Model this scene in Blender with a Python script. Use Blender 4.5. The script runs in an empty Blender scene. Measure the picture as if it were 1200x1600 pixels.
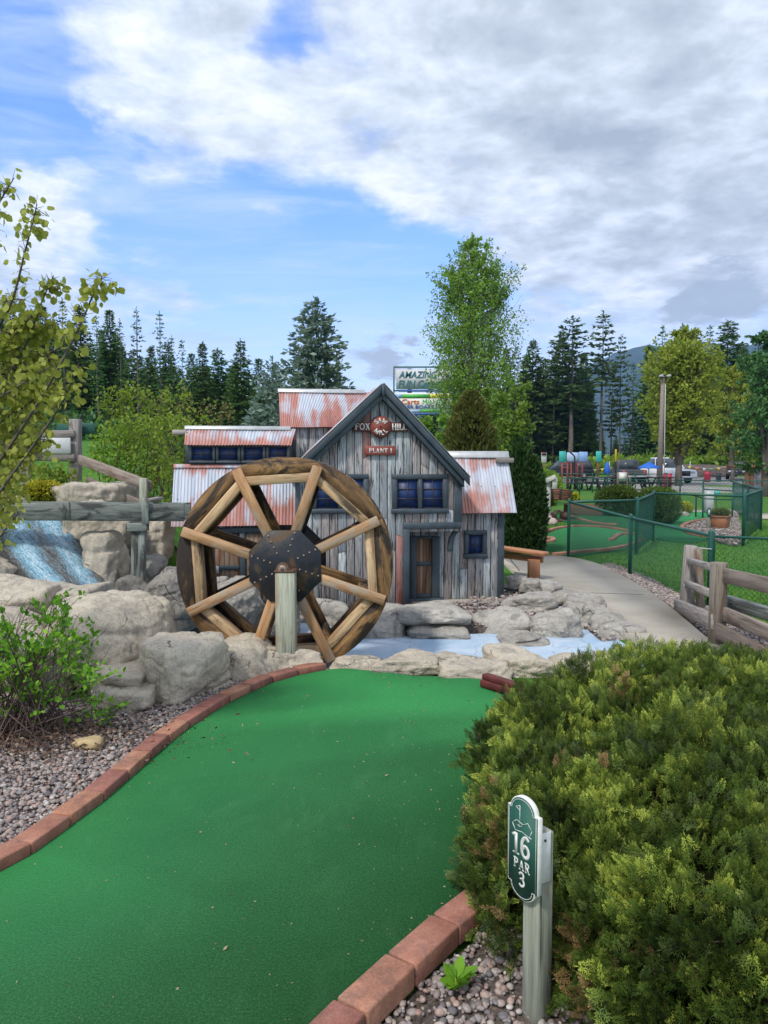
import bpy, bmesh, math, random
import numpy as np
from mathutils import Vector, Matrix, Euler

random.seed(7)
RNG = np.random.default_rng(11)
SC = bpy.context.scene
COL = SC.collection
PI = math.pi
# ------------------------------------------------------------------ camera
PITCH = math.atan(78 / 1200)
CAMZ = 1.6
cam_data = bpy.data.cameras.new('camera')
cam_data.sensor_fit = 'VERTICAL'
cam_data.sensor_height = 36
cam_data.sensor_width = 27
cam_data.lens = 36 * 1200 / 1600
cam_data.clip_start = 0.05
cam_data.clip_end = 9000
cam = bpy.data.objects.new('camera', cam_data)
COL.objects.link(cam)
cam.location = (0, 0, CAMZ)
cam.rotation_euler = (PI / 2 - PITCH, 0, 0)
SC.camera = cam
CP, SP = math.cos(PITCH), math.sin(PITCH)


def ray(x, y):
    a, b = (x - 600) / 1200, (800 - y) / 1200
    return Vector((a, CP + b * SP, -SP + b * CP))


def at(x, y, Y):
    d = ray(x, y)
    t = Y / d.y
    return Vector((d.x * t, Y, CAMZ + d.z * t))


def gp(x, y, z=0.0):
    d = ray(x, y)
    t = (z - CAMZ) / d.z
    return Vector((d.x * t, d.y * t, z))


def ss(a, b, x):
    t = np.clip((x - a) / (b - a), 0, 1)
    return t * t * (3 - 2 * t)


# ------------------------------------------------------------------ numpy noise
_perm = np.random.default_rng(3).random(4096)


def vnoise(p):
    i = np.floor(p).astype(np.int64)
    f = p - i
    f = f * f * (3 - 2 * f)
    r = 0
    for dx in (0, 1):
        for dy in (0, 1):
            for dz in (0, 1):
                h = ((i[:, 0] + dx) * 73856093 ^ (i[:, 1] + dy) * 19349663 ^ (i[:, 2] + dz) * 83492791) & 4095
                w = (f[:, 0] if dx else 1 - f[:, 0]) * (f[:, 1] if dy else 1 - f[:, 1]) * (f[:, 2] if dz else 1 - f[:, 2])
                r = r + _perm[h] * w
    return r - 0.5


def fbm(p, n=4):
    r, a = 0, 1.0
    for k in range(n):
        r = r + a * vnoise(p + 17.3 * k)
        p = p * 2.03
        a *= 0.5
    return r


# ------------------------------------------------------------------ materials
class NT:
    def __init__(s, name):
        s.m = bpy.data.materials.new(name)
        s.m.use_nodes = True
        s.t = s.m.node_tree
        s.t.nodes.clear()

    def n(s, typ, props=None, **inp):
        nd = s.t.nodes.new(typ)
        for k, v in (props or {}).items():
            setattr(nd, k, v)
        for k, v in inp.items():
            k2 = int(k[1:]) if k[0] == 'i' and k[1:].isdigit() else k.replace('_', ' ')
            s.put(nd.inputs[k2], v)
        return nd

    def put(s, sock, v):
        if isinstance(v, bpy.types.NodeSocket):
            s.t.links.new(v, sock)
        else:
            if isinstance(v, (tuple, list)) and len(v) == 3 and sock.type == 'RGBA':
                v = (*v, 1)
            sock.default_value = v

    def math(s, op, a, b=0.0, c=None, clamp=False):
        nd = s.n('ShaderNodeMath', {'operation': op, 'use_clamp': clamp}, i0=a, i1=b)
        if c is not None:
            s.put(nd.inputs[2], c)
        return nd.outputs[0]

    def vmath(s, op, a, b=(0, 0, 0)):
        nd = s.n('ShaderNodeVectorMath', {'operation': op}, i0=a, i1=b)
        return nd.outputs['Value'] if op in ('DOT_PRODUCT', 'LENGTH') else nd.outputs[0]

    def mix(s, f, a, b, mode='MIX'):
        nd = s.n('ShaderNodeMix', {'data_type': 'RGBA', 'blend_type': mode})
        s.put(nd.inputs[0], f)
        s.put(nd.inputs[6], a)
        s.put(nd.inputs[7], b)
        return nd.outputs[2]

    def ramp(s, f, stops, interp='LINEAR'):
        nd = s.n('ShaderNodeValToRGB', None, Fac=f)
        cr = nd.color_ramp
        cr.interpolation = interp
        while len(cr.elements) < len(stops):
            cr.elements.new(0.5)
        for e, (p, c) in zip(cr.elements, stops):
            e.position = p
            c = (c, c, c) if isinstance(c, (int, float)) else c
            e.color = (*c, 1)
        return nd.outputs[0]

    def rng(s, f, a, b, c=0.0, d=1.0):
        nd = s.n('ShaderNodeMapRange', {'interpolation_type': 'SMOOTHSTEP'}, i0=f, i1=a, i2=b, i3=c, i4=d)
        return nd.outputs[0]

    def noise(s, vec, scale=5.0, detail=3.0, rough=0.55, dist=0.0):
        nd = s.n('ShaderNodeTexNoise', None, Vector=vec, Scale=scale, Detail=detail, Roughness=rough, Distortion=dist)
        return nd.outputs['Fac']

    def vor(s, vec, scale=5.0, feature='F1', out='Distance', rand=1.0):
        nd = s.n('ShaderNodeTexVoronoi', {'feature': feature}, Vector=vec, Scale=scale, Randomness=rand)
        return nd.outputs[out]

    def obj(s):
        c = s.n('ShaderNodeTexCoord').outputs['Object']
        r = s.n('ShaderNodeObjectInfo').outputs['Random']
        k = s.math('MULTIPLY', r, 53.0)
        return s.vmath('ADD', c, s.n('ShaderNodeCombineXYZ', None, X=k, Y=k, Z=k).outputs[0])

    def pos(s):
        return s.n('ShaderNodeNewGeometry').outputs['Position']

    def attr(s, name, out='Vector'):
        return s.n('ShaderNodeAttribute', {'attribute_name': name}).outputs[out]

    def scl(s, vec, v):
        return s.vmath('MULTIPLY', vec, v)

    def bump(s, h, strength=0.4, dist=0.01, nrm=None):
        nd = s.n('ShaderNodeBump', None, Strength=strength, Distance=dist, Height=h)
        if nrm is not None:
            s.put(nd.inputs['Normal'], nrm)
        return nd.outputs[0]

    def out(s, col, rough=0.7, metal=0.0, bump=None, spec=0.5, trans=None, tw=0.35):
        b = s.n('ShaderNodeBsdfPrincipled')
        s.put(b.inputs['Base Color'], col)
        s.put(b.inputs['Roughness'], rough)
        s.put(b.inputs['Metallic'], metal)
        s.put(b.inputs['Specular IOR Level'], spec)
        if bump is not None:
            s.put(b.inputs['Normal'], bump)
        sh = b.outputs[0]
        if trans is not None:
            tr = s.n('ShaderNodeBsdfTranslucent', None, Color=trans)
            sh = s.n('ShaderNodeMixShader', None, i0=tw, i1=sh, i2=tr.outputs[0]).outputs[0]
        s.t.links.new(sh, s.n('ShaderNodeOutputMaterial').inputs['Surface'])
        return s.m


M = {}


def paint(name, c, rough=0.5, var=0.25, metal=0.0, sc=9.0):
    t = NT(name)
    p = t.obj()
    n1 = t.noise(p, sc, 4, 0.65)
    dk = tuple(v * (1 - var) for v in c)
    col = t.mix(t.rng(n1, 0.35, 0.65), dk, c)
    M[name] = t.out(col, rough, metal, t.bump(t.noise(p, sc * 8, 2), 0.08, 0.004))
    return M[name]


def wood(name, light, mid, dark, streak=26.0, stain=None, stain_amt=0.5, crack=0.6, rough=0.75, grey=None):
    t = NT(name)
    g = t.attr('gco')
    rn = t.attr('rnd', 'Fac')
    k = t.math('MULTIPLY', rn, 31.0)
    g = t.vmath('ADD', g, t.n('ShaderNodeCombineXYZ', None, X=k, Y=k, Z=k).outputs[0])
    s1 = t.noise(t.scl(g, (2.2, streak, streak)), 1.0, 5, 0.65, 0.6)
    s2 = t.noise(t.scl(g, (4.0, streak * 3.2, streak * 3.2)), 1.0, 4, 0.6, 0.3)
    col = t.ramp(t.math('ADD', t.math('MULTIPLY', s1, 0.65), t.math('MULTIPLY', s2, 0.35)),
                 [(0.32, dark), (0.48, mid), (0.66, light)])
    if grey is not None:
        col = t.mix(t.math('MULTIPLY', t.rng(t.noise(t.scl(g, (1.2, 5, 5)), 1.0, 4), 0.45, 0.62), 0.8), col, grey)
    if stain is not None:
        b = t.noise(t.scl(g, (2.0, 7, 7)), 1.0, 6, 0.7, 0.8)
        col = t.mix(t.math('MULTIPLY', t.rng(b, 0.5 - 0.12 * stain_amt, 0.64 - 0.12 * stain_amt), 0.95), col, stain)
    cr = t.rng(t.noise(t.scl(g, (1.6, 40, 40)), 1.0, 3, 0.5, 0.3), 0.66, 0.71)
    col = t.mix(t.math('MULTIPLY', cr, crack), col, tuple(v * 0.25 for v in dark))
    br = t.n('ShaderNodeHueSaturation', None, Hue=0.5, Saturation=1.0, Value=t.math('MULTIPLY_ADD', rn, 0.4, 0.8), Fac=1.0, Color=col).outputs[0]
    h = t.math('SUBTRACT', s2, t.math('MULTIPLY', cr, 0.8))
    M[name] = t.out(br, rough, 0, t.bump(h, 0.5, 0.004))
    return M[name]


def leaf(name, c1, c2, c3=None, tw=0.3, rough=0.55, spec=0.3):
    t = NT(name)
    r = t.attr('rnd', 'Fac')
    stops = [(0.0, c1), (0.75, c2)] + ([(1.0, c3)] if c3 else [])
    col = t.ramp(r, stops)
    orr = t.n('ShaderNodeObjectInfo').outputs['Random']
    col = t.n('ShaderNodeHueSaturation', None, Hue=t.math('MULTIPLY_ADD', orr, 0.03, 0.485), Saturation=1.0,
              Value=t.math('MULTIPLY_ADD', orr, 0.4, 0.8), Fac=1.0, Color=col).outputs[0]
    M[name] = t.out(col, rough, 0, None, spec, trans=col, tw=tw)
    return M[name]


# weathered woods
wood('wood_wheel_light', (0.62, 0.46, 0.29), (0.43, 0.285, 0.15), (0.15, 0.08, 0.035), 22, stain=(0.05, 0.032, 0.018), stain_amt=0.1, crack=0.8)
wood('wood_wheel_spoke', (0.56, 0.36, 0.20), (0.38, 0.205, 0.09), (0.17, 0.075, 0.03), 18, stain=(0.36, 0.30, 0.23), stain_amt=0.1, crack=0.7)
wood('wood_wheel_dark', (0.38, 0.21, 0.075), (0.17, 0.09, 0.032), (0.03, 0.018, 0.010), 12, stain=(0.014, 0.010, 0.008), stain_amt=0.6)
wood('wood_treated', (0.42, 0.42, 0.33), (0.29, 0.305, 0.235), (0.11, 0.115, 0.085), 34, stain=(0.23, 0.19, 0.13), stain_amt=0.1, crack=0.75)
wood('wood_grey', (0.36, 0.33, 0.30), (0.24, 0.21, 0.19), (0.10, 0.085, 0.075), 26, stain=(0.07, 0.06, 0.055), stain_amt=-0.5)
wood('wood_flume', (0.28, 0.31, 0.27), (0.15, 0.17, 0.15), (0.045, 0.05, 0.045), 28, stain=(0.03, 0.033, 0.03), stain_amt=0.25)
wood('wood_post_old', (0.33, 0.29, 0.23), (0.23, 0.19, 0.15), (0.09, 0.065, 0.05), 30, stain=(0.14, 0.07, 0.03), stain_amt=-0.1)
wood('wood_rail_old', (0.30, 0.25, 0.21), (0.20, 0.155, 0.125), (0.08, 0.06, 0.045), 26, stain=(0.12, 0.08, 0.055), stain_amt=0.0)
wood('wood_orange', (0.42, 0.19, 0.09), (0.33, 0.14, 0.06), (0.20, 0.08, 0.035), 20, crack=0.1, rough=0.6)
wood('wood_brown', (0.24, 0.12, 0.06), (0.15, 0.07, 0.035), (0.05, 0.024, 0.013), 30, grey=(0.25, 0.19, 0.14))
wood('wood_cart', (0.26, 0.11, 0.055), (0.17, 0.07, 0.035), (0.07, 0.03, 0.016), 20)
wood('bark', (0.16, 0.13, 0.105), (0.09, 0.072, 0.058), (0.03, 0.024, 0.02), 14, crack=0.5)
wood('bark_pale', (0.30, 0.28, 0.23), (0.19, 0.17, 0.14), (0.06, 0.05, 0.042), 14, crack=0.5)
wood('twig', (0.13, 0.085, 0.07), (0.08, 0.05, 0.042), (0.03, 0.02, 0.017), 10, crack=0.0)


def mk_planks():
    t = NT('painted_planks')
    g = t.attr('gco')
    rn = t.attr('rnd', 'Fac')
    k = t.math('MULTIPLY', rn, 57.0)
    g = t.vmath('ADD', g, t.n('ShaderNodeCombineXYZ', None, X=k, Y=k, Z=k).outputs[0])
    s1 = t.noise(t.scl(g, (2.2, 42, 42)), 1.0, 6, 0.75, 1.0)
    s2 = t.noise(t.scl(g, (6, 120, 120)), 1.0, 4, 0.7, 0.4)
    s = t.math('ADD', t.math('MULTIPLY', s1, 0.55), t.math('MULTIPLY', s2, 0.45))
    cool = t.ramp(s, [(0.33, (0.02, 0.024, 0.028)), (0.41, (0.17, 0.19, 0.20)), (0.50, (0.38, 0.42, 0.43)), (0.66, (0.56, 0.59, 0.59))])
    warm = t.ramp(s, [(0.33, (0.02, 0.017, 0.017)), (0.42, (0.17, 0.148, 0.14)), (0.53, (0.335, 0.30, 0.285)), (0.66, (0.49, 0.46, 0.44))])
    col = t.mix(t.rng(t.math('ADD', t.math('MULTIPLY', rn, 0.7), t.math('MULTIPLY', t.noise(t.scl(g, (2, 6, 6)), 1.0, 3), 0.6)), 0.4, 0.95), cool, warm)
    red = t.noise(t.scl(g, (1.5, 16, 16)), 1.0, 5, 0.7, 1.0)
    col = t.mix(t.math('MULTIPLY', t.rng(red, 0.62, 0.72), 0.7), col, (0.26, 0.075, 0.05))
    cr = t.rng(t.noise(t.scl(g, (3.2, 48, 48)), 1.0, 4, 0.65, 1.2), 0.545, 0.62)
    col = t.mix(t.math('MULTIPLY', cr, 0.85), col, (0.015, 0.016, 0.018))
    # red patched boards carry rnd above 1
    col = t.mix(t.math('MULTIPLY', t.math('MULTIPLY', t.rng(rn, 1.1, 1.4), 0.75), t.rng(s2, 0.36, 0.55)), col, (0.30, 0.075, 0.05))
    h = t.math('SUBTRACT', s, t.math('MULTIPLY', cr, 0.6))
    M['painted_planks'] = t.out(col, 0.8, 0, t.bump(h, 0.5, 0.004))


mk_planks()
paint('slate_trim', (0.046, 0.068, 0.085), 0.55, 0.35, sc=6)
paint('slate_dark', (0.018, 0.022, 0.026), 0.8, 0.3)


def mk_roof():
    t = NT('rusty_metal')
    p = t.obj()
    st = t.noise(t.scl(p, (9, 1.3, 1.3)), 1.0, 5, 0.6, 0.4)
    st2 = t.noise(t.scl(p, (30, 1.6, 1.6)), 1.0, 4, 0.6, 0.2)
    bl = t.noise(t.scl(p, (2.2, 2.6, 2.6)), 1.0, 3, 0.5)
    low = t.attr('low', 'Fac')
    f = t.math('ADD', t.math('ADD', t.math('MULTIPLY', st, 0.55), t.math('MULTIPLY', st2, 0.25)), t.math('MULTIPLY', bl, 0.45))
    f = t.math('ADD', f, t.math('MULTIPLY', t.math('ABSOLUTE', t.math('SUBTRACT', low, 0.35)), 0.20))
    r = t.rng(f, 0.60, 0.76)
    base = t.mix(t.rng(st2, 0.3, 0.7), (0.37, 0.41, 0.48), (0.54, 0.575, 0.64))
    rust = t.ramp(st2, [(0.3, (0.27, 0.085, 0.055)), (0.65, (0.46, 0.18, 0.125))])
    col = t.mix(t.math('MULTIPLY', r, 0.9), base, rust)
    g = t.n('ShaderNodeSeparateXYZ', None, Vector=t.attr('gco'))
    gx = t.math('PINGPONG', t.math('SUBTRACT', g.outputs[0], 0.06), 0.085)
    gy = t.math('PINGPONG', t.math('SUBTRACT', g.outputs[1], 0.03), 0.19)
    ds = t.math('SQRT', t.math('ADD', t.math('MULTIPLY', gx, gx), t.math('MULTIPLY', gy, gy)))
    col = t.mix(t.rng(ds, 0.006, 0.009, 0.9, 0.0), col, (0.03, 0.03, 0.035))
    M['rusty_metal'] = t.out(col, t.math('MULTIPLY_ADD', r, 0.25, 0.5), 0.0, t.bump(st2, 0.1, 0.003))


mk_roof()


def mk_rock(name, light, dark, stain):
    t = NT(name)
    p = t.obj()
    w = t.n('ShaderNodeTexNoise', None, Vector=p, Scale=2.5, Detail=6.0).outputs['Color']
    pw = t.vmath('ADD', p, t.scl(w, (0.9, 0.9, 0.9)))
    big = t.noise(p, 2.2, 5, 0.6, 0.5)
    mid = t.noise(p, 11, 5, 0.65)
    fine = t.noise(p, 70, 4, 0.7)
    col = t.ramp(t.math('ADD', t.math('MULTIPLY', big, 0.5), t.math('MULTIPLY', mid, 0.5)),
                 [(0.33, stain), (0.46, dark), (0.6, light)])
    col = t.mix(t.math('MULTIPLY', t.rng(fine, 0.50, 0.66), 0.5), col, tuple(v * 0.45 for v in dark))
    pit = t.rng(t.vor(p, 60), 0.0, 0.22, 1.0, 0.0)
    pit = t.math('MULTIPLY', pit, t.rng(t.noise(p, 5, 3), 0.5, 0.62))
    col = t.mix(t.math('MULTIPLY', pit, 0.6), col, (0.06, 0.05, 0.045))
    cr = t.vor(t.scl(pw, (0.8, 0.8, 2.0)), 1.5, 'DISTANCE_TO_EDGE')
    crk = t.rng(cr, 0.0, 0.018, 1.0, 0.0)
    crk = t.math('MULTIPLY', crk, t.rng(t.noise(p, 2.3, 3), 0.53, 0.64))
    col = t.mix(t.math('MULTIPLY', crk, 0.75), col, (0.05, 0.045, 0.04))
    sk = t.noise(t.scl(p, (9, 9, 1.3)), 1.0, 5, 0.65, 0.6)
    col = t.mix(t.math('MULTIPLY', t.rng(sk, 0.52, 0.68), 0.5), col, tuple(v * 0.55 for v in stain))
    lich = t.math('MULTIPLY', t.rng(t.noise(p, 9, 6, 0.75), 0.60, 0.66), t.rng(t.noise(p, 2.0, 2), 0.5, 0.6))
    col = t.mix(t.math('MULTIPLY', lich, 0.5), col, (0.60, 0.59, 0.54))
    tint = t.n('ShaderNodeObjectInfo').outputs['Color']
    col = t.mix(1.0, col, tint, 'MULTIPLY')
    h = t.math('ADD', t.math('MULTIPLY', mid, 0.9), t.math('MULTIPLY', fine, 0.4))
    h = t.math('SUBTRACT', h, t.math('ADD', crk, t.math('MULTIPLY', pit, 0.4)))
    M[name] = t.out(col, 0.9, 0, t.bump(h, 0.85, 0.03), 0.3)


mk_rock('rock_tan', (0.56, 0.495, 0.39), (0.46, 0.405, 0.32), (0.30, 0.275, 0.235))
mk_rock('rock_grey', (0.41, 0.385, 0.335), (0.31, 0.29, 0.255), (0.17, 0.16, 0.15))


def mk_turf():
    t = NT('carpet_turf')
    p = t.pos()
    f1 = t.noise(p, 260, 2, 0.6)
    f2 = t.noise(p, 110, 3, 0.7)
    big = t.noise(p, 1.3, 4, 0.6)
    col = t.ramp(t.math('ADD', t.math('MULTIPLY', f1, 0.5), t.math('MULTIPLY', f2, 0.5)),
                 [(0.36, (0.009, 0.036, 0.011)), (0.5, (0.018, 0.082, 0.025)), (0.66, (0.045, 0.18, 0.056))])
    wear = t.noise(t.scl(p, (1.6, 0.7, 1)), 2.6, 6, 0.7, 0.6)
    col = t.mix(t.rng(big, 0.3, 0.7), t.mix(1.0, col, (0.72, 0.76, 0.74), 'MULTIPLY'), col)
    col = t.mix(t.math('MULTIPLY', t.rng(wear, 0.52, 0.68), 0.30), col, (0.05, 0.14, 0.06))
    sp = t.rng(t.vor(p, 95), 0.0, 0.13, 1.0, 0.0)
    spm = t.math('MULTIPLY', sp, t.rng(t.noise(p, 33, 2), 0.58, 0.66))
    col = t.mix(t.math('MULTIPLY', spm, 0.55), col, (0.30, 0.50, 0.33))
    M['carpet_turf'] = t.out(col, 0.9, 0, t.bump(t.math('ADD', f1, f2), 0.7, 0.006), 0.2)
    for nd in t.t.nodes:      # pile tips catch light at a flat angle
        if nd.type == 'BSDF_PRINCIPLED':
            nd.inputs['Sheen Weight'].default_value = 0.55
            nd.inputs['Sheen Roughness'].default_value = 0.45
            nd.inputs['Sheen Tint'].default_value = (0.10, 0.75, 0.22, 1)
    t = NT('lawn')
    p = t.pos()
    f = t.noise(t.scl(p, (1, 1, 1)), 45, 4, 0.7)
    g = t.noise(p, 0.35, 5, 0.6, 0.5)
    far = t.noise(p, 3.0, 5, 0.7)
    col = t.ramp(t.math('ADD', t.math('MULTIPLY', f, 0.6), t.math('MULTIPLY', far, 0.4)),
                 [(0.32, (0.025, 0.085, 0.010)), (0.5, (0.055, 0.165, 0.016)), (0.68, (0.105, 0.25, 0.026))])
    col = t.mix(t.rng(g, 0.42, 0.62), col, t.mix(1.0, col, (1.45, 1.1, 0.95), 'MULTIPLY'))
    M['lawn'] = t.out(col, 0.9, 0, t.bump(f, 0.8, 0.03), 0.2)
    t = NT('dirt')
    p = t.pos()
    col = t.ramp(t.noise(p, 30, 6, 0.7), [(0.3, (0.03, 0.022, 0.017)), (0.55, (0.11, 0.085, 0.07)), (0.7, (0.22, 0.18, 0.15))])
    M['dirt'] = t.out(col, 0.95, 0, t.bump(t.noise(p, 60, 4), 0.8, 0.02))
    t = NT('concrete')
    p = t.pos()
    n1 = t.noise(p, 1.1, 6, 0.65)
    n2 = t.noise(p, 60, 4, 0.7)
    col = t.ramp(t.math('ADD', t.math('MULTIPLY', n1, 0.75), t.math('MULTIPLY', n2, 0.25)),
                 [(0.32, (0.27, 0.24, 0.19)), (0.5, (0.36, 0.325, 0.265)), (0.66, (0.43, 0.39, 0.325))])
    st = t.rng(t.noise(t.scl(p, (1.5, 0.8, 1)), 1.0, 4, 0.6, 0.8), 0.58, 0.7)
    col = t.mix(t.math('MULTIPLY', st, 0.22), col, (0.17, 0.155, 0.13))
    M['concrete'] = t.out(col, 0.85, 0, t.bump(n2, 0.25, 0.004))
    t = NT('asphalt')
    p = t.pos()
    col = t.ramp(t.noise(p, 0.3, 5, 0.6), [(0.3, (0.19, 0.185, 0.175)), (0.7, (0.28, 0.27, 0.255))])
    M['asphalt'] = t.out(col, 0.9)
    t = NT('brick')
    p = t.obj()
    n1 = t.noise(p, 7, 5, 0.7)
    n2 = t.noise(p, 150, 3, 0.7)
    col = t.ramp(t.math('ADD', t.math('MULTIPLY', n1, 0.6), t.math('MULTIPLY', n2, 0.4)),
                 [(0.33, (0.18, 0.070, 0.047)), (0.5, (0.34, 0.14, 0.092)), (0.66, (0.46, 0.23, 0.165))])
    orr = t.n('ShaderNodeObjectInfo').outputs['Random']
    col = t.n('ShaderNodeHueSaturation', None, Hue=t.math('MULTIPLY_ADD', orr, 0.02, 0.492), Saturation=1.0,
              Value=t.math('MULTIPLY_ADD', orr, 0.35, 0.8), Fac=1.0, Color=col).outputs[0]
    col = t.mix(t.math('MULTIPLY', t.rng(t.noise(p, 6, 6, 0.75), 0.46, 0.66), 0.6), col, (0.12, 0.072, 0.058))
    M['brick'] = t.out(col, 0.85, 0, t.bump(n2, 0.5, 0.004))
    t = NT('pebble')
    r = t.attr('rnd', 'Fac')
    col = t.ramp(r, [(0.0, (0.10, 0.095, 0.10)), (0.22, (0.27, 0.24, 0.23)), (0.42, (0.38, 0.30, 0.26)), (0.6, (0.20, 0.15, 0.14)),
                     (0.75, (0.44, 0.40, 0.36)), (0.88, (0.36, 0.22, 0.17)), (1.0, (0.58, 0.55, 0.50))])
    n = t.noise(t.pos(), 130, 3, 0.6)
    col = t.mix(t.rng(n, 0.3, 0.7), t.mix(1.0, col, (0.7, 0.7, 0.7), 'MULTIPLY'), col)
    M['pebble'] = t.out(col, 0.65)
    t = NT('creek_paint')
    p = t.pos()
    n1 = t.noise(p, 2.5, 5, 0.6, 0.6)
    n2 = t.noise(p, 38, 4, 0.7)
    col = t.ramp(n1, [(0.3, (0.27, 0.40, 0.53)), (0.5, (0.38, 0.48, 0.585)), (0.68, (0.48, 0.555, 0.63))])
    wet = t.rng(t.n('ShaderNodeSeparateXYZ', None, Vector=p).outputs[0], -0.9, -1.6)
    col = t.mix(t.math('MULTIPLY', wet, t.rng(n2, 0.35, 0.6)), col, (0.20, 0.40, 0.62))
    ck = t.vor(t.vmath('ADD', p, t.scl(t.n('ShaderNodeTexNoise', None, Vector=p, Scale=3.0).outputs['Color'], (0.5, 0.5, 0.5))), 1.3, 'DISTANCE_TO_EDGE')
    col = t.mix(t.math('MULTIPLY', t.rng(ck, 0.0, 0.012, 1, 0), 0.6), col, (0.18, 0.18, 0.19))
    sp = t.math('MULTIPLY', t.rng(n2, 0.60, 0.68), t.rng(t.noise(p, 3, 3), 0.45, 0.6))
    col = t.mix(t.math('MULTIPLY', sp, 0.6), col, (0.20, 0.19, 0.18))
    M['creek_paint'] = t.out(col, t.math('MULTIPLY_ADD', wet, -0.4, 0.6), 0, t.bump(n2, 0.3, 0.012))
    t = NT('falling_water')
    g = t.attr('gco')
    s = t.noise(t.scl(g, (1.6, 7, 1)), 2.4, 8, 0.8, 1.2)
    s2 = t.noise(t.scl(g, (11, 17, 1)), 3.2, 5, 0.8, 0.5)
    f = t.math('ADD', t.math('MULTIPLY', s, 0.5), t.math('MULTIPLY', s2, 0.5))
    foam = t.attr('rnd', 'Fac')
    f = t.math('ADD', f, t.math('MULTIPLY', foam, 0.22))
    col = t.ramp(f, [(0.46, (0.055, 0.05, 0.042)), (0.54, (0.17, 0.18, 0.17)), (0.60, (0.15, 0.36, 0.50)), (0.69, (0.27, 0.53, 0.68)), (0.80, (0.75, 0.85, 0.9))])
    fr = t.noise(t.scl(g, (26, 40, 1)), 1.6, 4, 0.8, 0.4)
    col = t.mix(t.math('MULTIPLY', t.rng(fr, 0.50, 0.64), t.math('MULTIPLY', t.rng(f, 0.50, 0.68), 0.9)), col, (0.80, 0.88, 0.93))
    dk = t.noise(t.scl(g, (14, 30, 1)), 1.3, 5, 0.8, 0.6)
    col = t.mix(t.math('MULTIPLY', t.rng(dk, 0.53, 0.62), 0.75), col, (0.075, 0.07, 0.062))
    M['falling_water'] = t.out(col, 0.25, 0, t.bump(f, 0.9, 0.05))
    t = NT('steel_plate')
    p = t.obj()
    n1 = t.noise(p, 5, 6, 0.65, 0.5)
    col = t.ramp(n1, [(0.36, (0.015, 0.018, 0.024)), (0.52, (0.025, 0.027, 0.032)), (0.6, (0.085, 0.055, 0.03)), (0.72, (0.16, 0.075, 0.035))])
    M['steel_plate'] = t.out(col, t.ramp(n1, [(0.4, 0.35), (0.65, 0.75)]), 0.3, t.bump(t.noise(p, 50, 3), 0.15, 0.003))
    t = NT('far_mountain')
    p = t.pos()
    n1 = t.noise(t.scl(p, (1, 1, 1)), 0.012, 8, 0.7)
    n2 = t.noise(p, 0.0035, 5, 0.6)
    col = t.ramp(t.math('ADD', t.math('MULTIPLY', n1, 0.6), t.math('MULTIPLY', n2, 0.4)), [(0.4, (0.012, 0.028, 0.022)), (0.55, (0.03, 0.055, 0.035)), (0.66, (0.09, 0.10, 0.08)), (0.78, (0.4, 0.4, 0.4))])
    M['far_mountain'] = t.out(col, 0.95)


mk_turf()
paint('pane_blue', (0.010, 0.036, 0.14), 0.5, 0.45, sc=14)
paint('sign_red', (0.27, 0.062, 0.045), 0.6, 0.25, sc=30)
paint('sign_red_dark', (0.13, 0.042, 0.038), 0.65, 0.4, sc=25)
paint('sign_white', (0.70, 0.69, 0.64), 0.6, 0.12, sc=40)
paint('sign_green', (0.012, 0.088, 0.062), 0.65, 0.15)
paint('rust_iron', (0.13, 0.062, 0.035), 0.7, 0.5, sc=30)
paint('bolt_metal', (0.33, 0.27, 0.22), 0.45, 0.4, metal=0.4, sc=60)
paint('galvanised', (0.52, 0.53, 0.53), 0.4, 0.2, metal=0.3)
paint('fence_green', (0.010, 0.085, 0.065), 0.45, 0.2)
paint('red_timber', (0.14, 0.030, 0.026), 0.6, 0.35)
paint('white_panel', (0.52, 0.53, 0.53), 0.6, 0.12)
paint('pole_wood', (0.25, 0.20, 0.17), 0.8, 0.3)
paint('black_paint', (0.012, 0.012, 0.014), 0.3, 0.2)
paint('rubber', (0.015, 0.015, 0.015), 0.8, 0.2)
paint('car_black', (0.018, 0.020, 0.026), 0.22, 0.1)
paint('car_grey', (0.06, 0.065, 0.07), 0.3, 0.1)
paint('car_white', (0.72, 0.73, 0.74), 0.3, 0.06)
paint('car_glass', (0.05, 0.06, 0.07), 0.08, 0.1)
paint('chrome', (0.5, 0.5, 0.5), 0.25, 0.1, metal=0.7)
paint('barrel_red', (0.42, 0.035, 0.065), 0.5, 0.2)
paint('canvas_blue', (0.010, 0.12, 0.52), 0.7, 0.15)
paint('teal_panel', (0.04, 0.40, 0.35), 0.6, 0.12)
paint('blue_panel', (0.24, 0.40, 0.68), 0.6, 0.12)
paint('pale_blue_panel', (0.42, 0.55, 0.76), 0.6, 0.12)
paint('yellow_paint', (0.52, 0.36, 0.02), 0.6, 0.2)
paint('red_post', (0.25, 0.055, 0.045), 0.6, 0.2)
paint('salmon', (0.58, 0.17, 0.12), 0.7, 0.3)
paint('orange_letter', (0.72, 0.15, 0.02), 0.6, 0.1)
paint('teal_letter', (0.03, 0.16, 0.21), 0.6, 0.1)
paint('blue_letter', (0.03, 0.10, 0.35), 0.6, 0.1)
paint('green_band', (0.08, 0.42, 0.08), 0.6, 0.1)
paint('yellow_band', (0.75, 0.62, 0.03), 0.6, 0.1)
paint('white_timber', (0.50, 0.48, 0.44), 0.8, 0.3)
paint('terracotta', (0.36, 0.135, 0.06), 0.65, 0.3)
paint('stone_cream', (0.52, 0.39, 0.20), 0.7, 0.25)
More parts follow.
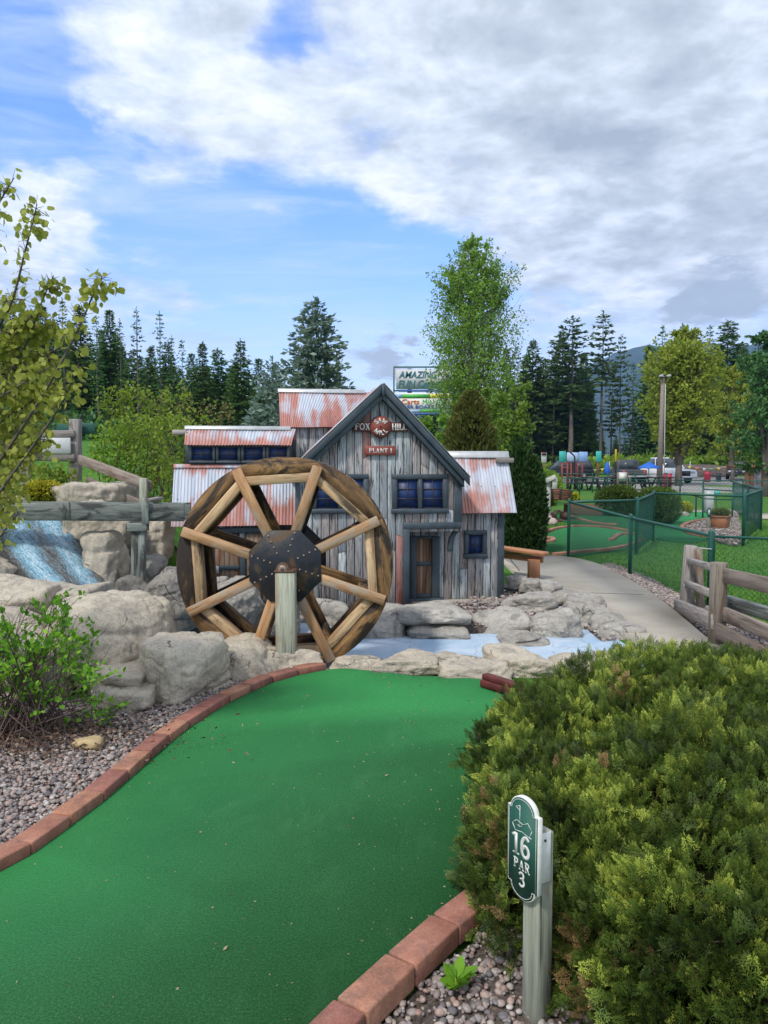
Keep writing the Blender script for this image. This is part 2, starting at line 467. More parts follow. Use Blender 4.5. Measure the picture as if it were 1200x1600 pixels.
# foliage
leaf('fol_conifer', (0.026, 0.060, 0.015), (0.085, 0.160, 0.036), (0.15, 0.24, 0.06), 0.3)
leaf('fol_larch', (0.028, 0.078, 0.022), (0.08, 0.17, 0.045), (0.14, 0.26, 0.075), 0.25)
leaf('fol_pine', (0.032, 0.062, 0.018), (0.09, 0.14, 0.042), (0.15, 0.20, 0.07), 0.25)
leaf('fol_spruce', (0.06, 0.105, 0.078), (0.18, 0.25, 0.19), (0.33, 0.41, 0.33), 0.35)
leaf('fol_birch', (0.11, 0.22, 0.026), (0.24, 0.40, 0.058), (0.36, 0.52, 0.10), 0.5)
leaf('fol_willow', (0.18, 0.26, 0.025), (0.35, 0.43, 0.05), (0.47, 0.53, 0.09), 0.5)
leaf('fol_shrub', (0.14, 0.23, 0.025), (0.29, 0.41, 0.05), (0.44, 0.54, 0.09), 0.5)
leaf('fol_bronze', (0.10, 0.085, 0.025), (0.20, 0.15, 0.045), (0.30, 0.20, 0.07), 0.35)
leaf('fol_bright', (0.08, 0.21, 0.014), (0.19, 0.39, 0.022), (0.32, 0.52, 0.05), 0.4)
leaf('fol_aspen', (0.28, 0.36, 0.05), (0.48, 0.54, 0.10), (0.62, 0.57, 0.16), 0.5, 0.5)
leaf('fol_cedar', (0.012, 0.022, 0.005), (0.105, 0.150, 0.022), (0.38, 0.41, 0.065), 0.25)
leaf('fol_cedar_tan', (0.10, 0.06, 0.025), (0.22, 0.13, 0.05), (0.38, 0.25, 0.11), 0.1)
leaf('fol_box', (0.025, 0.055, 0.009), (0.09, 0.14, 0.018), (0.23, 0.25, 0.04), 0.2)
leaf('fol_arbor', (0.012, 0.038, 0.010), (0.042, 0.095, 0.020), (0.09, 0.17, 0.035), 0.15)
leaf('fol_russet', (0.065, 0.078, 0.014), (0.135, 0.15, 0.030), (0.22, 0.225, 0.05), 0.25)
leaf('fol_yellow', (0.28, 0.34, 0.02), (0.52, 0.50, 0.03), (0.72, 0.65, 0.06), 0.3)
leaf('fol_dead', (0.06, 0.035, 0.022), (0.15, 0.09, 0.06), (0.34, 0.24, 0.16), 0.1)
leaf('fol_grass', (0.030, 0.10, 0.010), (0.075, 0.20, 0.020), (0.14, 0.30, 0.035), 0.3)
leaf('litter_mat', (0.30, 0.22, 0.12), (0.45, 0.36, 0.20), (0.6, 0.52, 0.35), 0.2)

# ------------------------------------------------------------------ objects
ORG = {}


def tag(o, label=None, cat=None, group=None, kind=None):
    if label:
        o['label'] = label
    if cat:
        o['category'] = cat
    if group:
        o['group'] = group
    if kind:
        o['kind'] = kind
    return o


def thing(name, label, cat, loc=(0, 0, 0), rotz=0.0, group=None):
    o = bpy.data.objects.new(name, None)
    COL.objects.link(o)
    o.empty_display_size = 0.2
    o.location = loc
    o.rotation_euler = (0, 0, rotz)
    ORG[o.name] = Vector(loc)
    return tag(o, label, cat, group)


def kids(o):
    return list(o.children)


def dup(root, loc=None, rotz=None, label=None, scale=None, parent=None):
    c = root.copy()
    COL.objects.link(c)
    if parent is not None:
        c.parent = parent
    if loc is not None:
        c.location = loc
    if rotz is not None:
        c.rotation_euler = (0, 0, rotz)
    if scale is not None:
        c.scale = scale if isinstance(scale, (tuple, list)) else (scale,) * 3
    if label:
        c['label'] = label
    for ch in kids(root):
        dup(ch, parent=c)
    return c


def np_obj(name, V, F, mat, parent=None, rnd=None, gco=None, smooth=False, low=None, local=False):
    """V (n,3), F (m,k) arrays -> one mesh object; rnd per face, gco per vertex"""
    V = np.asarray(V, dtype=np.float32).reshape(-1, 3).copy()
    me = bpy.data.meshes.new(name)
    if isinstance(F, np.ndarray):
        m, k = F.shape
        lv = F.astype(np.int32).ravel()
        ls = (np.arange(m) * k).astype(np.int32)
    else:
        m = len(F)
        lens = np.array([len(f) for f in F], dtype=np.int32)
        lv = np.array([i for f in F for i in f], dtype=np.int32)
        ls = np.concatenate(([0], np.cumsum(lens)[:-1])).astype(np.int32) if m else np.zeros(0, np.int32)
    org = Vector((0, 0, 0))
    if parent is not None:
        if not local:
            org = ORG.get(parent.name, Vector((0, 0, 0)))
    elif not local and len(V):
        lo, hi = V.min(0), V.max(0)
        org = Vector(((lo[0] + hi[0]) / 2, (lo[1] + hi[1]) / 2, lo[2]))
    V -= np.array(org, dtype=np.float32)
    me.vertices.add(len(V))
    me.vertices.foreach_set('co', V.ravel())
    me.loops.add(len(lv))
    me.loops.foreach_set('vertex_index', lv)
    me.polygons.add(m)
    me.polygons.foreach_set('loop_start', ls)
    if smooth:
        me.polygons.foreach_set('use_smooth', np.ones(m, dtype=bool))
    if rnd is not None:
        a = me.attributes.new('rnd', 'FLOAT', 'FACE')
        a.data.foreach_set('value', np.asarray(rnd, dtype=np.float32))
    if gco is not None:
        a = me.attributes.new('gco', 'FLOAT_VECTOR', 'POINT')
        a.data.foreach_set('vector', np.asarray(gco, dtype=np.float32).ravel())
    if low is not None:
        a = me.attributes.new('low', 'FLOAT', 'POINT')
        a.data.foreach_set('value', np.asarray(low, dtype=np.float32))
    me.update(calc_edges=True)
    me.validate()
    me.materials.append(M[mat] if isinstance(mat, str) else mat)
    o = bpy.data.objects.new(name, me)
    COL.objects.link(o)
    if parent is not None:
        o.parent = parent
        ORG[o.name] = org if not local else Vector((0, 0, 0))
    else:
        o.location = org
        ORG[o.name] = org
    return o


class MB:
    def __init__(s):
        s.v, s.f, s.r, s.g = [], [], [], []

    def add(s, verts, faces, gco=None, rnd=None):
        b = len(s.v)
        s.v += [tuple(p) for p in verts]
        s.g += [tuple(p) for p in (gco if gco is not None else verts)]
        r = random.random() if rnd is None else rnd
        for f in faces:
            s.f.append(tuple(i + b for i in f))
            s.r.append(r)

    def box(s, a, b, rnd=None, axis=None, mat=None):
        x0, y0, z0 = [min(p, q) for p, q in zip(a, b)]
        x1, y1, z1 = [max(p, q) for p, q in zip(a, b)]
        vs = [(x0, y0, z0), (x1, y0, z0), (x1, y1, z0), (x0, y1, z0), (x0, y0, z1), (x1, y0, z1), (x1, y1, z1), (x0, y1, z1)]
        d = (x1 - x0, y1 - y0, z1 - z0)
        ax = axis if axis is not None else d.index(max(d))
        order = [(0, 1, 2), (1, 0, 2), (2, 0, 1)][ax]
        g = [(p[order[0]], p[order[1]], p[order[2]]) for p in vs]
        if mat is not None:
            vs = [mat @ Vector(p) for p in vs]
        s.add(vs, [(0, 3, 2, 1), (4, 5, 6, 7), (0, 1, 5, 4), (1, 2, 6, 5), (2, 3, 7, 6), (3, 0, 4, 7)], g, rnd)

    def beam(s, p0, p1, w, h, up=(0, 0, 1), rnd=None, taper=1.0):
        """rectangular bar from p0 to p1, w across, h along up"""
        p0, p1 = Vector(p0), Vector(p1)
        d = p1 - p0
        L = d.length
        d.normalize()
        u = Vector(up)
        sd = d.cross(u)
        if sd.length < 1e-4:
            u = Vector((0, 1, 0))
            sd = d.cross(u)
        sd.normalize()
        u = sd.cross(d)
        vs, g = [], []
        for k, (p, l, sc) in enumerate(((p0, 0, 1.0), (p1, L, taper))):
            for a, b in ((-1, -1), (1, -1), (1, 1), (-1, 1)):
                vs.append(p + sd * (a * w / 2 * sc) + u * (b * h / 2 * sc))
                g.append((l, a * w / 2, b * h / 2))
        s.add(vs, [(0, 1, 2, 3), (7, 6, 5, 4), (0, 4, 5, 1), (1, 5, 6, 2), (2, 6, 7, 3), (3, 7, 4, 0)], g, rnd)

    def tube(s, pts, radii, n=8, cap=True, rnd=None):
        pts = [Vector(p) for p in pts]
        if isinstance(radii, (int, float)):
            radii = [radii] * len(pts)
        vs, g, fs = [], [], []
        L = 0
        ref = None
        for i, p in enumerate(pts):
            d = (pts[min(i + 1, len(pts) - 1)] - pts[max(i - 1, 0)])
            if d.length < 1e-9:
                d = Vector((0, 0, 1))
            d.normalize()
            if ref is None:
                ref = d.orthogonal().normalized()
            ref = (ref - d * ref.dot(d))
            if ref.length < 1e-5:
                ref = d.orthogonal()
            ref.normalize()
            bi = d.cross(ref)
            if i:
                L += (p - pts[i - 1]).length
            for k in range(n):
                a = 2 * PI * k / n
                q = ref * math.cos(a) + bi * math.sin(a)
                vs.append(p + q * radii[i])
                g.append((L, math.cos(a) * radii[i], math.sin(a) * radii[i]))
        for i in range(len(pts) - 1):
            for k in range(n):
                k2 = (k + 1) % n
                fs.append((i * n + k, i * n + k2, (i + 1) * n + k2, (i + 1) * n + k))
        if cap:
            fs.append(tuple(range(n))[::-1])
            fs.append(tuple((len(pts) - 1) * n + k for k in range(n)))
        s.add(vs, fs, g, rnd)

    def prism(s, poly, fr, depth, rnd=None, gaxis=None):
        """poly: list of (a,b); fr: function (a,b,c)->point, c from 0 to depth"""
        n = len(poly)
        vs = [fr(a, b, 0) for a, b in poly] + [fr(a, b, depth) for a, b in poly]
        g = [(b, a, 0) if gaxis == 1 else (a, b, 0) for a, b in poly] + [(b, a, depth) if gaxis == 1 else (a, b, depth) for a, b in poly]
        fs = [tuple(range(n)), tuple(range(2 * n - 1, n - 1, -1))]
        fs += [(i, i + n, (i + 1) % n + n, (i + 1) % n) for i in range(n)]
        s.add(vs, fs, g, rnd)

    def sphere(s, c, r, seg=10, rings=6, sc=(1, 1, 1), rnd=None):
        vs, fs = [], []
        for i in range(rings + 1):
            th = PI * i / rings
            for k in range(seg):
                a = 2 * PI * k / seg
                vs.append((c[0] + r * sc[0] * math.sin(th) * math.cos(a), c[1] + r * sc[1] * math.sin(th) * math.sin(a), c[2] + r * sc[2] * math.cos(th)))
        for i in range(rings):
            for k in range(seg):
                k2 = (k + 1) % seg
                fs.append((i * seg + k, (i + 1) * seg + k, (i + 1) * seg + k2, i * seg + k2))
        s.add(vs, fs, None, rnd)

    def build(s, name, mat, parent=None, bevel=0.0, smooth=False, local=False, seg=1):
        o = np_obj(name, np.array(s.v), s.f, mat, parent, s.r, np.array(s.g), smooth, local=local)
        me = o.data
        if True:  # consistent outward normals
            bm = bmesh.new()
            bm.from_mesh(me)
            bmesh.ops.recalc_face_normals(bm, faces=bm.faces)
            bm.to_mesh(me)
            bm.free()
        if bevel:
            md = o.modifiers.new('bevel', 'BEVEL')
            md.width = bevel
            md.segments = seg
            md.limit_method = 'ANGLE'
            md.angle_limit = math.radians(40)
        return o


def sheet(name, poly, z, mat, thick=0.0, label=None, cat=None, kind='structure'):
    """flat polygon (list of world points) as a slab"""
    mb = MB()
    pts = [(p[0], p[1]) for p in poly]
    mb.prism(pts, lambda a, b, c: (a, b, z - c), max(thick, 0.002))
    bm_o = mb.build(name, mat)
    return tag(bm_o, label, cat, None, kind)


def smooth_poly(pts, n=6, closed=False):
    """Catmull-Rom through points"""
    P = [Vector(p) for p in pts]
    out = []
    N = len(P)
    rng_ = range(N if closed else N - 1)
    for i in rng_:
        p0 = P[(i - 1) % N] if (closed or i > 0) else P[i]
        p1, p2 = P[i], P[(i + 1) % N]
        p3 = P[(i + 2) % N] if (closed or i + 2 < N) else p2
        for k in range(n):
            t = k / n
            out.append(0.5 * ((2 * p1) + (p2 - p0) * t + (2 * p0 - 5 * p1 + 4 * p2 - p3) * t * t + (3 * p1 - p0 - 3 * p2 + p3) * t ** 3))
    if not closed:
        out.append(P[-1])
    return out


def in_poly(x, y, poly):
    inside = np.zeros(len(x), dtype=bool)
    n = len(poly)
    for i in range(n):
        x0, y0 = poly[i][0], poly[i][1]
        x1, y1 = poly[(i + 1) % n][0], poly[(i + 1) % n][1]
        c = ((y0 > y) != (y1 > y)) & (x < (x1 - x0) * (y - y0) / (y1 - y0 + 1e-12) + x0)
        inside ^= c
    return inside
# ================================================================== light and sky
SUN_EL, SUN_AZ = math.radians(52), math.radians(215)   # azimuth measured clockwise from +Y
sun_dir = Vector((math.sin(SUN_AZ) * math.cos(SUN_EL), math.cos(SUN_AZ) * math.cos(SUN_EL), math.sin(SUN_EL)))
sl = bpy.data.lights.new('sun', 'SUN')
sl.energy = 2.4
sl.angle = math.radians(6)
sl.color = (1.0, 0.95, 0.87)
so = bpy.data.objects.new('sun', sl)
COL.objects.link(so)
so.rotation_euler = sun_dir.to_track_quat('Z', 'Y').to_euler()
so.location = (-20, -30, 60)


def make_world():
    w = bpy.data.worlds.new('World')
    SC.world = w
    w.use_nodes = True
    t = NT.__new__(NT)
    t.m = w
    t.t = w.node_tree
    t.t.nodes.clear()
    K = 0.12
    sky = t.n('ShaderNodeTexSky', {'sky_type': 'NISHITA'})
    sky.sun_disc = False
    sky.sun_elevation = SUN_EL
    sky.sun_rotation = SUN_AZ
    sky.altitude = 900
    sky.air_density = 1.0
    sky.dust_density = 0.6
    d = t.n('ShaderNodeTexCoord').outputs['Generated']
    sp = t.n('ShaderNodeSeparateXYZ', None, Vector=d)
    zc = t.math('MAXIMUM', sp.outputs[2], 0.0)
    den = t.math('ADD', zc, 0.14)
    P = t.n('ShaderNodeCombineXYZ', None, X=t.math('DIVIDE', sp.outputs[0], den), Y=t.math('DIVIDE', sp.outputs[1], den), Z=0.0).outputs[0]

    def blob(x, y, inner, outer):
        c = ray(x, y).normalized()
        dt = t.vmath('DOT_PRODUCT', dw, tuple(c))
        return t.rng(dt, math.cos(math.radians(outer)), math.cos(math.radians(inner)))
    wn = t.n('ShaderNodeTexNoise', None, Vector=t.scl(P, (1.3, 1.0, 1)), Scale=2.6, Detail=5.0, Roughness=0.6).outputs['Color']
    wv = t.vmath('SUBTRACT', wn, (0.5, 0.5, 0.5))
    dw = t.vmath('NORMALIZE', t.vmath('ADD', d, t.scl(wv, (0.16, 0.05, 0.12))))

    def total(lst):
        s = None
        for x, y, a, b, k in lst:
            v = t.math('MULTIPLY', blob(x, y, a, b), k)
            s = v if s is None else t.math('ADD', s, v)
        return s
    blue = total([(450, 410, 0, 8.5, 0.66), (590, 425, 0, 7.0, 0.50), (330, 340, 0, 5, 0.18), (230, 290, 0, 5, 0.25), (690, 445, 0, 6, 0.55),
                  (0, 130, 0, 6.5, 0.40), (60, 200, 0, 5.0, 0.20), (140, 10, 0, 4, 0.22), (455, 40, 0, 3.2, 0.34), (445, 85, 0, 3.0, 0.22), (130, 240, 0, 4.0, 0.25),
                  (330, 455, 0, 9, 0.25), (-150, 100, 2, 12, 0.5), (200, 400, 0, 6, 0.25)])
    n1 = t.noise(P, 2.3, 7, 0.62, 0.35)
    n2 = t.noise(t.vmath('ADD', P, (7, 3, 0)), 6.0, 6, 0.6, 0.2)
    cov = t.math('ADD', t.math('MULTIPLY', t.math('SUBTRACT', n1, 0.5), 1.7), t.math('MULTIPLY', t.math('SUBTRACT', n2, 0.5), 1.0))
    more = total([(950, 150, 4, 17, 0.34), (1150, 350, 2, 10, 0.25), (380, 170, 1, 8, 0.25), (60, 290, 0, 5, 0.25), (620, 300, 0, 5, 0.2)])
    cov = t.math('ADD', t.math('SUBTRACT', t.math('ADD', cov, 0.52), blue), more)
    dens = t.rng(cov, -0.12, 0.66)
    grey = total([(960, 60, 1, 11, 0.24), (830, 170, 0, 8, 0.10), (1060, 330, 1, 8, 0.26), (930, 290, 0, 6, 0.14), (620, 140, 0, 8, 0.04), (1180, 200, 0, 8, 0.06)])
    light = total([(610, 300, 0, 4, 0.22), (690, 340, 0, 3, 0.18), (1130, 165, 0, 4, 0.22), (960, 300, 0, 2.5, 0.25), (870, 260, 0, 3, 0.18), (100, 60, 1, 7, 0.12), (330, 230, 0, 7, 0.10),
                   (60, 300, 0, 6, 0.25), (1000, 400, 0, 5, 0.25), (1040, 300, 0, 2, 0.2)])
    n3 = t.noise(t.vmath('ADD', P, (1.7, 9, 0)), 4.2, 6, 0.6, 0.3)
    lum = t.math('ADD', t.math('MULTIPLY', t.math('SUBTRACT', n3, 0.5), 1.5), 0.66)
    lum = t.math('ADD', t.math('SUBTRACT', lum, grey), light)
    n4 = t.noise(t.vmath('ADD', P, (4, 1, 0)), 11.0, 5, 0.6, 0.3)
    lum = t.math('ADD', lum, t.math('ADD', t.math('MULTIPLY', t.math('SUBTRACT', n2, 0.5), 0.9), t.math('MULTIPLY', t.math('SUBTRACT', n4, 0.5), 0.7)))
    ccol = t.ramp(lum, [(0.0, (0.40, 0.445, 0.515)), (0.42, (0.57, 0.62, 0.685)), (0.72, (0.76, 0.82, 0.92)), (1.0, (0.98, 1.0, 1.05))])
    ccol = t.mix(1.0, ccol, (1 / K, 1 / K, 1 / K), 'MULTIPLY')
    # clear air, as deep a blue as the photograph's
    air = t.mix(1.0, sky.outputs[0], (1.22, 1.55, 2.25), 'MULTIPLY')
    # thin veil low over the horizon
    veil = t.rng(zc, 0.34, 0.05, 0.0, 0.62)
    nv = t.noise(t.scl(d, (4, 4, 16)), 1.0, 5, 0.6, 0.5)
    veil = t.math('MULTIPLY', veil, t.rng(nv, 0.25, 0.62, 0.55, 1.25))
    air = t.mix(veil, air, (0.73 / K, 0.83 / K, 1.02 / K))
    ci = t.noise(t.scl(t.vmath('ADD', P, (3, 5, 0)), (0.9, 2.6, 1)), 1.5, 7, 0.68, 0.8)
    ci2 = t.noise(t.vmath('ADD', P, (11, 2, 0)), 1.1, 4, 0.6, 0.4)
    cir = t.rng(t.math('ADD', t.math('MULTIPLY', ci, 0.6), t.math('MULTIPLY', ci2, 0.4)), 0.44, 0.72, 0.0, 0.55)
    air = t.mix(cir, air, (0.76 / K, 0.86 / K, 1.0 / K))
    lowfade = t.rng(zc, 0.10, 0.22, 0.25, 1.0)
    col = t.mix(t.math('MULTIPLY', dens, lowfade), air, ccol)
    # two small dark clouds low down
    sm = t.math('ADD', t.math('ADD', blob(597, 552, 0.3, 2.6), t.math('MULTIPLY', blob(625, 558, 0.2, 1.6), 0.8)),
                t.math('ADD', blob(1110, 470, 0.5, 2.8), blob(1165, 455, 0.2, 2.4)))
    sm = t.math('ADD', sm, t.math('ADD', t.math('MULTIPLY', blob(1060, 485, 0.2, 2.2), 0.7), t.math('MULTIPLY', blob(860, 525, 0.2, 2.6), 0.5)))
    sm = t.math('ADD', sm, t.math('MULTIPLY', t.math('SUBTRACT', t.noise(d, 38, 4, 0.6), 0.5), 0.9))
    col = t.mix(t.rng(sm, 0.25, 1.25, 0.0, 0.85), col, (0.44 / K, 0.49 / K, 0.58 / K))
    bg = t.n('ShaderNodeBackground', None, Color=col, Strength=K)
    t.t.links.new(bg.outputs[0], t.n('ShaderNodeOutputWorld').inputs[0])


make_world()
SC.view_settings.view_transform = 'Standard'
SC.view_settings.look = 'None'
SC.view_settings.exposure = 0.33
SC.view_settings.gamma = 1.0

# ================================================================== ground


def height(x, y):
    x, y = np.asarray(x, float), np.asarray(y, float)
    r = -x / np.maximum(y, 1.0)
    m = ss(0.17, 0.36, r)
    hill = m * (ss(6.3, 9.5, y) * 1.0 + ss(9, 21, y) * 1.15) + ss(25, 60, y) * m * 1.2
    hill = hill + 0.35 * ss(9.5, 12, y) * ss(0.08, 0.2, r) * (1 - m)
    cr = ss(5.75, 6.1, y) * (1 - ss(8.2, 8.9, y)) * ss(-3.0, -2.4, x) * (1 - ss(1.75, 2.3, x))
    h = -0.03 + hill * (1 - cr) - 0.34 * cr
    h = h + np.where(y > 20, 0.10 * vnoise(np.stack([x * .12, y * .12, y * 0], -1).reshape(-1, 3)).reshape(x.shape), 0)
    return h


def hz(x, y):
    return float(height(np.array([x]), np.array([y]))[0])


def make_ground():
    xs = np.concatenate([-np.geomspace(14, 1500, 30)[::-1], np.arange(-13.6, 13.7, 0.2), np.geomspace(14, 1500, 30)])
    ys = np.concatenate([np.array([-60, -20, -8, -3]), np.arange(-1, 26, 0.2), np.geomspace(26, 1700, 45)])
    X, Y = np.meshgrid(xs, ys)
    Z = height(X, Y)
    V = np.stack([X, Y, Z], -1).reshape(-1, 3)
    nx, ny = len(xs), len(ys)
    i = np.arange(nx * ny).reshape(ny, nx)
    F = np.stack([i[:-1, :-1], i[:-1, 1:], i[1:, 1:], i[1:, :-1]], -1).reshape(-1, 4)
    o = np_obj('lawn_ground', V, F, 'lawn', smooth=True)
    tag(o, kind='structure')


make_ground()

# far mountain behind the right wood


def make_mountain():
    nx, ny = 160, 40
    u = np.linspace(-0.75, 1.05, nx)     # tangent of azimuth
    prof_x = np.array([-0.75, -0.45, -0.2, 0.0, 0.14, 0.24, 0.30, 0.345, 0.39, 0.46, 0.53, 0.62, 0.75, 1.05])
    prof_e = np.array([60, 70, 80, 90, 108, 130, 165, 186, 186, 180, 206, 216, 190, 120]) / 1200.0
    e = np.interp(u, prof_x, prof_e)
    D = 2600.0
    V = []
    for j in range(ny):
        q = j / (ny - 1)
        yy = D - 1400 * (1 - q) if q <= 1 else D
        hgt = q ** 1.3
        V.append(np.stack([u * D, np.full(nx, 1250 + 1350 * q), e * D * hgt], -1))
    V = np.array(V).reshape(-1, 3)
    n = fbm(V * np.array([0.004, 0.004, 0.006]), 6)
    k = V[:, 2] / V[:, 2].max()
    V[:, 2] += n * 60 * np.minimum(1, k * 3)
    V[:, 1] += fbm(V * 0.003 + 9, 5) * 160
    i = np.arange(nx * ny).reshape(ny, nx)
    F = np.stack([i[:-1, :-1], i[:-1, 1:], i[1:, 1:], i[1:, :-1]], -1).reshape(-1, 4)
    tag(np_obj('mountain', V, F, 'far_mountain', smooth=True), kind='structure')


make_mountain()

# putting green
left_px = [(-140, 1440), (-60, 1395), (0, 1358), (48, 1335), (107, 1292), (160, 1252), (205, 1213), (245, 1178), (280, 1147), (313, 1126), (345, 1104), (370, 1092), (397, 1079), (430, 1065), (475, 1053), (512, 1046)]
left_edge = [gp(*p) for p in left_px]
end_edge = [gp(540, 1044), gp(600, 1050), gp(650, 1056), gp(700, 1057), gp(757, 1062), gp(840, 1075), gp(930, 1085)]
right_edge = [Vector((1.55, 4.9, 0)), Vector((0.98, 3.9, 0)), Vector((0.62, 3.2, 0)), gp(742, 1416), gp(660, 1472), gp(605, 1522), gp(530, 1592), gp(440, 1680), gp(330, 1830)]
turf_poly = smooth_poly(left_edge, 4) + smooth_poly(end_edge, 4) + smooth_poly(right_edge, 4) + [Vector((-0.4, 0.7, 0)), Vector((-2.2, 0.7, 0)), Vector((-2.6, 1.6, 0))]
sheet('putting_green', turf_poly, 0.0, 'carpet_turf', 0.06)


def resample(pts, step):
    out = [pts[0]]
    acc = 0.0
    for a, b in zip(pts, pts[1:]):
        L = (b - a).length
        while acc + L >= step:
            f = (step - acc) / L
            a = a + (b - a) * f
            out.append(a.copy())
            L = (b - a).length
            acc = 0.0
        acc += L
    return out


def brick_mesh(L, w, h):
    mb = MB()
    mb.box((-L / 2, -w / 2, 0), (L / 2, w / 2, h))
    return mb


def lay_bricks(line, label, group, L=0.245, w=0.105, h=0.055, side=1, gap=0.010, name='edging_brick', z=-0.005, jitter=0.012):
    pts = resample(line, L + gap)
    first = None
    for a, b in zip(pts, pts[1:]):
        d = (b - a).normalized()
        nrm = Vector((-d.y, d.x, 0)) * side
        c = (a + b) / 2 + nrm * (w / 2 - 0.004)
        ang = math.atan2(d.y, d.x) + random.uniform(-jitter, jitter)
        if first is None:
            o = brick_mesh(L, w, h).build(name, 'brick', None, bevel=0.007, local=True, seg=2)
            first = o
            tag(o, label, 'brick', group)
        else:
            o = first.copy()
            COL.objects.link(o)
        o.location = (c.x, c.y, z + random.uniform(-0.003, 0.003))
        o.rotation_euler = (random.uniform(-.01, .01), random.uniform(-.01, .01), ang)
    return first


lay_bricks(smooth_poly(left_edge, 6), 'red clay edging brick in the curved row between green carpet and left gravel bed', 'edging bricks along the left side of the putting green', side=1)
re2 = smooth_poly([gp(742, 1408), gp(660, 1472), gp(605, 1522), gp(530, 1592), gp(440, 1680), gp(330, 1830)], 6)
lay_bricks(re2, 'red edging brick in the short row beside the numbered hole sign', 'edging bricks along the right side of the putting green', side=1, L=0.245, h=0.075, w=0.11)
# second course below the right bricks
for i, (a, b) in enumerate(zip(resample(re2, 0.27), resample(re2, 0.27)[1:])):
    pass

# ================================================================== the mill (built in its own frame: u right, v back, z up)
TH = math.radians(9)
MO = at(598, 800, 8.4)
MO = Vector((MO.x, 8.4, 0.0))
mill = thing('saw_mill_house', 'miniature saw mill house of weathered planks with rusty tin roofs behind the water wheel', 'mill', MO, TH)
MINV = mill.matrix_basis.inverted()
RINV = Matrix.Rotation(-TH, 3, 'Z')
CL = MINV @ Vector((0, 0, CAMZ))


def ml(x, y, v):
    d = RINV @ ray(x, y)
    t = (v - CL.y) / d.y
    return CL + d * t


def mu(x, v, y=800):
    return ml(x, y, v).x


def mz(y, v, x=600):
    return ml(x, y, v).z


SUB = dict(local=True)


def planks(mb, u0, u1, zb, zt, v, w=0.094, thick=0.02, redp=0.035, splits=0.4, ax='u', flip=1):
    """vertical boards between u0 and u1; zb, zt numbers or functions of u"""
    n = max(1, round((u1 - u0) / w))
    ww = (u1 - u0) / n
    fz = lambda f, u: f(u) if callable(f) else f
    for i in range(n):
        a, b = u0 + i * ww + 0.004, u0 + (i + 1) * ww - 0.004
        lo = max(fz(zb, a), fz(zb, b)) if not callable(zb) else None
        za, zb2 = fz(zb, a), fz(zb, b)
        ta, tb = fz(zt, a), fz(zt, b)
        if ta - za < 0.01 and tb - zb2 < 0.01:
            continue
        cuts = [0.0, 1.0]
        if random.random() < splits and (ta - za) > 0.3:
            cuts = [0.0, random.uniform(0.2, 0.8), 1.0]
        for c0, c1 in zip(cuts, cuts[1:]):
            e = 0.003 if c1 < 1 else 0
            poly = [(a, za + (ta - za) * c0), (b, zb2 + (tb - zb2) * c0), (b, zb2 + (tb - zb2) * c1 - e), (a, za + (ta - za) * c1 - e)]
            off = random.uniform(0, 0.004)
            r = random.random()
            if random.random() < redp * 4 and c1 - c0 < 0.45:
                r = 1.5 + random.random() * 0.3
            if ax == 'u':
                mb.prism(poly, lambda p, q, c: (p, v - off + c, q), thick, r, gaxis=1)
            else:
                mb.prism(poly, lambda p, q, c: (v - flip * off + flip * c, p, q), thick, r, gaxis=1)


def slab_box(mb, u0, u1, v0, v1, z0, z1):
    mb.box((u0, v0, z0), (u1, v1, z1))


A = ml(598, 600, -0.10)              # ridge end of the main gable
ER = ml(733, 747, -0.10)             # right eave tip
uA, zA = A.x, A.z
slR = (zA - ER.z) / (ER.x - uA)
LEt = ml(475, 715, -0.10)
slL = (zA - LEt.z) / (uA - LEt.x)
uMl, uMr = mu(462, 0), mu(722, 0)
uEL = uMl - 0.09
ztop = lambda u: zA - 0.05 - (slR * (u - uA) if u > uA else slL * (uA - u))
zBase = mz(946, 0, 600)
uPorch = mu(631, 0)
zLint = mz(826, 0, 700)
VR = 0.36                              # porch wall and right wing plane
uRr = mu(786, VR)
zRbase = mz(936, VR, 700)
zReave = mz(803, VR, 760)
VB = 1.75
VL = 0.25
uLl = mu(286, VL)
# --- front wall
mb = MB()
planks(mb, uMl, uPorch, zBase, ztop, 0.0)
planks(mb, uPorch, uMr, zLint - 0.03, ztop, 0.0)
w_ = mb.build('gable_wall', 'painted_planks', mill, bevel=0.0025, **SUB)
# --- porch and right wing wall
mb = MB()
planks(mb, uPorch - 0.02, uRr - 0.05, zRbase, lambda u: zReave + 0.02 if u > uMr else zLint, VR, redp=0.06)
wr = mb.build('wing_wall', 'painted_planks', mill, bevel=0.0025, **SUB)
# --- dark body behind the boards
mb = MB()
slab_box(mb, uMl + 0.02, uPorch - 0.01, 0.021, VB, zBase + 0.01, zA - slL * (uA - uMl) - 0.08)
slab_box(mb, uPorch - 0.009, uRr - 0.02, VR + 0.021, VB - 0.01, zRbase + 0.01, zLint + 0.02)
slab_box(mb, uPorch - 0.009, uMr - 0.02, 0.021, VB - 0.02, zLint - 0.012, zA - slR * (uMr - uA) - 0.08)
mb.prism([(uMl + 0.03, zLint + 0.03), (uMr - 0.03, zLint + 0.03), (uMr - 0.03, ztop(uMr) - 0.03), (uA, zA - 0.1), (uMl + 0.03, ztop(uMl) - 0.03)],
         lambda a, b, c: (a, 0.023 + c, b), VB - 0.06)
mb.prism([(VR + 0.03, zReave + 0.0), (VR + 0.53, mz(710, VR + 0.33, 740) - 0.05), (VB - 0.1, zReave - 0.0)],
         lambda a, b, c: (uPorch + 0.05 + c, a, b), uRr - uPorch - 0.1)
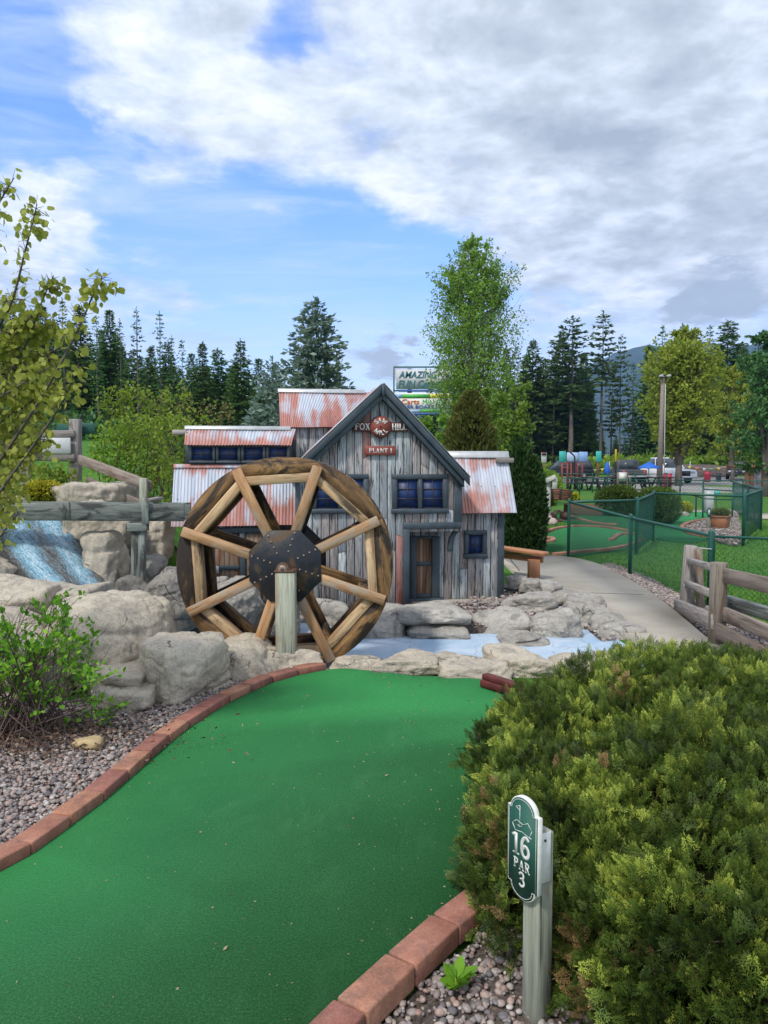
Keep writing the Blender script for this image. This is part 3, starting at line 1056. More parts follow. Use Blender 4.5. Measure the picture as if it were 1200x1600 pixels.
# left wing body
zLe = mz(823, VL - 0.1, 330)
zLr = mz(727, VL + 0.23, 300)
vCl = VL + 0.24
zCe = mz(694, vCl - 0.06, 340)
zCr = mz(668, vCl + 0.2, 340)
vCr = vCl + 0.26
slab_box(mb, uLl + 0.03, uMl - 0.001, VL + 0.022, VB - 0.03, -0.11, zLe + 0.03)
mb.prism([(VL + 0.04, zLe + 0.0), (vCl + 0.03, zLr - 0.03), (vCl + 0.03, zCe - 0.02), (vCr, zCr - 0.05), (VB - 0.05, zLe + 0.05)],
         lambda a, b, c: (uLl + 0.06 + c, a, b), uMl - uLl - 0.12)
# cross wing body
vX = 0.80
uXl, uXr = mu(441, vX), mu(592, vX)
zXe = mz(668, vX - 0.07, 470)
zXr = mz(611, vX + 0.28, 470)
mb.prism([(vX + 0.022, 0.5), (vX + 0.022, zXe - 0.02), (vX + 0.34, zXr - 0.06), (VB + 0.05, zXe), (VB + 0.05, 0.5)],
         lambda a, b, c: (mu(458, vX) + 0.02 + c, a, b), uXr - uXl - 0.1)
body = mb.build('frame_body', 'slate_dark', mill, **SUB)
# --- left wing wall, cross wing wall, clerestory wall, end walls
mb = MB()
planks(mb, uLl, uMl, -0.12, zLe + 0.05, VL)
planks(mb, VL + 0.02, VB - 0.05, -0.12, lambda v: zLe + 0.03, uLl + 0.0, ax='v')
mb.build('wing_wall', 'painted_planks', mill, bevel=0.0025, **SUB)
mb = MB()
planks(mb, mu(457, vX), uXr - 0.1, zCe - 0.4, zXe + 0.0, vX, splits=0.1, redp=0)
mb.build('upper_wall', 'painted_planks', mill, bevel=0.0025, **SUB)
mb = MB()
planks(mb, VR + 0.03, VB - 0.05, zRbase, zReave - 0.01, uRr - 0.021, ax='v')
mb.build('end_wall', 'painted_planks', mill, bevel=0.0025, **SUB)


# --- corrugated roofs
def corr_roof(name, a0, a1, b0, b1, pitch=0.036, amp=0.0055, extra=0.0):
    """sheet spanned from edge a0-a1 (ridge) to b0-b1 (eave), corrugations running down the slope"""
    a0, a1, b0, b1 = map(Vector, (a0, a1, b0, b1))
    L = max((a1 - a0).length, (b1 - b0).length)
    n = int(L / pitch) * 8
    m = 8
    nrm = (a1 - a0).cross(b0 - a0).normalized()
    if nrm.z < 0:
        nrm = -nrm
    V, low, gc = [], [], []
    SL = (b0 - a0).length
    for j in range(m + 1):
        q = j / m
        for i in range(n + 1):
            s = i / n
            p = (a0 + (a1 - a0) * s) * (1 - q) + (b0 + (b1 - b0) * s) * q
            p = p + nrm * (amp * math.sin(2 * PI * s * L / pitch) + 0.004 * math.sin(s * 7 + q * 3))
            V.append(p)
            low.append(q)
            gc.append((s * L, q * SL, 0))
    V2 = [p - nrm * 0.003 for p in V]
    i = np.arange((n + 1) * (m + 1)).reshape(m + 1, n + 1)
    F = np.stack([i[:-1, :-1], i[1:, :-1], i[1:, 1:], i[:-1, 1:]], -1).reshape(-1, 4)
    N = len(V)
    F2 = F[:, ::-1] + N
    o = np_obj(name, np.array([tuple(p) for p in V + V2]), np.concatenate([F, F2]), 'rusty_metal', mill, smooth=True, low=low + low, gco=np.array(gc + gc), local=True)
    return o


# main gable: two slopes
ov = -0.11
corr_roof('roof', (uA, ov, zA), (uA, VB, zA), (uEL, ov, zA - slL * (uA - uEL)), (uEL, VB, zA - slL * (uA - uEL)))
corr_roof('roof', (uA, ov, zA), (uA, VB, zA), (ER.x + 0.005, ov, ER.z), (ER.x + 0.005, VB, ER.z))
# plain metal edging along the left slope, slate barge boards
mb = MB()
for sgn, ue, ze in ((-1, uEL, zA - slL * (uA - uEL)), (1, ER.x, ER.z)):
    p0, p1 = Vector((uA, 0, zA)), Vector((ue, 0, ze))
    d = (p1 - p0).normalized()
    nrm = Vector((-d.z, 0, d.x)) if sgn > 0 else Vector((d.z, 0, -d.x))
    if nrm.z < 0:
        nrm = -nrm
    pts = [p0 + nrm * 0.012, p1 + nrm * 0.012, p1 + nrm * 0.017, p0 + nrm * 0.017]
    mb.prism([(p.x, p.z) for p in pts], lambda a, b, c: (a, ov - 0.034 + c, b), 0.12)
mb.build('edge_flashing', 'galvanised', mill, bevel=0.002, **SUB)
for sgn, ue, ze in ((-1, uEL, zA - slL * (uA - uEL)), (1, ER.x, ER.z)):
    sl_ = (zA - ze) / abs(ue - uA)
    for dep, off, vv, th in ((0.085, 0.0, ov - 0.03, 0.028), (0.075, 0.085, ov + 0.0, 0.10)):
        mb = MB()
        e = 0.012 if off == 0 else -0.012 * sgn * 0
        q = [(uA, zA + 0.004 - off), (ue, ze + 0.004 - off), (ue, ze - dep - off), (uA, zA - dep - off)]
        if off:
            q = [(uA, zA + 0.004 - off), (ue - sgn * 0.055, ze + 0.004 - off + sl_ * 0.055), (ue - sgn * 0.055, ze - dep - off + sl_ * 0.055), (uA, zA - dep - off)]
        mb.prism(q, lambda a, b, c: (a, vv + c, b), th)
        mb.build('barge_board' if off == 0 else 'fascia_board', 'slate_trim', mill, bevel=0.003, **SUB)
mb = MB()
mb.box((uA - 0.013, ov - 0.045, zA - 0.13), (uA + 0.013, ov - 0.0305, zA - 0.02))
mb.build('apex_block', 'slate_trim', mill, bevel=0.003, **SUB)
# right wing roof
er0 = ml(722, 801, VR - 0.13)
er1 = ml(808, 801, VR - 0.13)
rr1 = ml(793, 711, VR + 0.20)
rr0u = mu(694, VR + 0.2, 711)
rw = corr_roof('roof', (rr0u, VR + 0.2, rr1.z), (rr1.x, VR + 0.2, rr1.z), (uMr + 0.012 - 0.08, VR - 0.13, er1.z), (er1.x, VR - 0.13, er1.z))
corr_roof('roof', (rr0u, VR + 0.2, rr1.z - 0.004), (rr1.x, VR + 0.2, rr1.z - 0.004), (rr0u, VB, er1.z), (er1.x, VB, er1.z))
mb = MB()
mb.beam((rr0u, VR + 0.185, rr1.z + 0.006), (rr1.x + 0.012, VR + 0.185, rr1.z + 0.006), 0.09, 0.012, up=(0, -1, 0.55))
mb.build('ridge_cap', 'galvanised', mill, bevel=0.004, **SUB)
mb = MB()
mb.box((uRr - 0.05, VR + 0.1, rr1.z - 0.09), (rr1.x + 0.05, VR + 0.16, rr1.z - 0.035))
mb.build('beam_end', 'wood_grey', mill, bevel=0.005, **SUB)
# left wing big roof
le0 = ml(267, 823, VL - 0.10)
lt0 = ml(272, 728, vCl - 0.005)
corr_roof('roof', (lt0.x, vCl - 0.005, lt0.z), (uMl + 0.03, vCl - 0.005, lt0.z), (le0.x, VL - 0.10, le0.z), (uMl - 0.002, VL - 0.10, le0.z))
mb = MB()
mb.beam((lt0.x - 0.005, vCl - 0.02, lt0.z - 0.003), (uMl - 0.003, vCl - 0.02, lt0.z - 0.003), 0.05, 0.01, up=(0, -1, 0.7))
mb.build('ridge_cap', 'rusty_metal', mill, **SUB)
# clerestory roof
c0, c1 = ml(288, 695, vCl - 0.07), ml(455, 695, vCl - 0.07)
c2 = ml(289, 669, vCl + 0.10)
corr_roof('roof', (c0.x, vCl + 0.10, c2.z), (c1.x + 0.06, vCl + 0.10, c2.z), (c0.x, vCl - 0.07, c0.z), (c1.x, vCl - 0.07, c0.z))
corr_roof('roof', (c0.x, vCl + 0.10, c2.z - 0.004), (c1.x + 0.06, vCl + 0.10, c2.z - 0.004), (c0.x, VB, c0.z - 0.55), (c1.x + 0.06, VB, c0.z - 0.55))
mb = MB()
mb.beam((c0.x - 0.01, vCl + 0.085, c2.z + 0.006), (c1.x, vCl + 0.085, c2.z + 0.006), 0.05, 0.012, up=(0, -1, 0.6))
mb.build('ridge_cap', 'galvanised', mill, bevel=0.003, **SUB)
mb = MB()
mb.box((c0.x - 0.14, vCl + 0.04, c2.z - 0.075), (c0.x + 0.02, vCl + 0.10, c2.z - 0.02))
mb.build('beam_end', 'wood_grey', mill, bevel=0.006, **SUB)
# cross wing roof
x0, x1 = ml(438, 667, vX - 0.08), ml(600, 667, vX - 0.08)
xr0, xr1 = ml(435.5, 611, vX + 0.28), ml(600, 611, vX + 0.28)
corr_roof('roof', (xr0.x, vX + 0.28, xr0.z), (xr1.x, vX + 0.28, xr0.z), (x0.x, vX - 0.08, x0.z), (uA - 0.3, vX - 0.08, x0.z))
corr_roof('roof', (xr0.x, vX + 0.28, xr0.z - 0.004), (xr1.x, vX + 0.28, xr0.z - 0.004), (x0.x, VB + 0.1, x0.z), (x1.x, VB + 0.1, x0.z))
mb = MB()
mb.beam((xr0.x - 0.01, vX + 0.262, xr0.z + 0.006), (uA - 0.04, vX + 0.262, xr0.z + 0.006), 0.055, 0.012, up=(0, -1, 0.6))
mb.build('ridge_cap', 'galvanised', mill, bevel=0.003, **SUB)


def pbox(mb, x0, y0, x1, y1, v0, v1, vref=None, eps=0.0):
    """box whose front face (at v0) covers the pixel rectangle"""
    a, b = ml(x0, y0, v0 if vref is None else vref), ml(x1, y1, v0 if vref is None else vref)
    mb.box((a.x, v0, b.z), (b.x, v1, a.z))


# --- trim
def trim(name, x0, y0, x1, y1, v0, v1, mat='slate_trim'):
    mb = MB()
    pbox(mb, x0, y0, x1, y1, v0, v1)
    return mb.build(name, mat, mill, bevel=0.004, **SUB)


trim('corner_trim', 711, 747, 722, 817, -0.022, 0.02)
trim('porch_lintel', 631, 817, 721, 826, -0.026, 0.03)
trim('porch_post', 630, 826.3, 640, 946, -0.024, 0.03)
trim('corner_trim', 779, 803, 787, 937, VR - 0.022, VR + 0.03)
trim('corner_trim', 461, 745, 471, 948, -0.022, 0.02)
trim('corner_trim', 455, 668, 463, 727, vX - 0.022, vX + 0.02)
trim('corner_trim', 286, 824, 294, 955, VL - 0.022, VL + 0.02)
mb = MB()    # dark soffit of the porch and its inner side wall
mb.box((uPorch + 0.03, 0.031, zLint - 0.004), (uMr - 0.02, VR - 0.005, zLint - 0.012 + 0.03))
mb.build('porch_soffit', 'slate_dark', mill, **SUB)
mb = MB()
planks(mb, 0.03, VR - 0.01, zRbase - 0.02, zLint - 0.015, uPorch + 0.0, ax='v')
mb.build('porch_side', 'painted_planks', mill, bevel=0.002, **SUB)
# curved bracket under the overhang
mb = MB()
ba, bb = ml(700, 826, 0.10), ml(718, 861, 0.10)
W_, H_ = bb.x - ba.x, ba.z - bb.z
poly = [(bb.x, ba.z), (bb.x - W_ * 0.12, ba.z), ]
poly = [(ba.x, bb.z), (ba.x + W_ * 0.42, bb.z), (ba.x + W_ * 0.42, bb.z + H_ * 0.28)]
for k in range(7):
    an = PI - PI / 2 * k / 6
    poly.append((bb.x + W_ * 0.02 + W_ * 0.56 * math.cos(an), bb.z + H_ * 0.30 + H_ * 0.55 * math.sin(an)))
poly += [(bb.x + W_ * 0.02, ba.z)]
for k in range(6):
    an = PI / 2 + PI / 2 * k / 6
    poly.append((bb.x - W_ * 0.1 + W_ * 0.86 * math.cos(an), bb.z + H_ * 0.24 + H_ * 0.72 * math.sin(an)))
poly += [(ba.x, bb.z + H_ * 0.2)]
mb.prism(poly, lambda a, b, c: (a, 0.08 + c, b), 0.05)
mb.build('porch_bracket', 'slate_trim', mill, bevel=0.002, **SUB)


# --- windows
def window(x0, y0, x1, y1, v, sashes=1, cols=2, rows=3, tw=9, sill=True, label=None):
    """slate frame with recessed blue panes, pixel rectangle of the outer trim"""
    a, b = ml(x0, y0, v - 0.03), ml(x1, y1, v - 0.03)
    u0, u1, z0, z1 = a.x, b.x, b.z, a.z
    k = (u1 - u0) / (x1 - x0)
    t = tw * k
    mb = MB()
    mb.box((u0, v - 0.032, z1 - t), (u1, v + 0.01, z1))
    mb.box((u0 - (0.008 if sill else 0), v - 0.04, z0), (u1 + (0.008 if sill else 0), v + 0.01, z0 + t))
    mb.box((u0 + 0.001, v - 0.030, z0 + t), (u0 + t, v + 0.01, z1 - t))
    mb.box((u1 - t, v - 0.030, z0 + t), (u1 - 0.001, v + 0.01, z1 - t))
    inner = []
    iu0, iu1 = u0 + t, u1 - t
    sw = (iu1 - iu0 - t * 0.8 * (sashes - 1)) / sashes
    for s in range(sashes):
        inner.append((iu0 + s * (sw + t * 0.8), iu0 + s * (sw + t * 0.8) + sw))
        if s:
            mb.box((inner[s - 1][1], v - 0.029, z0 + t), (inner[s][0], v + 0.01, z1 - t))
    w = mb.build('window', 'slate_trim', mill, bevel=0.004, **SUB)
    if label:
        w['label'] = label
    for (p, q) in inner:
        mb = MB()
        mb.box((p - 0.002, v - 0.006, z0 + t - 0.002), (q + 0.002, v - 0.003, z1 - t + 0.002))
        mb.build('pane', 'pane_blue', w, **SUB)
        mb = MB()
        e = 0.009
        zz0, zz1 = z0 + t, z1 - t
        mb.box((p, v - 0.0175, zz0), (p + e, v - 0.0065, zz1))
        mb.box((q - e, v - 0.0175, zz0), (q, v - 0.0065, zz1))
        mb.box((p + e, v - 0.0170, zz0), (q - e, v - 0.0065, zz0 + e))
        mb.box((p + e, v - 0.0170, zz1 - e), (q - e, v - 0.0065, zz1))
        for c in range(1, cols):
            m_ = p + (q - p) * c / cols
            mb.box((m_ - 0.0045, v - 0.0150, zz0 + e), (m_ + 0.0045, v - 0.0065, zz1 - e))
        for r in range(1, rows):
            m_ = zz0 + (zz1 - zz0) * r / rows
            mb.box((p + e, v - 0.0140, m_ - 0.0045), (q - e, v - 0.0065, m_ + 0.0045))
        mb.build('glazing_bars', 'wood_brown_dark', w, **SUB)
    return w


paint('wood_brown_dark', (0.045, 0.040, 0.045), 0.6, 0.4)
window(613, 741, 700, 802, 0.0, 2, 2, 3, 7.5)
window(487, 741, 576, 802, 0.0, 2, 2, 3, 7.5)
window(726, 829, 761, 872, VR, 1, 2, 2, 6.5)
# clerestory strip with four windows in one frame
wv = vCl
mb = MB()
a, b = ml(289, 694, wv - 0.02), ml(457, 727, wv - 0.02)
mb.box((a.x, wv, b.z - 0.02), (b.x, wv + 0.03, a.z + 0.02))
mb.build('clerestory_wall', 'slate_trim', mill, **SUB)
for (p, q) in ((295, 336.5), (337, 376), (376.5, 415), (415.5, 453)):
    window(p, 694, q, 724, wv, 1, 2, 2, 4.2, sill=False)
# --- porch door
mb = MB()
DV = VR - 0.005
pbox(mb, 641, 838, 651, 936, DV - 0.045, DV)
pbox(mb, 675, 838, 687, 936, DV - 0.045, DV)
pbox(mb, 651.3, 838, 674.7, 842, DV - 0.043, DV)
pbox(mb, 636, 936.2, 694, 941, DV - 0.06, DV)
dframe = mb.build('door_frame', 'slate_trim', mill, bevel=0.004, **SUB)
mb = MB()
a, b = ml(651, 842, DV - 0.02), ml(675, 936, DV - 0.02)
n = 5
for i in range(n):
    p = a.x + (b.x - a.x) * i / n
    mb.box((p + 0.0015, DV - 0.018, b.z), (p + (b.x - a.x) / n - 0.0015, DV - 0.004, a.z), axis=2)
door = mb.build('door', 'wood_brown', mill, bevel=0.002, **SUB)
for q in ((651.3, 878, 674.7, 884), (651.3, 928, 674.7, 935.8)):
    mb = MB()
    pbox(mb, *q, DV - 0.03, DV - 0.019)
    mb.build('door_rail', 'slate_trim', door, bevel=0.002, **SUB)
# --- barn doors of the left wing
BV = VL - 0.004
mb = MB()
pbox(mb, 338, 825, 430, 832, BV - 0.05, BV)
pbox(mb, 326, 832, 335, 945, BV - 0.04, BV)
pbox(mb, 418, 832, 427, 945, BV - 0.04, BV)
mb.build('door_frame', 'slate_trim', mill, bevel=0.004, **SUB)
for (p, q) in ((335.5, 374), (384, 417.5)):
    mb = MB()
    a, b = ml(p, 834, BV - 0.02), ml(q, 945, BV - 0.02)
    n = 5
    for i in range(n):
        s = a.x + (b.x - a.x) * i / n
        mb.box((s + 0.0015, BV - 0.02, b.z), (s + (b.x - a.x) / n - 0.0015, BV - 0.004, a.z), axis=2)
    dr = mb.build('barn_door', 'wood_brown', mill, bevel=0.002, **SUB)
    for yy in (884, 937):
        mb = MB()
        pbox(mb, p + 4, yy, q, yy + 6, BV - 0.035, BV - 0.021)
        mb.build('door_rail', 'slate_trim', dr, bevel=0.002, **SUB)
    if p < 350:
        mb = MB()
        pbox(mb, 331, 884, 339, 890, BV - 0.045, BV - 0.041)
        pbox(mb, 338, 885, 342, 896, BV - 0.05, BV - 0.036)
        mb.build('latch', 'galvanised', dr, bevel=0.002, **SUB)
mb = MB()
pbox(mb, 374.3, 832.5, 383.7, 945, BV - 0.045, BV)
mb.build('door_post', 'slate_trim', mill, bevel=0.003, **SUB)

# ------------------------------------------------------------------ hand lettering (strokes)
GL = {  # strokes on a unit-high grid; width first. (polyline, thickness)
    'F': (0.62, [([(0.12, 0), (0.12, 1)], 'T'), ([(0, 0.03), (0.28, 0.03)], 't'), ([(0, 0.97), (0.62, 0.97)], 't'), ([(0.12, 0.52), (0.45, 0.52)], 't'), ([(0.59, 0.97), (0.59, 0.75)], 't'), ([(0.45, 0.62), (0.45, 0.42)], 't')]),
    'O': (0.80, [([(0.40 + 0.34 * math.cos(a * PI / 10), 0.5 + 0.46 * math.sin(a * PI / 10)) for a in range(21)], 'm')]),
    'X': (0.78, [([(0.12, 0.97), (0.64, 0.03)], 'T'), ([(0.62, 0.97), (0.13, 0.03)], 't'), ([(0, 0.97), (0.28, 0.97)], 't'), ([(0.5, 0.97), (0.74, 0.97)], 't'), ([(0.02, 0.03), (0.26, 0.03)], 't'), ([(0.5, 0.03), (0.78, 0.03)], 't')]),
    'H': (0.84, [([(0.14, 0), (0.14, 1)], 'T'), ([(0.70, 0), (0.70, 1)], 'T'), ([(0.14, 0.52), (0.70, 0.52)], 't'), ([(0, 0.03), (0.28, 0.03)], 't'), ([(0, 0.97), (0.28, 0.97)], 't'), ([(0.56, 0.03), (0.84, 0.03)], 't'), ([(0.56, 0.97), (0.84, 0.97)], 't')]),
    'I': (0.32, [([(0.16, 0), (0.16, 1)], 'T'), ([(0, 0.03), (0.32, 0.03)], 't'), ([(0, 0.97), (0.32, 0.97)], 't')]),
    'L': (0.60, [([(0.14, 0), (0.14, 1)], 'T'), ([(0, 0.97), (0.28, 0.97)], 't'), ([(0, 0.03), (0.58, 0.03)], 't'), ([(0.57, 0.0), (0.57, 0.26)], 't')]),
    'P': (0.64, [([(0.14, 0), (0.14, 1)], 'T'), ([(0, 0.03), (0.28, 0.03)], 't'), ([(0, 0.97), (0.34, 0.97), (0.52, 0.90), (0.56, 0.74), (0.52, 0.58), (0.34, 0.50), (0.16, 0.50)], 'm')]),
    'A': (0.76, [([(0.10, 0.03), (0.37, 0.98)], 't'), ([(0.36, 0.98), (0.65, 0.03)], 'T'), ([(0.2, 0.34), (0.56, 0.34)], 't'), ([(0, 0.03), (0.24, 0.03)], 't'), ([(0.5, 0.03), (0.78, 0.03)], 't')]),
    'N': (0.82, [([(0.12, 0.03), (0.12, 0.97)], 't'), ([(0.12, 0.97), (0.70, 0.03)], 'T'), ([(0.70, 0.03), (0.70, 0.97)], 't'), ([(0, 0.03), (0.24, 0.03)], 't'), ([(0, 0.97), (0.16, 0.97)], 't'), ([(0.58, 0.97), (0.82, 0.97)], 't')]),
    'T': (0.70, [([(0.35, 0), (0.35, 1)], 'T'), ([(0, 0.97), (0.70, 0.97)], 't'), ([(0.02, 0.98), (0.02, 0.74)], 't'), ([(0.68, 0.98), (0.68, 0.74)], 't'), ([(0.2, 0.03), (0.5, 0.03)], 't')]),
    'R': (0.74, [([(0.14, 0), (0.14, 1)], 'T'), ([(0, 0.03), (0.28, 0.03)], 't'), ([(0, 0.97), (0.34, 0.97), (0.52, 0.90), (0.56, 0.75), (0.50, 0.60), (0.34, 0.52), (0.16, 0.52)], 'm'), ([(0.34, 0.52), (0.62, 0.03)], 'T'), ([(0.54, 0.03), (0.76, 0.03)], 't')]),
    '1': (0.50, [([(0.28, 0.02), (0.28, 1)], 'T'), ([(0.02, 0.83), (0.26, 0.96)], 'm'), ([(0.05, 0.03), (0.5, 0.03)], 't')]),
    '6': (0.66, [([(0.55, 0.86), (0.42, 0.97), (0.26, 0.93), (0.13, 0.76), (0.09, 0.5), (0.11, 0.22), (0.22, 0.07), (0.36, 0.04), (0.50, 0.12), (0.56, 0.30), (0.50, 0.48), (0.36, 0.56), (0.22, 0.51), (0.13, 0.38)], 'T')]),
    '3': (0.62, [([(0.06, 0.82), (0.18, 0.95), (0.36, 0.96), (0.48, 0.87), (0.48, 0.68), (0.38, 0.57), (0.24, 0.53), (0.42, 0.50), (0.53, 0.38), (0.54, 0.2), (0.42, 0.06), (0.22, 0.03), (0.06, 0.14)], 'm')]),
    'S': (0.62, [([(0.54, 0.80), (0.42, 0.95), (0.22, 0.95), (0.10, 0.80), (0.16, 0.62), (0.44, 0.42), (0.52, 0.24), (0.42, 0.06), (0.20, 0.05), (0.06, 0.2)], 'm')]),
    'W': (1.0, [([(0.04, 0.97), (0.28, 0.04)], 'm'), ([(0.28, 0.04), (0.50, 0.8)], 'm'), ([(0.50, 0.8), (0.72, 0.04)], 'm'), ([(0.72, 0.04), (0.96, 0.97)], 'm')]),
    'M': (0.92, [([(0.08, 0.03), (0.14, 0.97)], 'm'), ([(0.14, 0.97), (0.46, 0.15)], 'm'), ([(0.46, 0.15), (0.78, 0.97)], 'm'), ([(0.78, 0.97), (0.84, 0.03)], 'm')]),
    ' ': (0.35, []),
}
_lay = [0]


def ribbon(mb, pts, th, fr, depth):
    P = [Vector((p[0], p[1])) for p in pts]
    closed = (P[0] - P[-1]).length < 1e-6
    L, R = [], []
    n = len(P)
    for i in range(n):
        if closed:
            d0, d1 = (P[i] - P[(i - 1) % (n - 1)]).normalized(), (P[(i + 1) % (n - 1)] - P[i]).normalized() if i < n - 1 else (P[1] - P[0]).normalized()
            if i == 0 or i == n - 1:
                d0, d1 = (P[0] - P[n - 2]).normalized(), (P[1] - P[0]).normalized()
        else:
            d0 = (P[i] - P[i - 1]).normalized() if i else (P[1] - P[0]).normalized()
            d1 = (P[i + 1] - P[i]).normalized() if i < n - 1 else d0
        m = (d0 + d1).normalized()
        k = th / 2 / max(0.5, m.dot(d0))
        q = Vector((-m.y, m.x)) * k
        L.append(P[i] + q)
        R.append(P[i] - q)
    _lay[0] = (_lay[0] + 1) % 5
    dz = depth + 0.00025 * _lay[0]
    for i in range(n - 1):
        mb.prism([tuple(L[i]), tuple(L[i + 1]), tuple(R[i + 1]), tuple(R[i])], fr, dz)


def letters(mb, text, h, fr, depth, center=True, gap=0.10, sx=1.0, T=0.2, t=0.08, m=0.15):
    """fr(a,b,c): a across, b up, c out of the board"""
    wid = sum(GL[c][0] for c in text) + gap * (len(text) - 1)
    x = -wid * h * sx / 2 if center else 0
    for c in text:
        w, st = GL[c]
        for pts, k in st:
            th = {'T': T, 't': t, 'm': m}[k] * h
            if len(pts) > 5 and (Vector(pts[0]) - Vector(pts[-1])).length > 1e-6:
                pts = [(v.x, v.y) for v in smooth_poly([(p[0], p[1], 0) for p in pts], 3)]
            ribbon(mb, [(x + p[0] * h * sx, p[1] * h) for p in pts], th, fr, depth)
        x += (w + gap) * h * sx


# --- the signs on the gable (things hung on the mill)
def mill_pt(u, v, z):
    return mill.matrix_basis @ Vector((u, v, z))


sg = thing('saw_mill_sign', 'red round saw blade sign reading SAW MILL on a board reading FOX HILL', 'sign', mill_pt(mu(594.5, -0.03), -0.03, mz(667, -0.03)), TH)
uc, zc_ = mu(594.5, -0.03), mz(667, -0.03)
px = (mu(700, -0.03) - mu(600, -0.03)) / 100
mb = MB()
mb.box((-41.5 * px, -0.012, -7 * px), (41.5 * px, 0.006, 7 * px))
board = mb.build('name_board', 'sign_red_dark', sg, bevel=0.003, **SUB)
mb = MB()
letters(mb, 'FOX', 9.5 * px, lambda a, b, c: (a - 27.3 * px, -0.012 - c, b - 4.6 * px), 0.004, sx=1.0, T=0.22, t=0.09)
letters(mb, 'HILL', 9.5 * px, lambda a, b, c: (a + 28.5 * px, -0.012 - c, b - 4.6 * px), 0.004, sx=0.88, T=0.22, t=0.09)
mb.build('lettering', 'sign_white', board, **SUB)
mb = MB()
NT_ = 28
poly = []
for i in range(NT_):
    a0 = 2 * PI * i / NT_
    poly += [(17.6 * px * math.cos(a0), 17.6 * px * math.sin(a0)), (15.8 * px * math.cos(a0 + 0.6 * 2 * PI / NT_), 15.8 * px * math.sin(a0 + 0.6 * 2 * PI / NT_))]
mb.prism(poly, lambda a, b, c: (a, -0.0125 - c, b), 0.006)
blade = mb.build('saw_blade', 'sign_red_dark', sg, **SUB)
mb = MB()
mb.prism([(15.6 * px * math.cos(2 * PI * i / 40), 15.6 * px * math.sin(2 * PI * i / 40)) for i in range(40)], lambda a, b, c: (a, -0.019 - c, b), 0.005)
mb.build('blade_face', 'sign_red', blade, **SUB)
mb = MB()
mb.prism([(1.5 * px * math.cos(2 * PI * i / 12), 1.5 * px * math.sin(2 * PI * i / 12)) for i in range(12)], lambda a, b, c: (a, -0.0245 - c, b), 0.003)
mb.build('blade_hole', 'slate_dark', blade, **SUB)
mb = MB()
for word, top in (('SAW', 1), ('MILL', -1)):
    wid = sum(GL[c][0] for c in word) + 0.13 * (len(word) - 1)
    h = 7.2 * px
    R0 = 6.3 * px if top > 0 else 12.8 * px
    x = -wid * h / 2
    for c in word:
        w, st = GL[c]
        cx_ = x + w * h / 2
        th_ = cx_ / (9.5 * px)
        for pts, k in st:
            if k == 't' and word == 'MILL':
                continue
            P2 = []
            for p in pts:
                a_, b_ = (p[0] - w / 2) * h, p[1] * h
                if top > 0:
                    r_ = R0 + b_
                    X_, Z_ = r_ * math.sin(th_) + a_ * math.cos(th_), r_ * math.cos(th_) - a_ * math.sin(th_)
                else:
                    r_ = R0 - b_
                    X_, Z_ = r_ * math.sin(th_) + a_ * math.cos(th_), -(r_ * math.cos(th_)) + a_ * math.sin(th_)
                P2.append((X_, Z_))
            ribbon(mb, P2, 0.2 * h if k != 't' else 0.13 * h, lambda a, b, c: (a, -0.0245 - c, b), 0.003)
        if word == 'MILL' and c == 'L':   # foot of the plain L
            P2 = []
            for p in ((0.1, 0.08), (0.55, 0.08)):
                a_, b_ = (p[0] - w / 2) * h, p[1] * h
                r_ = R0 - b_
                P2.append((r_ * math.sin(th_) + a_ * math.cos(th_), -(r_ * math.cos(th_)) + a_ * math.sin(th_)))
            ribbon(mb, P2, 0.18 * h, lambda a, b, c: (a, -0.0245 - c, b), 0.003)
        x += (w + 0.13) * h
mb.build('lettering', 'sign_white', blade, **SUB)
sp_ = thing('plant_sign', 'small red sign board reading PLANT I below the saw blade sign', 'sign', mill_pt(mu(594.5, -0.03), -0.022, mz(704, -0.03)), TH)
mb = MB()
mb.box((-24 * px, -0.012, -7 * px), (24 * px, 0.006, 7 * px))
b2 = mb.build('board', 'sign_red', sp_, bevel=0.004, **SUB)
mb = MB()
letters(mb, 'PLANT I', 6.6 * px, lambda a, b, c: (a, -0.012 - c, b - 3.3 * px), 0.003, sx=1.05, gap=0.14, T=0.22, t=0.10)
mb.build('lettering', 'sign_white', b2, **SUB)
# small concrete landing in front of the right wing
mb = MB()
a, b = ml(640, 937, VR - 0.02), ml(800, 937, VR - 0.02)
mb.box((a.x, 0.03, zRbase - 0.3), (b.x, VR + 0.3, zRbase - 0.004))
o = mb.build('concrete_landing', 'concrete', None, bevel=0.01, local=True)
o.matrix_basis = mill.matrix_basis.copy()
tag(o, 'low concrete slab under the porch door and right wing of the mill', 'slab')

# ================================================================== water wheel
WY = 6.10
WC = at(444.5, 884, WY)
WR = 169.5 / 1200 * ((WC - Vector((0, 0, CAMZ))).dot(Vector((0, CP, -SP))))
wheel = thing('water_wheel', 'large weathered wooden water wheel with a black octagonal hub in front of the mill', 'water wheel', (WC.x, WY, WC.z))
WT = 0.42


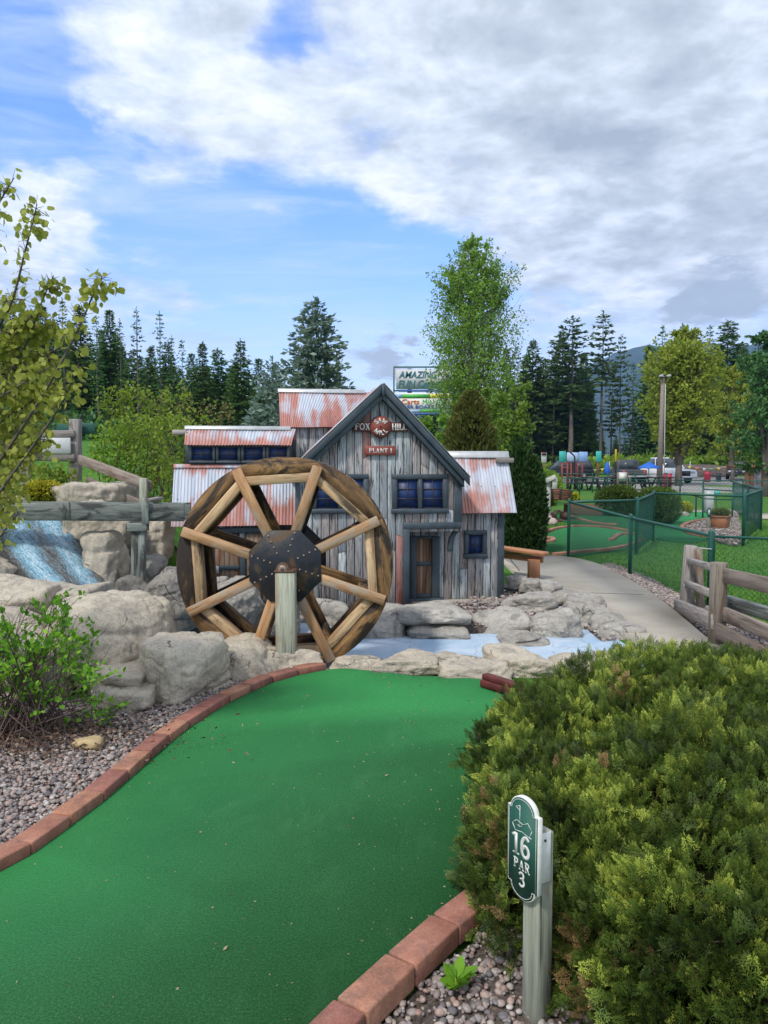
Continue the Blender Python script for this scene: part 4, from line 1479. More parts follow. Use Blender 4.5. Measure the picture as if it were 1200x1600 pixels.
def wheel_side(v0, front=True):
    """ring segments, inner beams and spokes of one face; v0 front of the ring"""
    off = math.radians(26.0)
    t1 = 0.04
    for k in range(8):
        a0, a1 = off + k * PI / 4, off + (k + 1) * PI / 4
        rin = 0.845 / math.cos(PI / 8) * WR
        poly = [(WR * math.cos(a0 + (a1 - a0) * i / 10), WR * math.sin(a0 + (a1 - a0) * i / 10)) for i in range(11)]
        poly += [(rin * math.cos(a1), rin * math.sin(a1)), (rin * math.cos(a0), rin * math.sin(a0))]
        am = (a0 + a1) / 2
        ca, sa = math.cos(am), math.sin(am)
        mb = MB()
        n = len(poly)
        pts = [(p[0] * 0.999, p[1] * 0.999) for p in poly]
        vs = [(p, v0, q) for p, q in pts] + [(p, v0 + t1, q) for p, q in pts]
        g = [(-p * sa + q * ca, p * ca + q * sa, c) for c in (0, t1) for p, q in pts]
        fs = [tuple(range(n)), tuple(range(2 * n - 1, n - 1, -1))] + [(i, i + n, (i + 1) % n + n, (i + 1) % n) for i in range(n)]
        mb.add(vs, fs, g)
        mb.build('rim_plate', 'wood_wheel_dark', wheel, bevel=0.004, **SUB)
        # straight beam inside the plate
        rb = 0.845 * WR - 0.040
        half = rb * math.tan(PI / 8) - 0.012
        c = Vector((rb * ca, v0 + 0.045, rb * sa))
        tv = Vector((-sa, 0, ca))
        mb = MB()
        mb.beam(c - tv * half, c + tv * half, 0.11, 0.074, up=(ca, 0, sa))
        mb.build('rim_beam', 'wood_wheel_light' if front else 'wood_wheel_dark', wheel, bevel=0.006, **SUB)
    for k in range(8):
        a0 = off + k * PI / 4
        d = Vector((math.cos(a0), 0, math.sin(a0)))
        mb = MB()
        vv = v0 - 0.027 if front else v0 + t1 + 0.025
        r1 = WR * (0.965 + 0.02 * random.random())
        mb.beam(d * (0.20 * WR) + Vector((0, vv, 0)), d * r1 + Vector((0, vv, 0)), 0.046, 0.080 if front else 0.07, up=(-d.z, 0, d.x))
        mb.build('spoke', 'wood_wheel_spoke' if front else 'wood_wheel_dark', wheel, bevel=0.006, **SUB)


wheel_side(0.0, True)
wheel_side(WT - 0.04, False)
# outer sheathing and bucket boards between the two rings
mb = MB()
nseg = 64
for k in range(nseg):
    a0, a1 = 2 * PI * k / nseg, 2 * PI * (k + 1) / nseg
    p = [(WR * 1.003, a0), (WR * 1.003, a1), (WR * 0.985, a1), (WR * 0.985, a0)]
    q = [(r * math.cos(a), r * math.sin(a)) for r, a in p]
    mb.prism(q, lambda a, b, c: (a, 0.041 + c, b), WT - 0.082)
mb.build('rim_skin', 'wood_wheel_dark', wheel, **SUB)
for k in range(8):
    am = math.radians(26) + k * PI / 4
    d = Vector((math.cos(am), 0, math.sin(am)))
    tv = Vector((-d.z, 0, d.x))
    mb = MB()
    mb.beam(d * (0.84 * WR) + Vector((0, 0.042, 0)) + tv * 0.03, d * (0.84 * WR) + Vector((0, WT - 0.041, 0)) + tv * 0.03, 0.24, 0.03, up=tv)
    mb.build('bucket_board', 'wood_wheel_dark', wheel, **SUB)
# hub
HO = 0.328 * WR
for v0, nm in ((-0.062, 'hub_plate'), (WT + 0.05, 'hub_plate')):
    mb = MB()
    rr = HO / math.cos(PI / 8)
    hc = (2.5 * 6.1 / 1200, 0.005)
    mb.prism([(hc[0] + rr * math.cos(PI / 8 + k * PI / 4), hc[1] + rr * 1.0 * math.sin(PI / 8 + k * PI / 4)) for k in range(8)], lambda a, b, c: (a, v0 + c, b), 0.010)
    hp = mb.build(nm, 'steel_plate', wheel, bevel=0.002, **SUB)
    if v0 < 0:
        for k in range(8):
            a0 = math.radians(26) + k * PI / 4
            for r_, s_ in ((0.42, 0.0), (0.60, 0.0), (0.78, 0.0), (0.96, 0.0)):
                if (r_ > 0.9 and k in (5, 6)):
                    continue
                rad = r_ * HO
                sh_ = 0.012 * (1 if int(r_ * 100) % 36 else -1)
                mb = MB()
                p = (hc[0] + rad * math.cos(a0) - sh_ * math.sin(a0), v0 - 0.002, hc[1] + rad * math.sin(a0) + sh_ * math.cos(a0))
                mb.sphere(p, 0.0085, 8, 6, (1, 0.7, 1))
                mb.build('bolt', 'bolt_metal', hp, smooth=True, **SUB)
mb = MB()
mb.tube([(0.012, -0.20, 0.0), (0.012, WT + 0.15, 0.0)], 0.024, 14)
mb.build('axle', 'rust_iron', wheel, smooth=False, **SUB)
# bearing post (stands by itself)
PY = WY - 0.235
pa, pb = at(429.5, 893, PY), at(460, 893, PY)
pw = pb.x - pa.x
pc = (pa.x + pb.x) / 2
post = thing('wheel_post', 'pale green treated timber post carrying the axle of the water wheel', 'post', (pc, PY + pw / 2, -0.1))
mb = MB()
mb.box((pc - pw / 2, PY, -0.1), (pc + pw / 2, PY + pw, pa.z - 0.008), axis=2)
mb.build('shaft', 'wood_treated', post, bevel=0.006)
mb = MB()
mb.box((pc - pw / 2 - 0.008, PY - 0.006, pa.z - 0.008), (pc + pw / 2 + 0.008, PY + pw, pa.z + 0.006))
mb.build('bearing_plate', 'rust_iron', post, bevel=0.002)
mb = MB()
bz = WC.z
bx = WC.x + 0.012
q = [(bx - 0.058, pa.z + 0.006), (bx + 0.058, pa.z + 0.006), (bx + 0.052, pa.z + 0.02)]
for k in range(13):
    an = PI * k / 12
    q.append((bx + 0.050 * math.cos(an), bz + 0.050 * math.sin(an)))
q.append((bx - 0.052, pa.z + 0.02))
mb.prism(q, lambda a, b, c: (a, PY + 0.025 + c, b), 0.06)
brg = mb.build('bearing', 'rust_iron', post, bevel=0.004)
mb = MB()
mb.prism([(bx + 0.034 * math.cos(2 * PI * k / 16), bz + 0.034 * math.sin(2 * PI * k / 16)) for k in range(16)], lambda a, b, c: (a, PY + 0.012 + c, b), 0.012)
mb.build('bearing_ring', 'bolt_metal', brg, bevel=0.002)
mb = MB()
mb.tube([(bx, PY + 0.001, bz), (bx, PY + 0.03, bz)], [0.014, 0.018], 6)
mb.build('axle_nut', 'rust_iron', brg)
# ================================================================== rocks


def ico(sub):
    bm = bmesh.new()
    bmesh.ops.create_icosphere(bm, subdivisions=sub, radius=1.0)
    V = np.array([v.co[:] for v in bm.verts])
    F = np.array([[v.index for v in f.verts] for f in bm.faces])
    bm.free()
    return V, F


ICO = {k: ico(k) for k in (1, 2, 3, 4, 5, 6)}


def rock_geo(dim, seed, sub=5, p=16.0, npl=10, rough=0.05, ledge=0, flat=0.0, rot=0.0, lump=0.16):
    rg = np.random.default_rng(seed)
    D, F = ICO[sub]
    N = [np.array(n, float) for n in ((1, 0, 0), (-1, 0, 0), (0, 1, 0), (0, -1, 0), (0, 0, 1), (0, 0, -1))]
    H = [1, 1, 1, 1, 1, 1]
    for k in range(npl):
        n = rg.normal(size=3)
        n[2] = n[2] * 0.75 + 0.15
        n /= np.linalg.norm(n)
        N.append(n)
        H.append(rg.uniform(0.80, 1.10))
    N, H = np.array(N), np.array(H)
    q = np.maximum(0, D @ N.T) / H
    r = (q ** p).sum(1) ** (-1 / p)
    V = D * r[:, None]
    nz = fbm(D * 1.7 + seed * 3.1, 4)
    V *= (1 + lump * nz)[:, None]
    V = V * (np.array(dim) / 2)
    s = min(dim)
    nf = fbm(V * 5.0 + seed * 1.7, 5)
    V += D * (nf * rough * (0.35 + 0.65 * s))[:, None]
    rd = np.abs(vnoise(V * np.array([2.6, 2.6, 4.2]) + seed * 2.3)) * 2
    V -= D * ((np.clip(0.30 - rd, 0, 1) * 0.20) * min(0.5, s))[:, None]
    rd = np.abs(vnoise(V * np.array([6, 6, 9]) + seed * 5.1)) * 2
    V -= D * ((np.clip(0.22 - rd, 0, 1) * 0.10) * min(0.5, s))[:, None]
    nf2 = fbm(V * 26.0 + seed, 3)
    V += D * (nf2 * 0.014)[:, None]
    if ledge:
        for k in range(ledge):
            zc = rg.uniform(-0.3, 0.25) * dim[2]
            tilt = rg.uniform(-0.15, 0.15)
            dz = V[:, 2] - zc - tilt * V[:, 0] - 0.05 * vnoise(V * 4 + k * 9)
            g = np.exp(-(dz / 0.016) ** 2) * 0.05
            h = np.linalg.norm(D[:, :2], axis=1)
            V[:, :2] -= (D[:, :2] * g[:, None]) * (h > 0.3)[:, None]
            V[:, :2] += D[:, :2] * (0.035 * (dz < 0))[:, None]
    if rot:
        c, s_ = math.cos(rot), math.sin(rot)
        V = V @ np.array([[c, s_, 0], [-s_, c, 0], [0, 0, 1]])
    return V, F


def rock(x0, y0, x1, y1, Y, dy, label, mat='rock_tan', seed=1, tint=1.0, bury=0.25, sub=5, name='boulder', group=None, tilt=0.0, **kw):
    ym = Y + 0.45 * dy
    a, b = at(x0, y1, Y + 0.3 * dy), at(x1, y1, Y + 0.3 * dy)
    zt = at(x0, y0, ym).z
    zb = at(x0, y1, Y).z
    h = zt - zb
    if mat == 'rock_grey':
        kw.setdefault('p', 7.0)
        kw.setdefault('rough', 0.04)
    zb -= bury * max(h, 0.12)
    dim = (b.x - a.x, dy, zt - zb)
    V, F = rock_geo(dim, seed, sub, **kw)
    if tilt:
        c, s_ = math.cos(tilt), math.sin(tilt)
        V = V @ np.array([[c, 0, s_], [0, 1, 0], [-s_, 0, c]]).T
    V = V + np.array([(a.x + b.x) / 2, Y + dy / 2, (zt + zb) / 2])
    o = np_obj(name, V, F, mat, smooth=True)
    tt = tint if isinstance(tint, tuple) else (tint, tint, tint)
    o.color = (*tt, 1)
    tag(o, label, 'rock', group)
    return o


T = 'rock_tan'
G = 'rock_grey'
# left bank, front
rock(85, 922, 245, 1062, 5.2, 1.15, 'largest tan boulder with smooth slanting face, behind the leafy twig shrub', T, 3, 1.0, 0.5, sub=6, npl=7, ledge=2, p=8.0, lump=0.08, rough=0.03)
rock(135, 1040, 236, 1088, 4.95, 0.6, 'tan ledge of rock squeezed under the largest boulder', T, 5, 0.95, 0.5)
rock(140, 1068, 243, 1122, 4.80, 0.5, 'low pale rock at the edge of the gravel under the largest boulder', T, 8, 0.98, 0.5)
rock(222, 995, 350, 1098, 4.95, 0.85, 'blocky tan boulder with a split face, left of the water wheel foot', T, 12, 1.05, 0.4, sub=6, npl=9, lump=0.06, rough=0.025, ledge=1)
rock(296, 1004, 440, 1076, 5.52, 0.65, 'sloping tan rock behind the brick curve at the foot of the wheel', T, 17, 0.98, 0.5, npl=6)
rock(372, 1016, 512, 1050, 5.80, 0.30, 'flat tan rock around the foot of the wheel post', T, 23, 1.02, 0.6, npl=5)
rock(-90, 898, 76, 990, 5.7, 1.0, 'smooth tan boulder at the left edge below the waterfall', T, 29, 1.02, 0.5, sub=6, npl=6)
rock(-160, 945, 118, 1140, 5.0, 0.9, 'rounded boulder mostly hidden behind the leafy twig shrub', T, 31, 0.92, 0.4, sub=6, npl=6)
rock(60, 915, 150, 960, 6.1, 0.7, 'low rock between the waterfall foot and the largest boulder', T, 37, 0.95, 0.5)
# bank around the waterfall
rock(84, 756, 202, 815, 9.1, 1.3, 'broad tan rock on top of the bank under the sloping rails', T, 41, 0.95, 0.6, sub=6, npl=7)
rock(95, 788, 196, 886, 8.0, 1.1, 'slanting tan slab right of the waterfall below the flume', T, 43, 0.95, 0.5, sub=6, tilt=0.35, npl=8)
rock(128, 830, 200, 892, 7.55, 0.6, 'wedge shaped pale rock between waterfall and flume post', T, 47, 0.98, 0.4, npl=8)
rock(186, 800, 266, 900, 8.5, 1.0, 'tall pale rock behind the flume post', T, 53, 1.0, 0.3, sub=6, npl=7)
rock(176, 868, 262, 908, 7.75, 0.5, 'flat grey rock crossing behind the flume post', G, 59, 0.9, 0.3)
rock(150, 876, 184, 930, 7.45, 0.45, 'small dark grey rock right beside the foot of the waterfall', G, 61, 0.72, 0.4)
rock(176, 898, 240, 948, 7.35, 0.5, 'dark wet rock just left of the flume post foot', G, 67, 0.62, 0.4)
rock(222, 884, 318, 958, 7.3, 0.8, 'dark grey boulder between the flume post and the wheel rim', G, 71, 0.72, 0.4, sub=6, npl=7)
rock(225, 940, 318, 985, 7.05, 0.5, 'low dark rock at the creek edge under the wheel rim', G, 73, 0.55, 0.4)
rock(-60, 870, 14, 930, 7.0, 0.8, 'grey rock at the left edge beside the waterfall', T, 79, 0.85, 0.4)
rock(-20, 770, 60, 812, 8.8, 0.9, 'tan rock at the lip above the waterfall', T, 83, 0.9, 0.6)
# behind and beside the wheel
rock(316, 906, 412, 990, 7.15, 0.7, 'grey boulder seen through the left spokes of the wheel', G, 89, 0.95, 0.4, sub=6, npl=7)
rock(408, 930, 470, 994, 7.2, 0.5, 'grey rock seen behind the wheel post', G, 97, 0.8, 0.4)
rock(455, 934, 545, 976, 7.75, 0.5, 'pale rounded rock seen through the lower right spokes', G, 101, 1.15, 0.4)
rock(322, 900, 356, 925, 7.75, 0.35, 'small grey stone at the barn door sill', G, 103, 1.0, 0.5)
# row along the mill front
rock(536, 950, 646, 1005, 7.15, 0.65, 'cracked grey boulder against the right rim of the wheel', G, 107, 1.1, 0.4, sub=6, npl=8)
rock(622, 940, 735, 986, 7.25, 0.85, 'wide rounded boulder below the porch post', G, 109, 1.2, 0.2, sub=6, npl=5)
rock(634, 972, 732, 1001, 7.1, 0.6, 'flat ledge of rock underneath the wide porch boulder', G, 113, 1.05, 0.4)
rock(734, 951, 826, 993, 7.35, 0.5, 'squarish boulder below the small landing of the mill', G, 127, 1.12, 0.35, sub=6, npl=6)
rock(778, 986, 860, 1020, 6.85, 0.5, 'low layered rock in the creek in front of the squarish boulder', G, 131, 1.0, 0.4, ledge=1)
rock(826, 956, 908, 1006, 7.2, 0.45, 'rounded boulder right of the squarish one at the creek', G, 137, 1.12, 0.35, sub=6, npl=6)
rock(788, 926, 868, 958, 8.1, 0.5, 'flat pale slab of rock beside the right corner of the mill', G, 139, 1.15, 0.3, npl=5)
# stones lining the path
PS = 'lining stone of the concrete path'
for i, (q, lb) in enumerate((((790, 897, 824, 920, 9.3, 0.3), 'farthest stone lining the concrete path, next to the mill corner'),
                             ((811, 905, 848, 930, 9.0, 0.35), 'second stone lining the path, near the bench leg'),
                             ((843, 905, 882, 934, 8.85, 0.35), 'grey stone lining the path at the inside of its bend'),
                             ((860, 918, 916, 950, 8.35, 0.42), 'slanted stone lining the path above the narrow water'),
                             ((876, 930, 954, 966, 7.95, 0.42), 'broad stone lining the path beside the narrow water'),
                             ((900, 946, 968, 984, 7.65, 0.40), 'dark cleft stone lining the path between two broad ones'),
                             ((922, 960, 988, 994, 7.35, 0.40), 'flat topped stone lining the path near the cedar hedge'),
                             ((930, 974, 1008, 1014, 7.05, 0.42), 'nearest stone lining the path, just above the cedar hedge'))):
    rock(*q, lb, G, 150 + i * 7, 1.05 + 0.14 * (i % 3 - 1), 0.2, name='boulder', group='stones lining the concrete path')
# edge of the green
rock(508, 1028, 600, 1052, 5.9, 0.3, 'low pale rock at the end of the green beside the wheel', T, 211, 1.0, 0.5)
rock(582, 1022, 694, 1060, 5.75, 0.42, 'long low rock between the green and the pale creek', T, 223, 0.95, 0.45, sub=6, npl=6)
rock(680, 1020, 736, 1046, 6.05, 0.3, 'small rounded rock behind the long ones at the green end', T, 227, 0.92, 0.5)
rock(686, 1033, 802, 1066, 5.6, 0.45, 'low split rock at the far right of the green', T, 229, 1.0, 0.5, npl=6)
rock(762, 1016, 880, 1070, 5.75, 0.6, 'sloping pale rock above the red timber', T, 233, 1.0, 0.5, sub=6, npl=6)
rock(870, 1022, 1000, 1075, 5.7, 0.6, 'pale rock disappearing behind the cedar hedge', T, 239, 0.98, 0.5)

# creek bed, painted pale blue
cb = smooth_poly([Vector((-3.0, 6.9, 0)), Vector((-2.6, 7.9, 0)), Vector((-1.2, 7.9, 0)), Vector((-0.2, 7.6, 0)), Vector((0.6, 7.45, 0)), Vector((1.3, 7.45, 0)), Vector((1.7, 7.7, 0)), Vector((1.95, 8.5, 0)), Vector((2.12, 8.4, 0)), Vector((2.05, 7.6, 0)), Vector((2.3, 7.0, 0)), Vector((2.3, 6.0, 0)),
                  Vector((1.2, 5.75, 0)), Vector((0, 5.8, 0)), Vector((-1.2, 5.7, 0)), Vector((-2.4, 6.0, 0))], 5, True)
bank = [Vector((-0.3, 7.5, 0)), Vector((0.6, 7.38, 0)), Vector((1.3, 7.40, 0)), Vector((1.72, 7.7, 0)), Vector((1.92, 8.5, 0)), Vector((2.1, 9.0, 0)), Vector((1.6, 9.9, 0)), Vector((1.0, 9.6, 0)), Vector((1.0, 8.7, 0)), Vector((-0.3, 8.4, 0))]
bank2 = [Vector((2.02, 7.05, 0)), Vector((2.05, 8.6, 0)), Vector((1.75, 9.6, 0)), Vector((1.82, 9.6, 0)), Vector((2.14, 8.6, 0)), Vector((2.28, 7.6, 0)), Vector((2.26, 7.0, 0))]


def creek():
    xs, ys = np.arange(-3.2, 2.6, 0.07), np.arange(5.4, 9.0, 0.07)
    X, Y = np.meshgrid(xs, ys)
    P = np.stack([X, Y, X * 0], -1).reshape(-1, 3)
    Z = -0.07 + 0.035 * fbm(P * 1.3, 4) + 0.06 * ss(7.6, 8.9, P[:, 1]) * ss(1.3, 2.2, P[:, 0]) + 0.07 * ss(7.4, 8.2, P[:, 1])
    P[:, 2] = Z
    ins = in_poly(P[:, 0], P[:, 1], cb)
    i = np.arange(X.size).reshape(X.shape)
    F = np.stack([i[:-1, :-1], i[:-1, 1:], i[1:, 1:], i[1:, :-1]], -1).reshape(-1, 4)
    F = F[ins[F].all(1)]
    tag(np_obj('creek_bed', P, F, 'creek_paint', smooth=True), kind='structure')


creek()


def waterfall():
    Lp = [(-60, 812, 8.3), (-40, 840, 8.0), (-5, 885, 7.6), (55, 935, 7.1), (85, 975, 6.95)]
    Rp = [(104, 812, 8.35), (126, 845, 8.05), (150, 885, 7.65), (176, 935, 7.15), (195, 975, 7.0)]
    n = 40
    Lc = smooth_poly([at(*p) for p in Lp], 10)
    Rc = smooth_poly([at(*p) for p in Rp], 10)
    V, gco, foam = [], [], []
    for i, (a, b) in enumerate(zip(Lc, Rc)):
        for j in range(n + 1):
            q = j / n
            p = a.lerp(b, q)
            V.append(p + Vector((0, -0.10 * math.sin(PI * q), 0.10 * math.sin(PI * q))))
            gco.append((i * 0.045 + 0.12 * math.sin(q * 5), q * 1.0 + 0.03 * math.sin(i * .2), 0))
            foam.append(0.9 * math.exp(-((q - 0.80) / 0.11) ** 2) + 0.95 * math.exp(-((q - 0.40 + 0.004 * (i - 20)) / 0.13) ** 2) - 0.25 * (q < 0.2))
    V = np.array([tuple(p) for p in V])
    V += (fbm(V * 4, 4) * 0.10)[:, None] * np.array([0, -0.7, 0.7])
    V += (fbm(V * 16, 3) * 0.03)[:, None] * np.array([0, -0.7, 0.7])
    m = len(Lc)
    i = np.arange(m * (n + 1)).reshape(m, n + 1)
    F = np.stack([i[:-1, :-1], i[1:, :-1], i[1:, 1:], i[:-1, 1:]], -1).reshape(-1, 4)
    fo = np.array(foam)[F].mean(1)
    tag(np_obj('waterfall', V, F, 'falling_water', smooth=True, rnd=fo, gco=np.array(gco)), kind='structure')


waterfall()

# ================================================================== flume and left fence


def bar(name, mat, parent, p0, p1, w, h, up=(0, 0, 1), bevel=0.005, **kw):
    mb = MB()
    mb.beam(p0, p1, w, h, up, **kw)
    return mb.build(name, mat, parent, bevel=bevel)


FY = 7.6
fl = thing('flume', 'weathered wooden trough carrying water from the left bank towards the wheel', 'flume', at(215, 950, FY))
b0, b1 = at(-130, 798.5, FY - 0.12), at(288, 801, FY)
hgt = 27 / 1200 * FY
bar('side_board', 'wood_flume', fl, b0, b1, 0.04, hgt)
bar('side_board', 'wood_flume', fl, b0 + Vector((0, 0.26, 0)), b1 + Vector((0, 0.26, 0)), 0.04, hgt)
bar('bottom_board', 'wood_flume', fl, b0 + Vector((0, 0.13, -hgt / 2 + 0.025)), b1 + Vector((-0.003, 0.13, -hgt / 2 + 0.025)), 0.218, 0.03)
c_ = at(104, 798, FY - 0.07)
bar('cleat', 'wood_flume', fl, c_ + Vector((0, 0, -hgt * .5)), c_ + Vector((0, 0, hgt * .5)), 0.07, 0.03, up=(0, 1, 0))
c_ = at(227, 798, FY - 0.06)
bar('cleat', 'wood_flume', fl, c_ + Vector((0, 0, -hgt * .75)), c_ + Vector((0, 0, hgt * .72)), 0.07, 0.035, up=(0, 1, 0))
bar('cross_piece', 'wood_grey', fl, at(227, 783, FY - 0.075), at(227, 783, FY - 0.075) + Vector((0.02, 0.42, 0.01)), 0.08, 0.03)
bar('cap_block', 'wood_flume', fl, at(201, 823, FY - 0.02), at(231, 823, FY - 0.02), 0.10, 0.085)
for x0, x1, w in ((212, 214, 0.075), (222.5, 222, 0.062)):
    p, q = at(x0, 829, FY), at(x1, 960, FY)
    bar('leg', 'wood_flume', fl, q, p, w, 0.08, up=(0, 1, 0))
bar('brace', 'wood_grey', fl, at(226, 965, FY - 0.09), at(236, 938, FY - 0.09), 0.05, 0.05, up=(0, 1, 0))

ff = thing('ranch_fence', 'grey split rail fence with a blank white panel on the grassy bank at left', 'fence', at(118, 757, 10.5))
for (x0, y0, x1, y1, Y, w) in ((118, 655, 117, 770, 10.5, 0.135), (41, 672, 44, 782, 10.3, 0.135), (-60, 672, -62, 782, 10.1, 0.135)):
    p, q = at(x0, y0, Y), at(x1, y1, Y)
    bar('post', 'wood_grey', ff, q - Vector((0, 0, 0.3)), p, w, w, up=(0, 1, 0), bevel=0.01)
for (x0, y0, x1, y1, Y, h, th) in ((62, 678.5, 117, 678, 10.42, 0.10, 0.06), (48, 714, 117, 715.5, 10.40, 0.10, 0.06), (-60, 716, 42, 716, 10.25, 0.10, 0.06), (-60, 690, 42, 690, 10.25, 0.10, 0.06)):
    bar('rail', 'wood_grey', ff, at(x0, y0, Y), at(x1, y1, Y), th, h, bevel=0.012)
mb = MB()
a, b = at(64, 684, 10.36), at(110, 708.5, 10.36)
mb.box((a.x, 10.36, b.z), (b.x, 10.385, a.z))
mb.build('panel', 'white_panel', ff, bevel=0.004)
sr = thing('sloping_fence', 'two weathered rails sloping down to a short pale post behind the flume', 'fence', at(225, 790, 9.3))
bar('post', 'wood_treated', sr, at(225, 800, 9.3), at(225, 747, 9.3), 0.09, 0.09, up=(0, 1, 0), bevel=0.008)
bar('rail', 'wood_rail_old', sr, at(124, 718, 10.3), at(236, 760, 9.36), 0.04, 0.13, bevel=0.006)
bar('rail', 'wood_rail_old', sr, at(136, 752, 10.3), at(220, 789, 9.36), 0.04, 0.12, bevel=0.006)
gs = thing('green_board', 'dark green blank board fixed behind the grey fence post', 'board', at(118, 670, 10.65))
mb = MB()
a, b = at(88, 661, 10.62), at(148, 678, 10.62)
r_ = 0.025
mb.prism([(a.x, b.z), (b.x - r_, b.z), (b.x, b.z + r_), (b.x, a.z - r_), (b.x - r_, a.z), (a.x, a.z)], lambda p, q, c: (p, 10.62 + c, q), 0.02)
mb.build('plate', 'sign_green', gs, bevel=0.003)
bar('bracket', 'slate_dark', gs, at(118, 669, 10.70), at(130, 645, 10.70), 0.03, 0.02)
# small putting green glimpsed behind the wheel on the left
sheet('putting_green', [at(230, 852, 10.5), at(300, 855, 10.5), at(310, 832, 12.5), at(230, 830, 12.5)], at(268, 853, 10.6).z, 'carpet_turf', 0.3)
for q, lb in (((228, 858, 10.45, 312, 858), 'red timber edge along the small green seen left of the wheel'),):
    o = thing('timber_edge', lb, 'edging', at(268, 858, 10.45))
    bar('timber', 'red_timber', o, at(q[0], q[1], q[2]), at(q[3], q[4], q[2]), 0.06, 0.07)

# ================================================================== pebbles and litter


def rot_mats(n, rg):
    q = rg.normal(size=(n, 4))
    q /= np.linalg.norm(q, axis=1)[:, None]
    w, x, y, z = q.T
    return np.stack([np.stack([1 - 2 * (y * y + z * z), 2 * (x * y - z * w), 2 * (x * z + y * w)], -1),
                     np.stack([2 * (x * y + z * w), 1 - 2 * (x * x + z * z), 2 * (y * z - x * w)], -1),
                     np.stack([2 * (x * z - y * w), 2 * (y * z + x * w), 1 - 2 * (x * x + y * y)], -1)], 1)


def pebbles(name, poly, n, r0, r1, z, seed, sub=1, avoid=None, kind='stuff', zf=None):
    rg = np.random.default_rng(seed)
    P = np.array([(p[0], p[1]) for p in poly])
    lo, hi = P.min(0), P.max(0)
    pts = np.zeros((0, 2))
    while len(pts) < n:
        c = rg.uniform(lo, hi, size=(n * 2, 2))
        pts = np.concatenate([pts, c[in_poly(c[:, 0], c[:, 1], poly)]])
    pts = pts[:n]
    BV, BF = ICO[sub]
    R = rot_mats(n, rg)
    s = (r0 + (r1 - r0) * rg.random(n) ** 1.8)[:, None] * rg.uniform(0.65, 1.25, (n, 3))
    V = np.einsum('nij,nvj->nvi', R, BV[None] * s[:, None, :])
    V[:, :, 2] *= 0.7
    zz = np.full(n, z) if zf is None else zf(pts[:, 0], pts[:, 1])
    V += np.stack([pts[:, 0], pts[:, 1], zz + rg.uniform(-0.3, 0.75, n) * r1], -1)[:, None, :]
    F = (BF[None] + (np.arange(n) * len(BV))[:, None, None]).reshape(-1, 3)
    rnd = np.repeat(rg.random(n), len(BF))
    o = np_obj(name, V.reshape(-1, 3), F, 'pebble', smooth=True, rnd=rnd)
    return tag(o, 'loose mixed grey and pink gravel pebbles', 'gravel', None, kind)


for bk_, nn, sd, zz_ in ((bank, 2600, 41, 0.0), (bank2, 350, 42, -0.06)):
    sheet('gravel_bed', bk_, zz_ - 0.004, 'dirt', 0.32)
    o = pebbles('gravel', bk_, nn, 0.010, 0.030, zz_, sd)
    o['label'] = 'pebbles between the boulders along the mill and the path'
gl = [gp(*p) + Vector((-0.10, 0.06, 0)) for p in left_px]
gpoly = gl + [gp(440, 1042), gp(300, 1070), gp(200, 1085), gp(60, 1100), gp(-120, 1100), gp(-330, 1230), gp(-200, 1420)]
sheet('gravel_bed', gpoly, -0.012, 'dirt', 0.05)
o = pebbles('gravel', gpoly, 15000, 0.006, 0.020, -0.008, 5)
o['label'] = 'mixed grey and pink pebbles between the bricks and the left boulders'
gr2 = [gp(752, 1430) + Vector((0.08, 0, 0)), gp(680, 1490), gp(640, 1530), gp(560, 1605), gp(480, 1700), gp(1100, 1750), gp(1300, 1600), gp(1200, 1450), gp(900, 1420)]
gr2 = [Vector((0.43, 3.0, 0)), gp(775, 1440), gp(690, 1500), gp(635, 1552), gp(570, 1625), gp(480, 1730), Vector((1.6, 1.5, 0)), Vector((2.2, 2.6, 0)), Vector((1.4, 3.4, 0))]
sheet('gravel_bed', gr2, -0.020, 'dirt', 0.05)
o = pebbles('gravel', gr2, 8000, 0.005, 0.017, -0.016, 6, sub=2)
o['label'] = 'rounded pebbles around the hole sign post and the small weed'
# smooth cream stone on the gravel
V, F = rock_geo((0.165, 0.075, 0.072), 77, 4, p=3.0, npl=0, rough=0.02)
V[:, 2] *= 1 + 0.25 * np.sin(V[:, 0] * 30)
p = gp(134, 1172)
o = tag(np_obj('smooth_stone', V + np.array([p.x, p.y + 0.03, 0.028]), F, 'stone_cream', smooth=True), 'smooth cream peanut shaped stone lying on the gravel', 'stone')
p0 = gp(188, 1160)
o = thing('plant_marker', 'tiny wooden plant marker stick standing in the gravel', 'marker', p0)
bar('stick', 'wood_treated', o, p0, p0 + Vector((0, 0, 0.055)), 0.014, 0.006, bevel=0.001)
# red timber rail at the far end of the green
tr = thing('red_rail', 'short dark red stepped timber rail lying on the green against the hedge', 'rail', gp(790, 1075))
bar('rail_base', 'red_timber', tr, gp(757, 1072) + Vector((0, 0, 0.03)), gp(850, 1102) + Vector((0, 0, 0.03)), 0.10, 0.05)
bar('rail_top', 'red_timber', tr, gp(757, 1072) + Vector((0, 0, 0.075)), gp(850, 1102) + Vector((0, 0, 0.075)), 0.06, 0.04)


# ================================================================== foliage generators


def quads(P, A, L, W, rg, roll=None, fold=0.0):
    """rhombus leaves at P growing along unit vectors A"""
    n = len(P)
    A = A / np.maximum(1e-6, np.linalg.norm(A, axis=1))[:, None]
    R = rg.normal(size=(n, 3))
    S = np.cross(A, R)
    S /= np.maximum(1e-6, np.linalg.norm(S, axis=1))[:, None]
    L = np.broadcast_to(L, (n,))[:, None]
    W = np.broadcast_to(W, (n,))[:, None]
    m = P + A * L * 0.45
    V = np.stack([P, m + S * W / 2, P + A * L, m - S * W / 2], 1)
    F = np.arange(n * 4).reshape(n, 4)
    return V.reshape(-1, 3), F


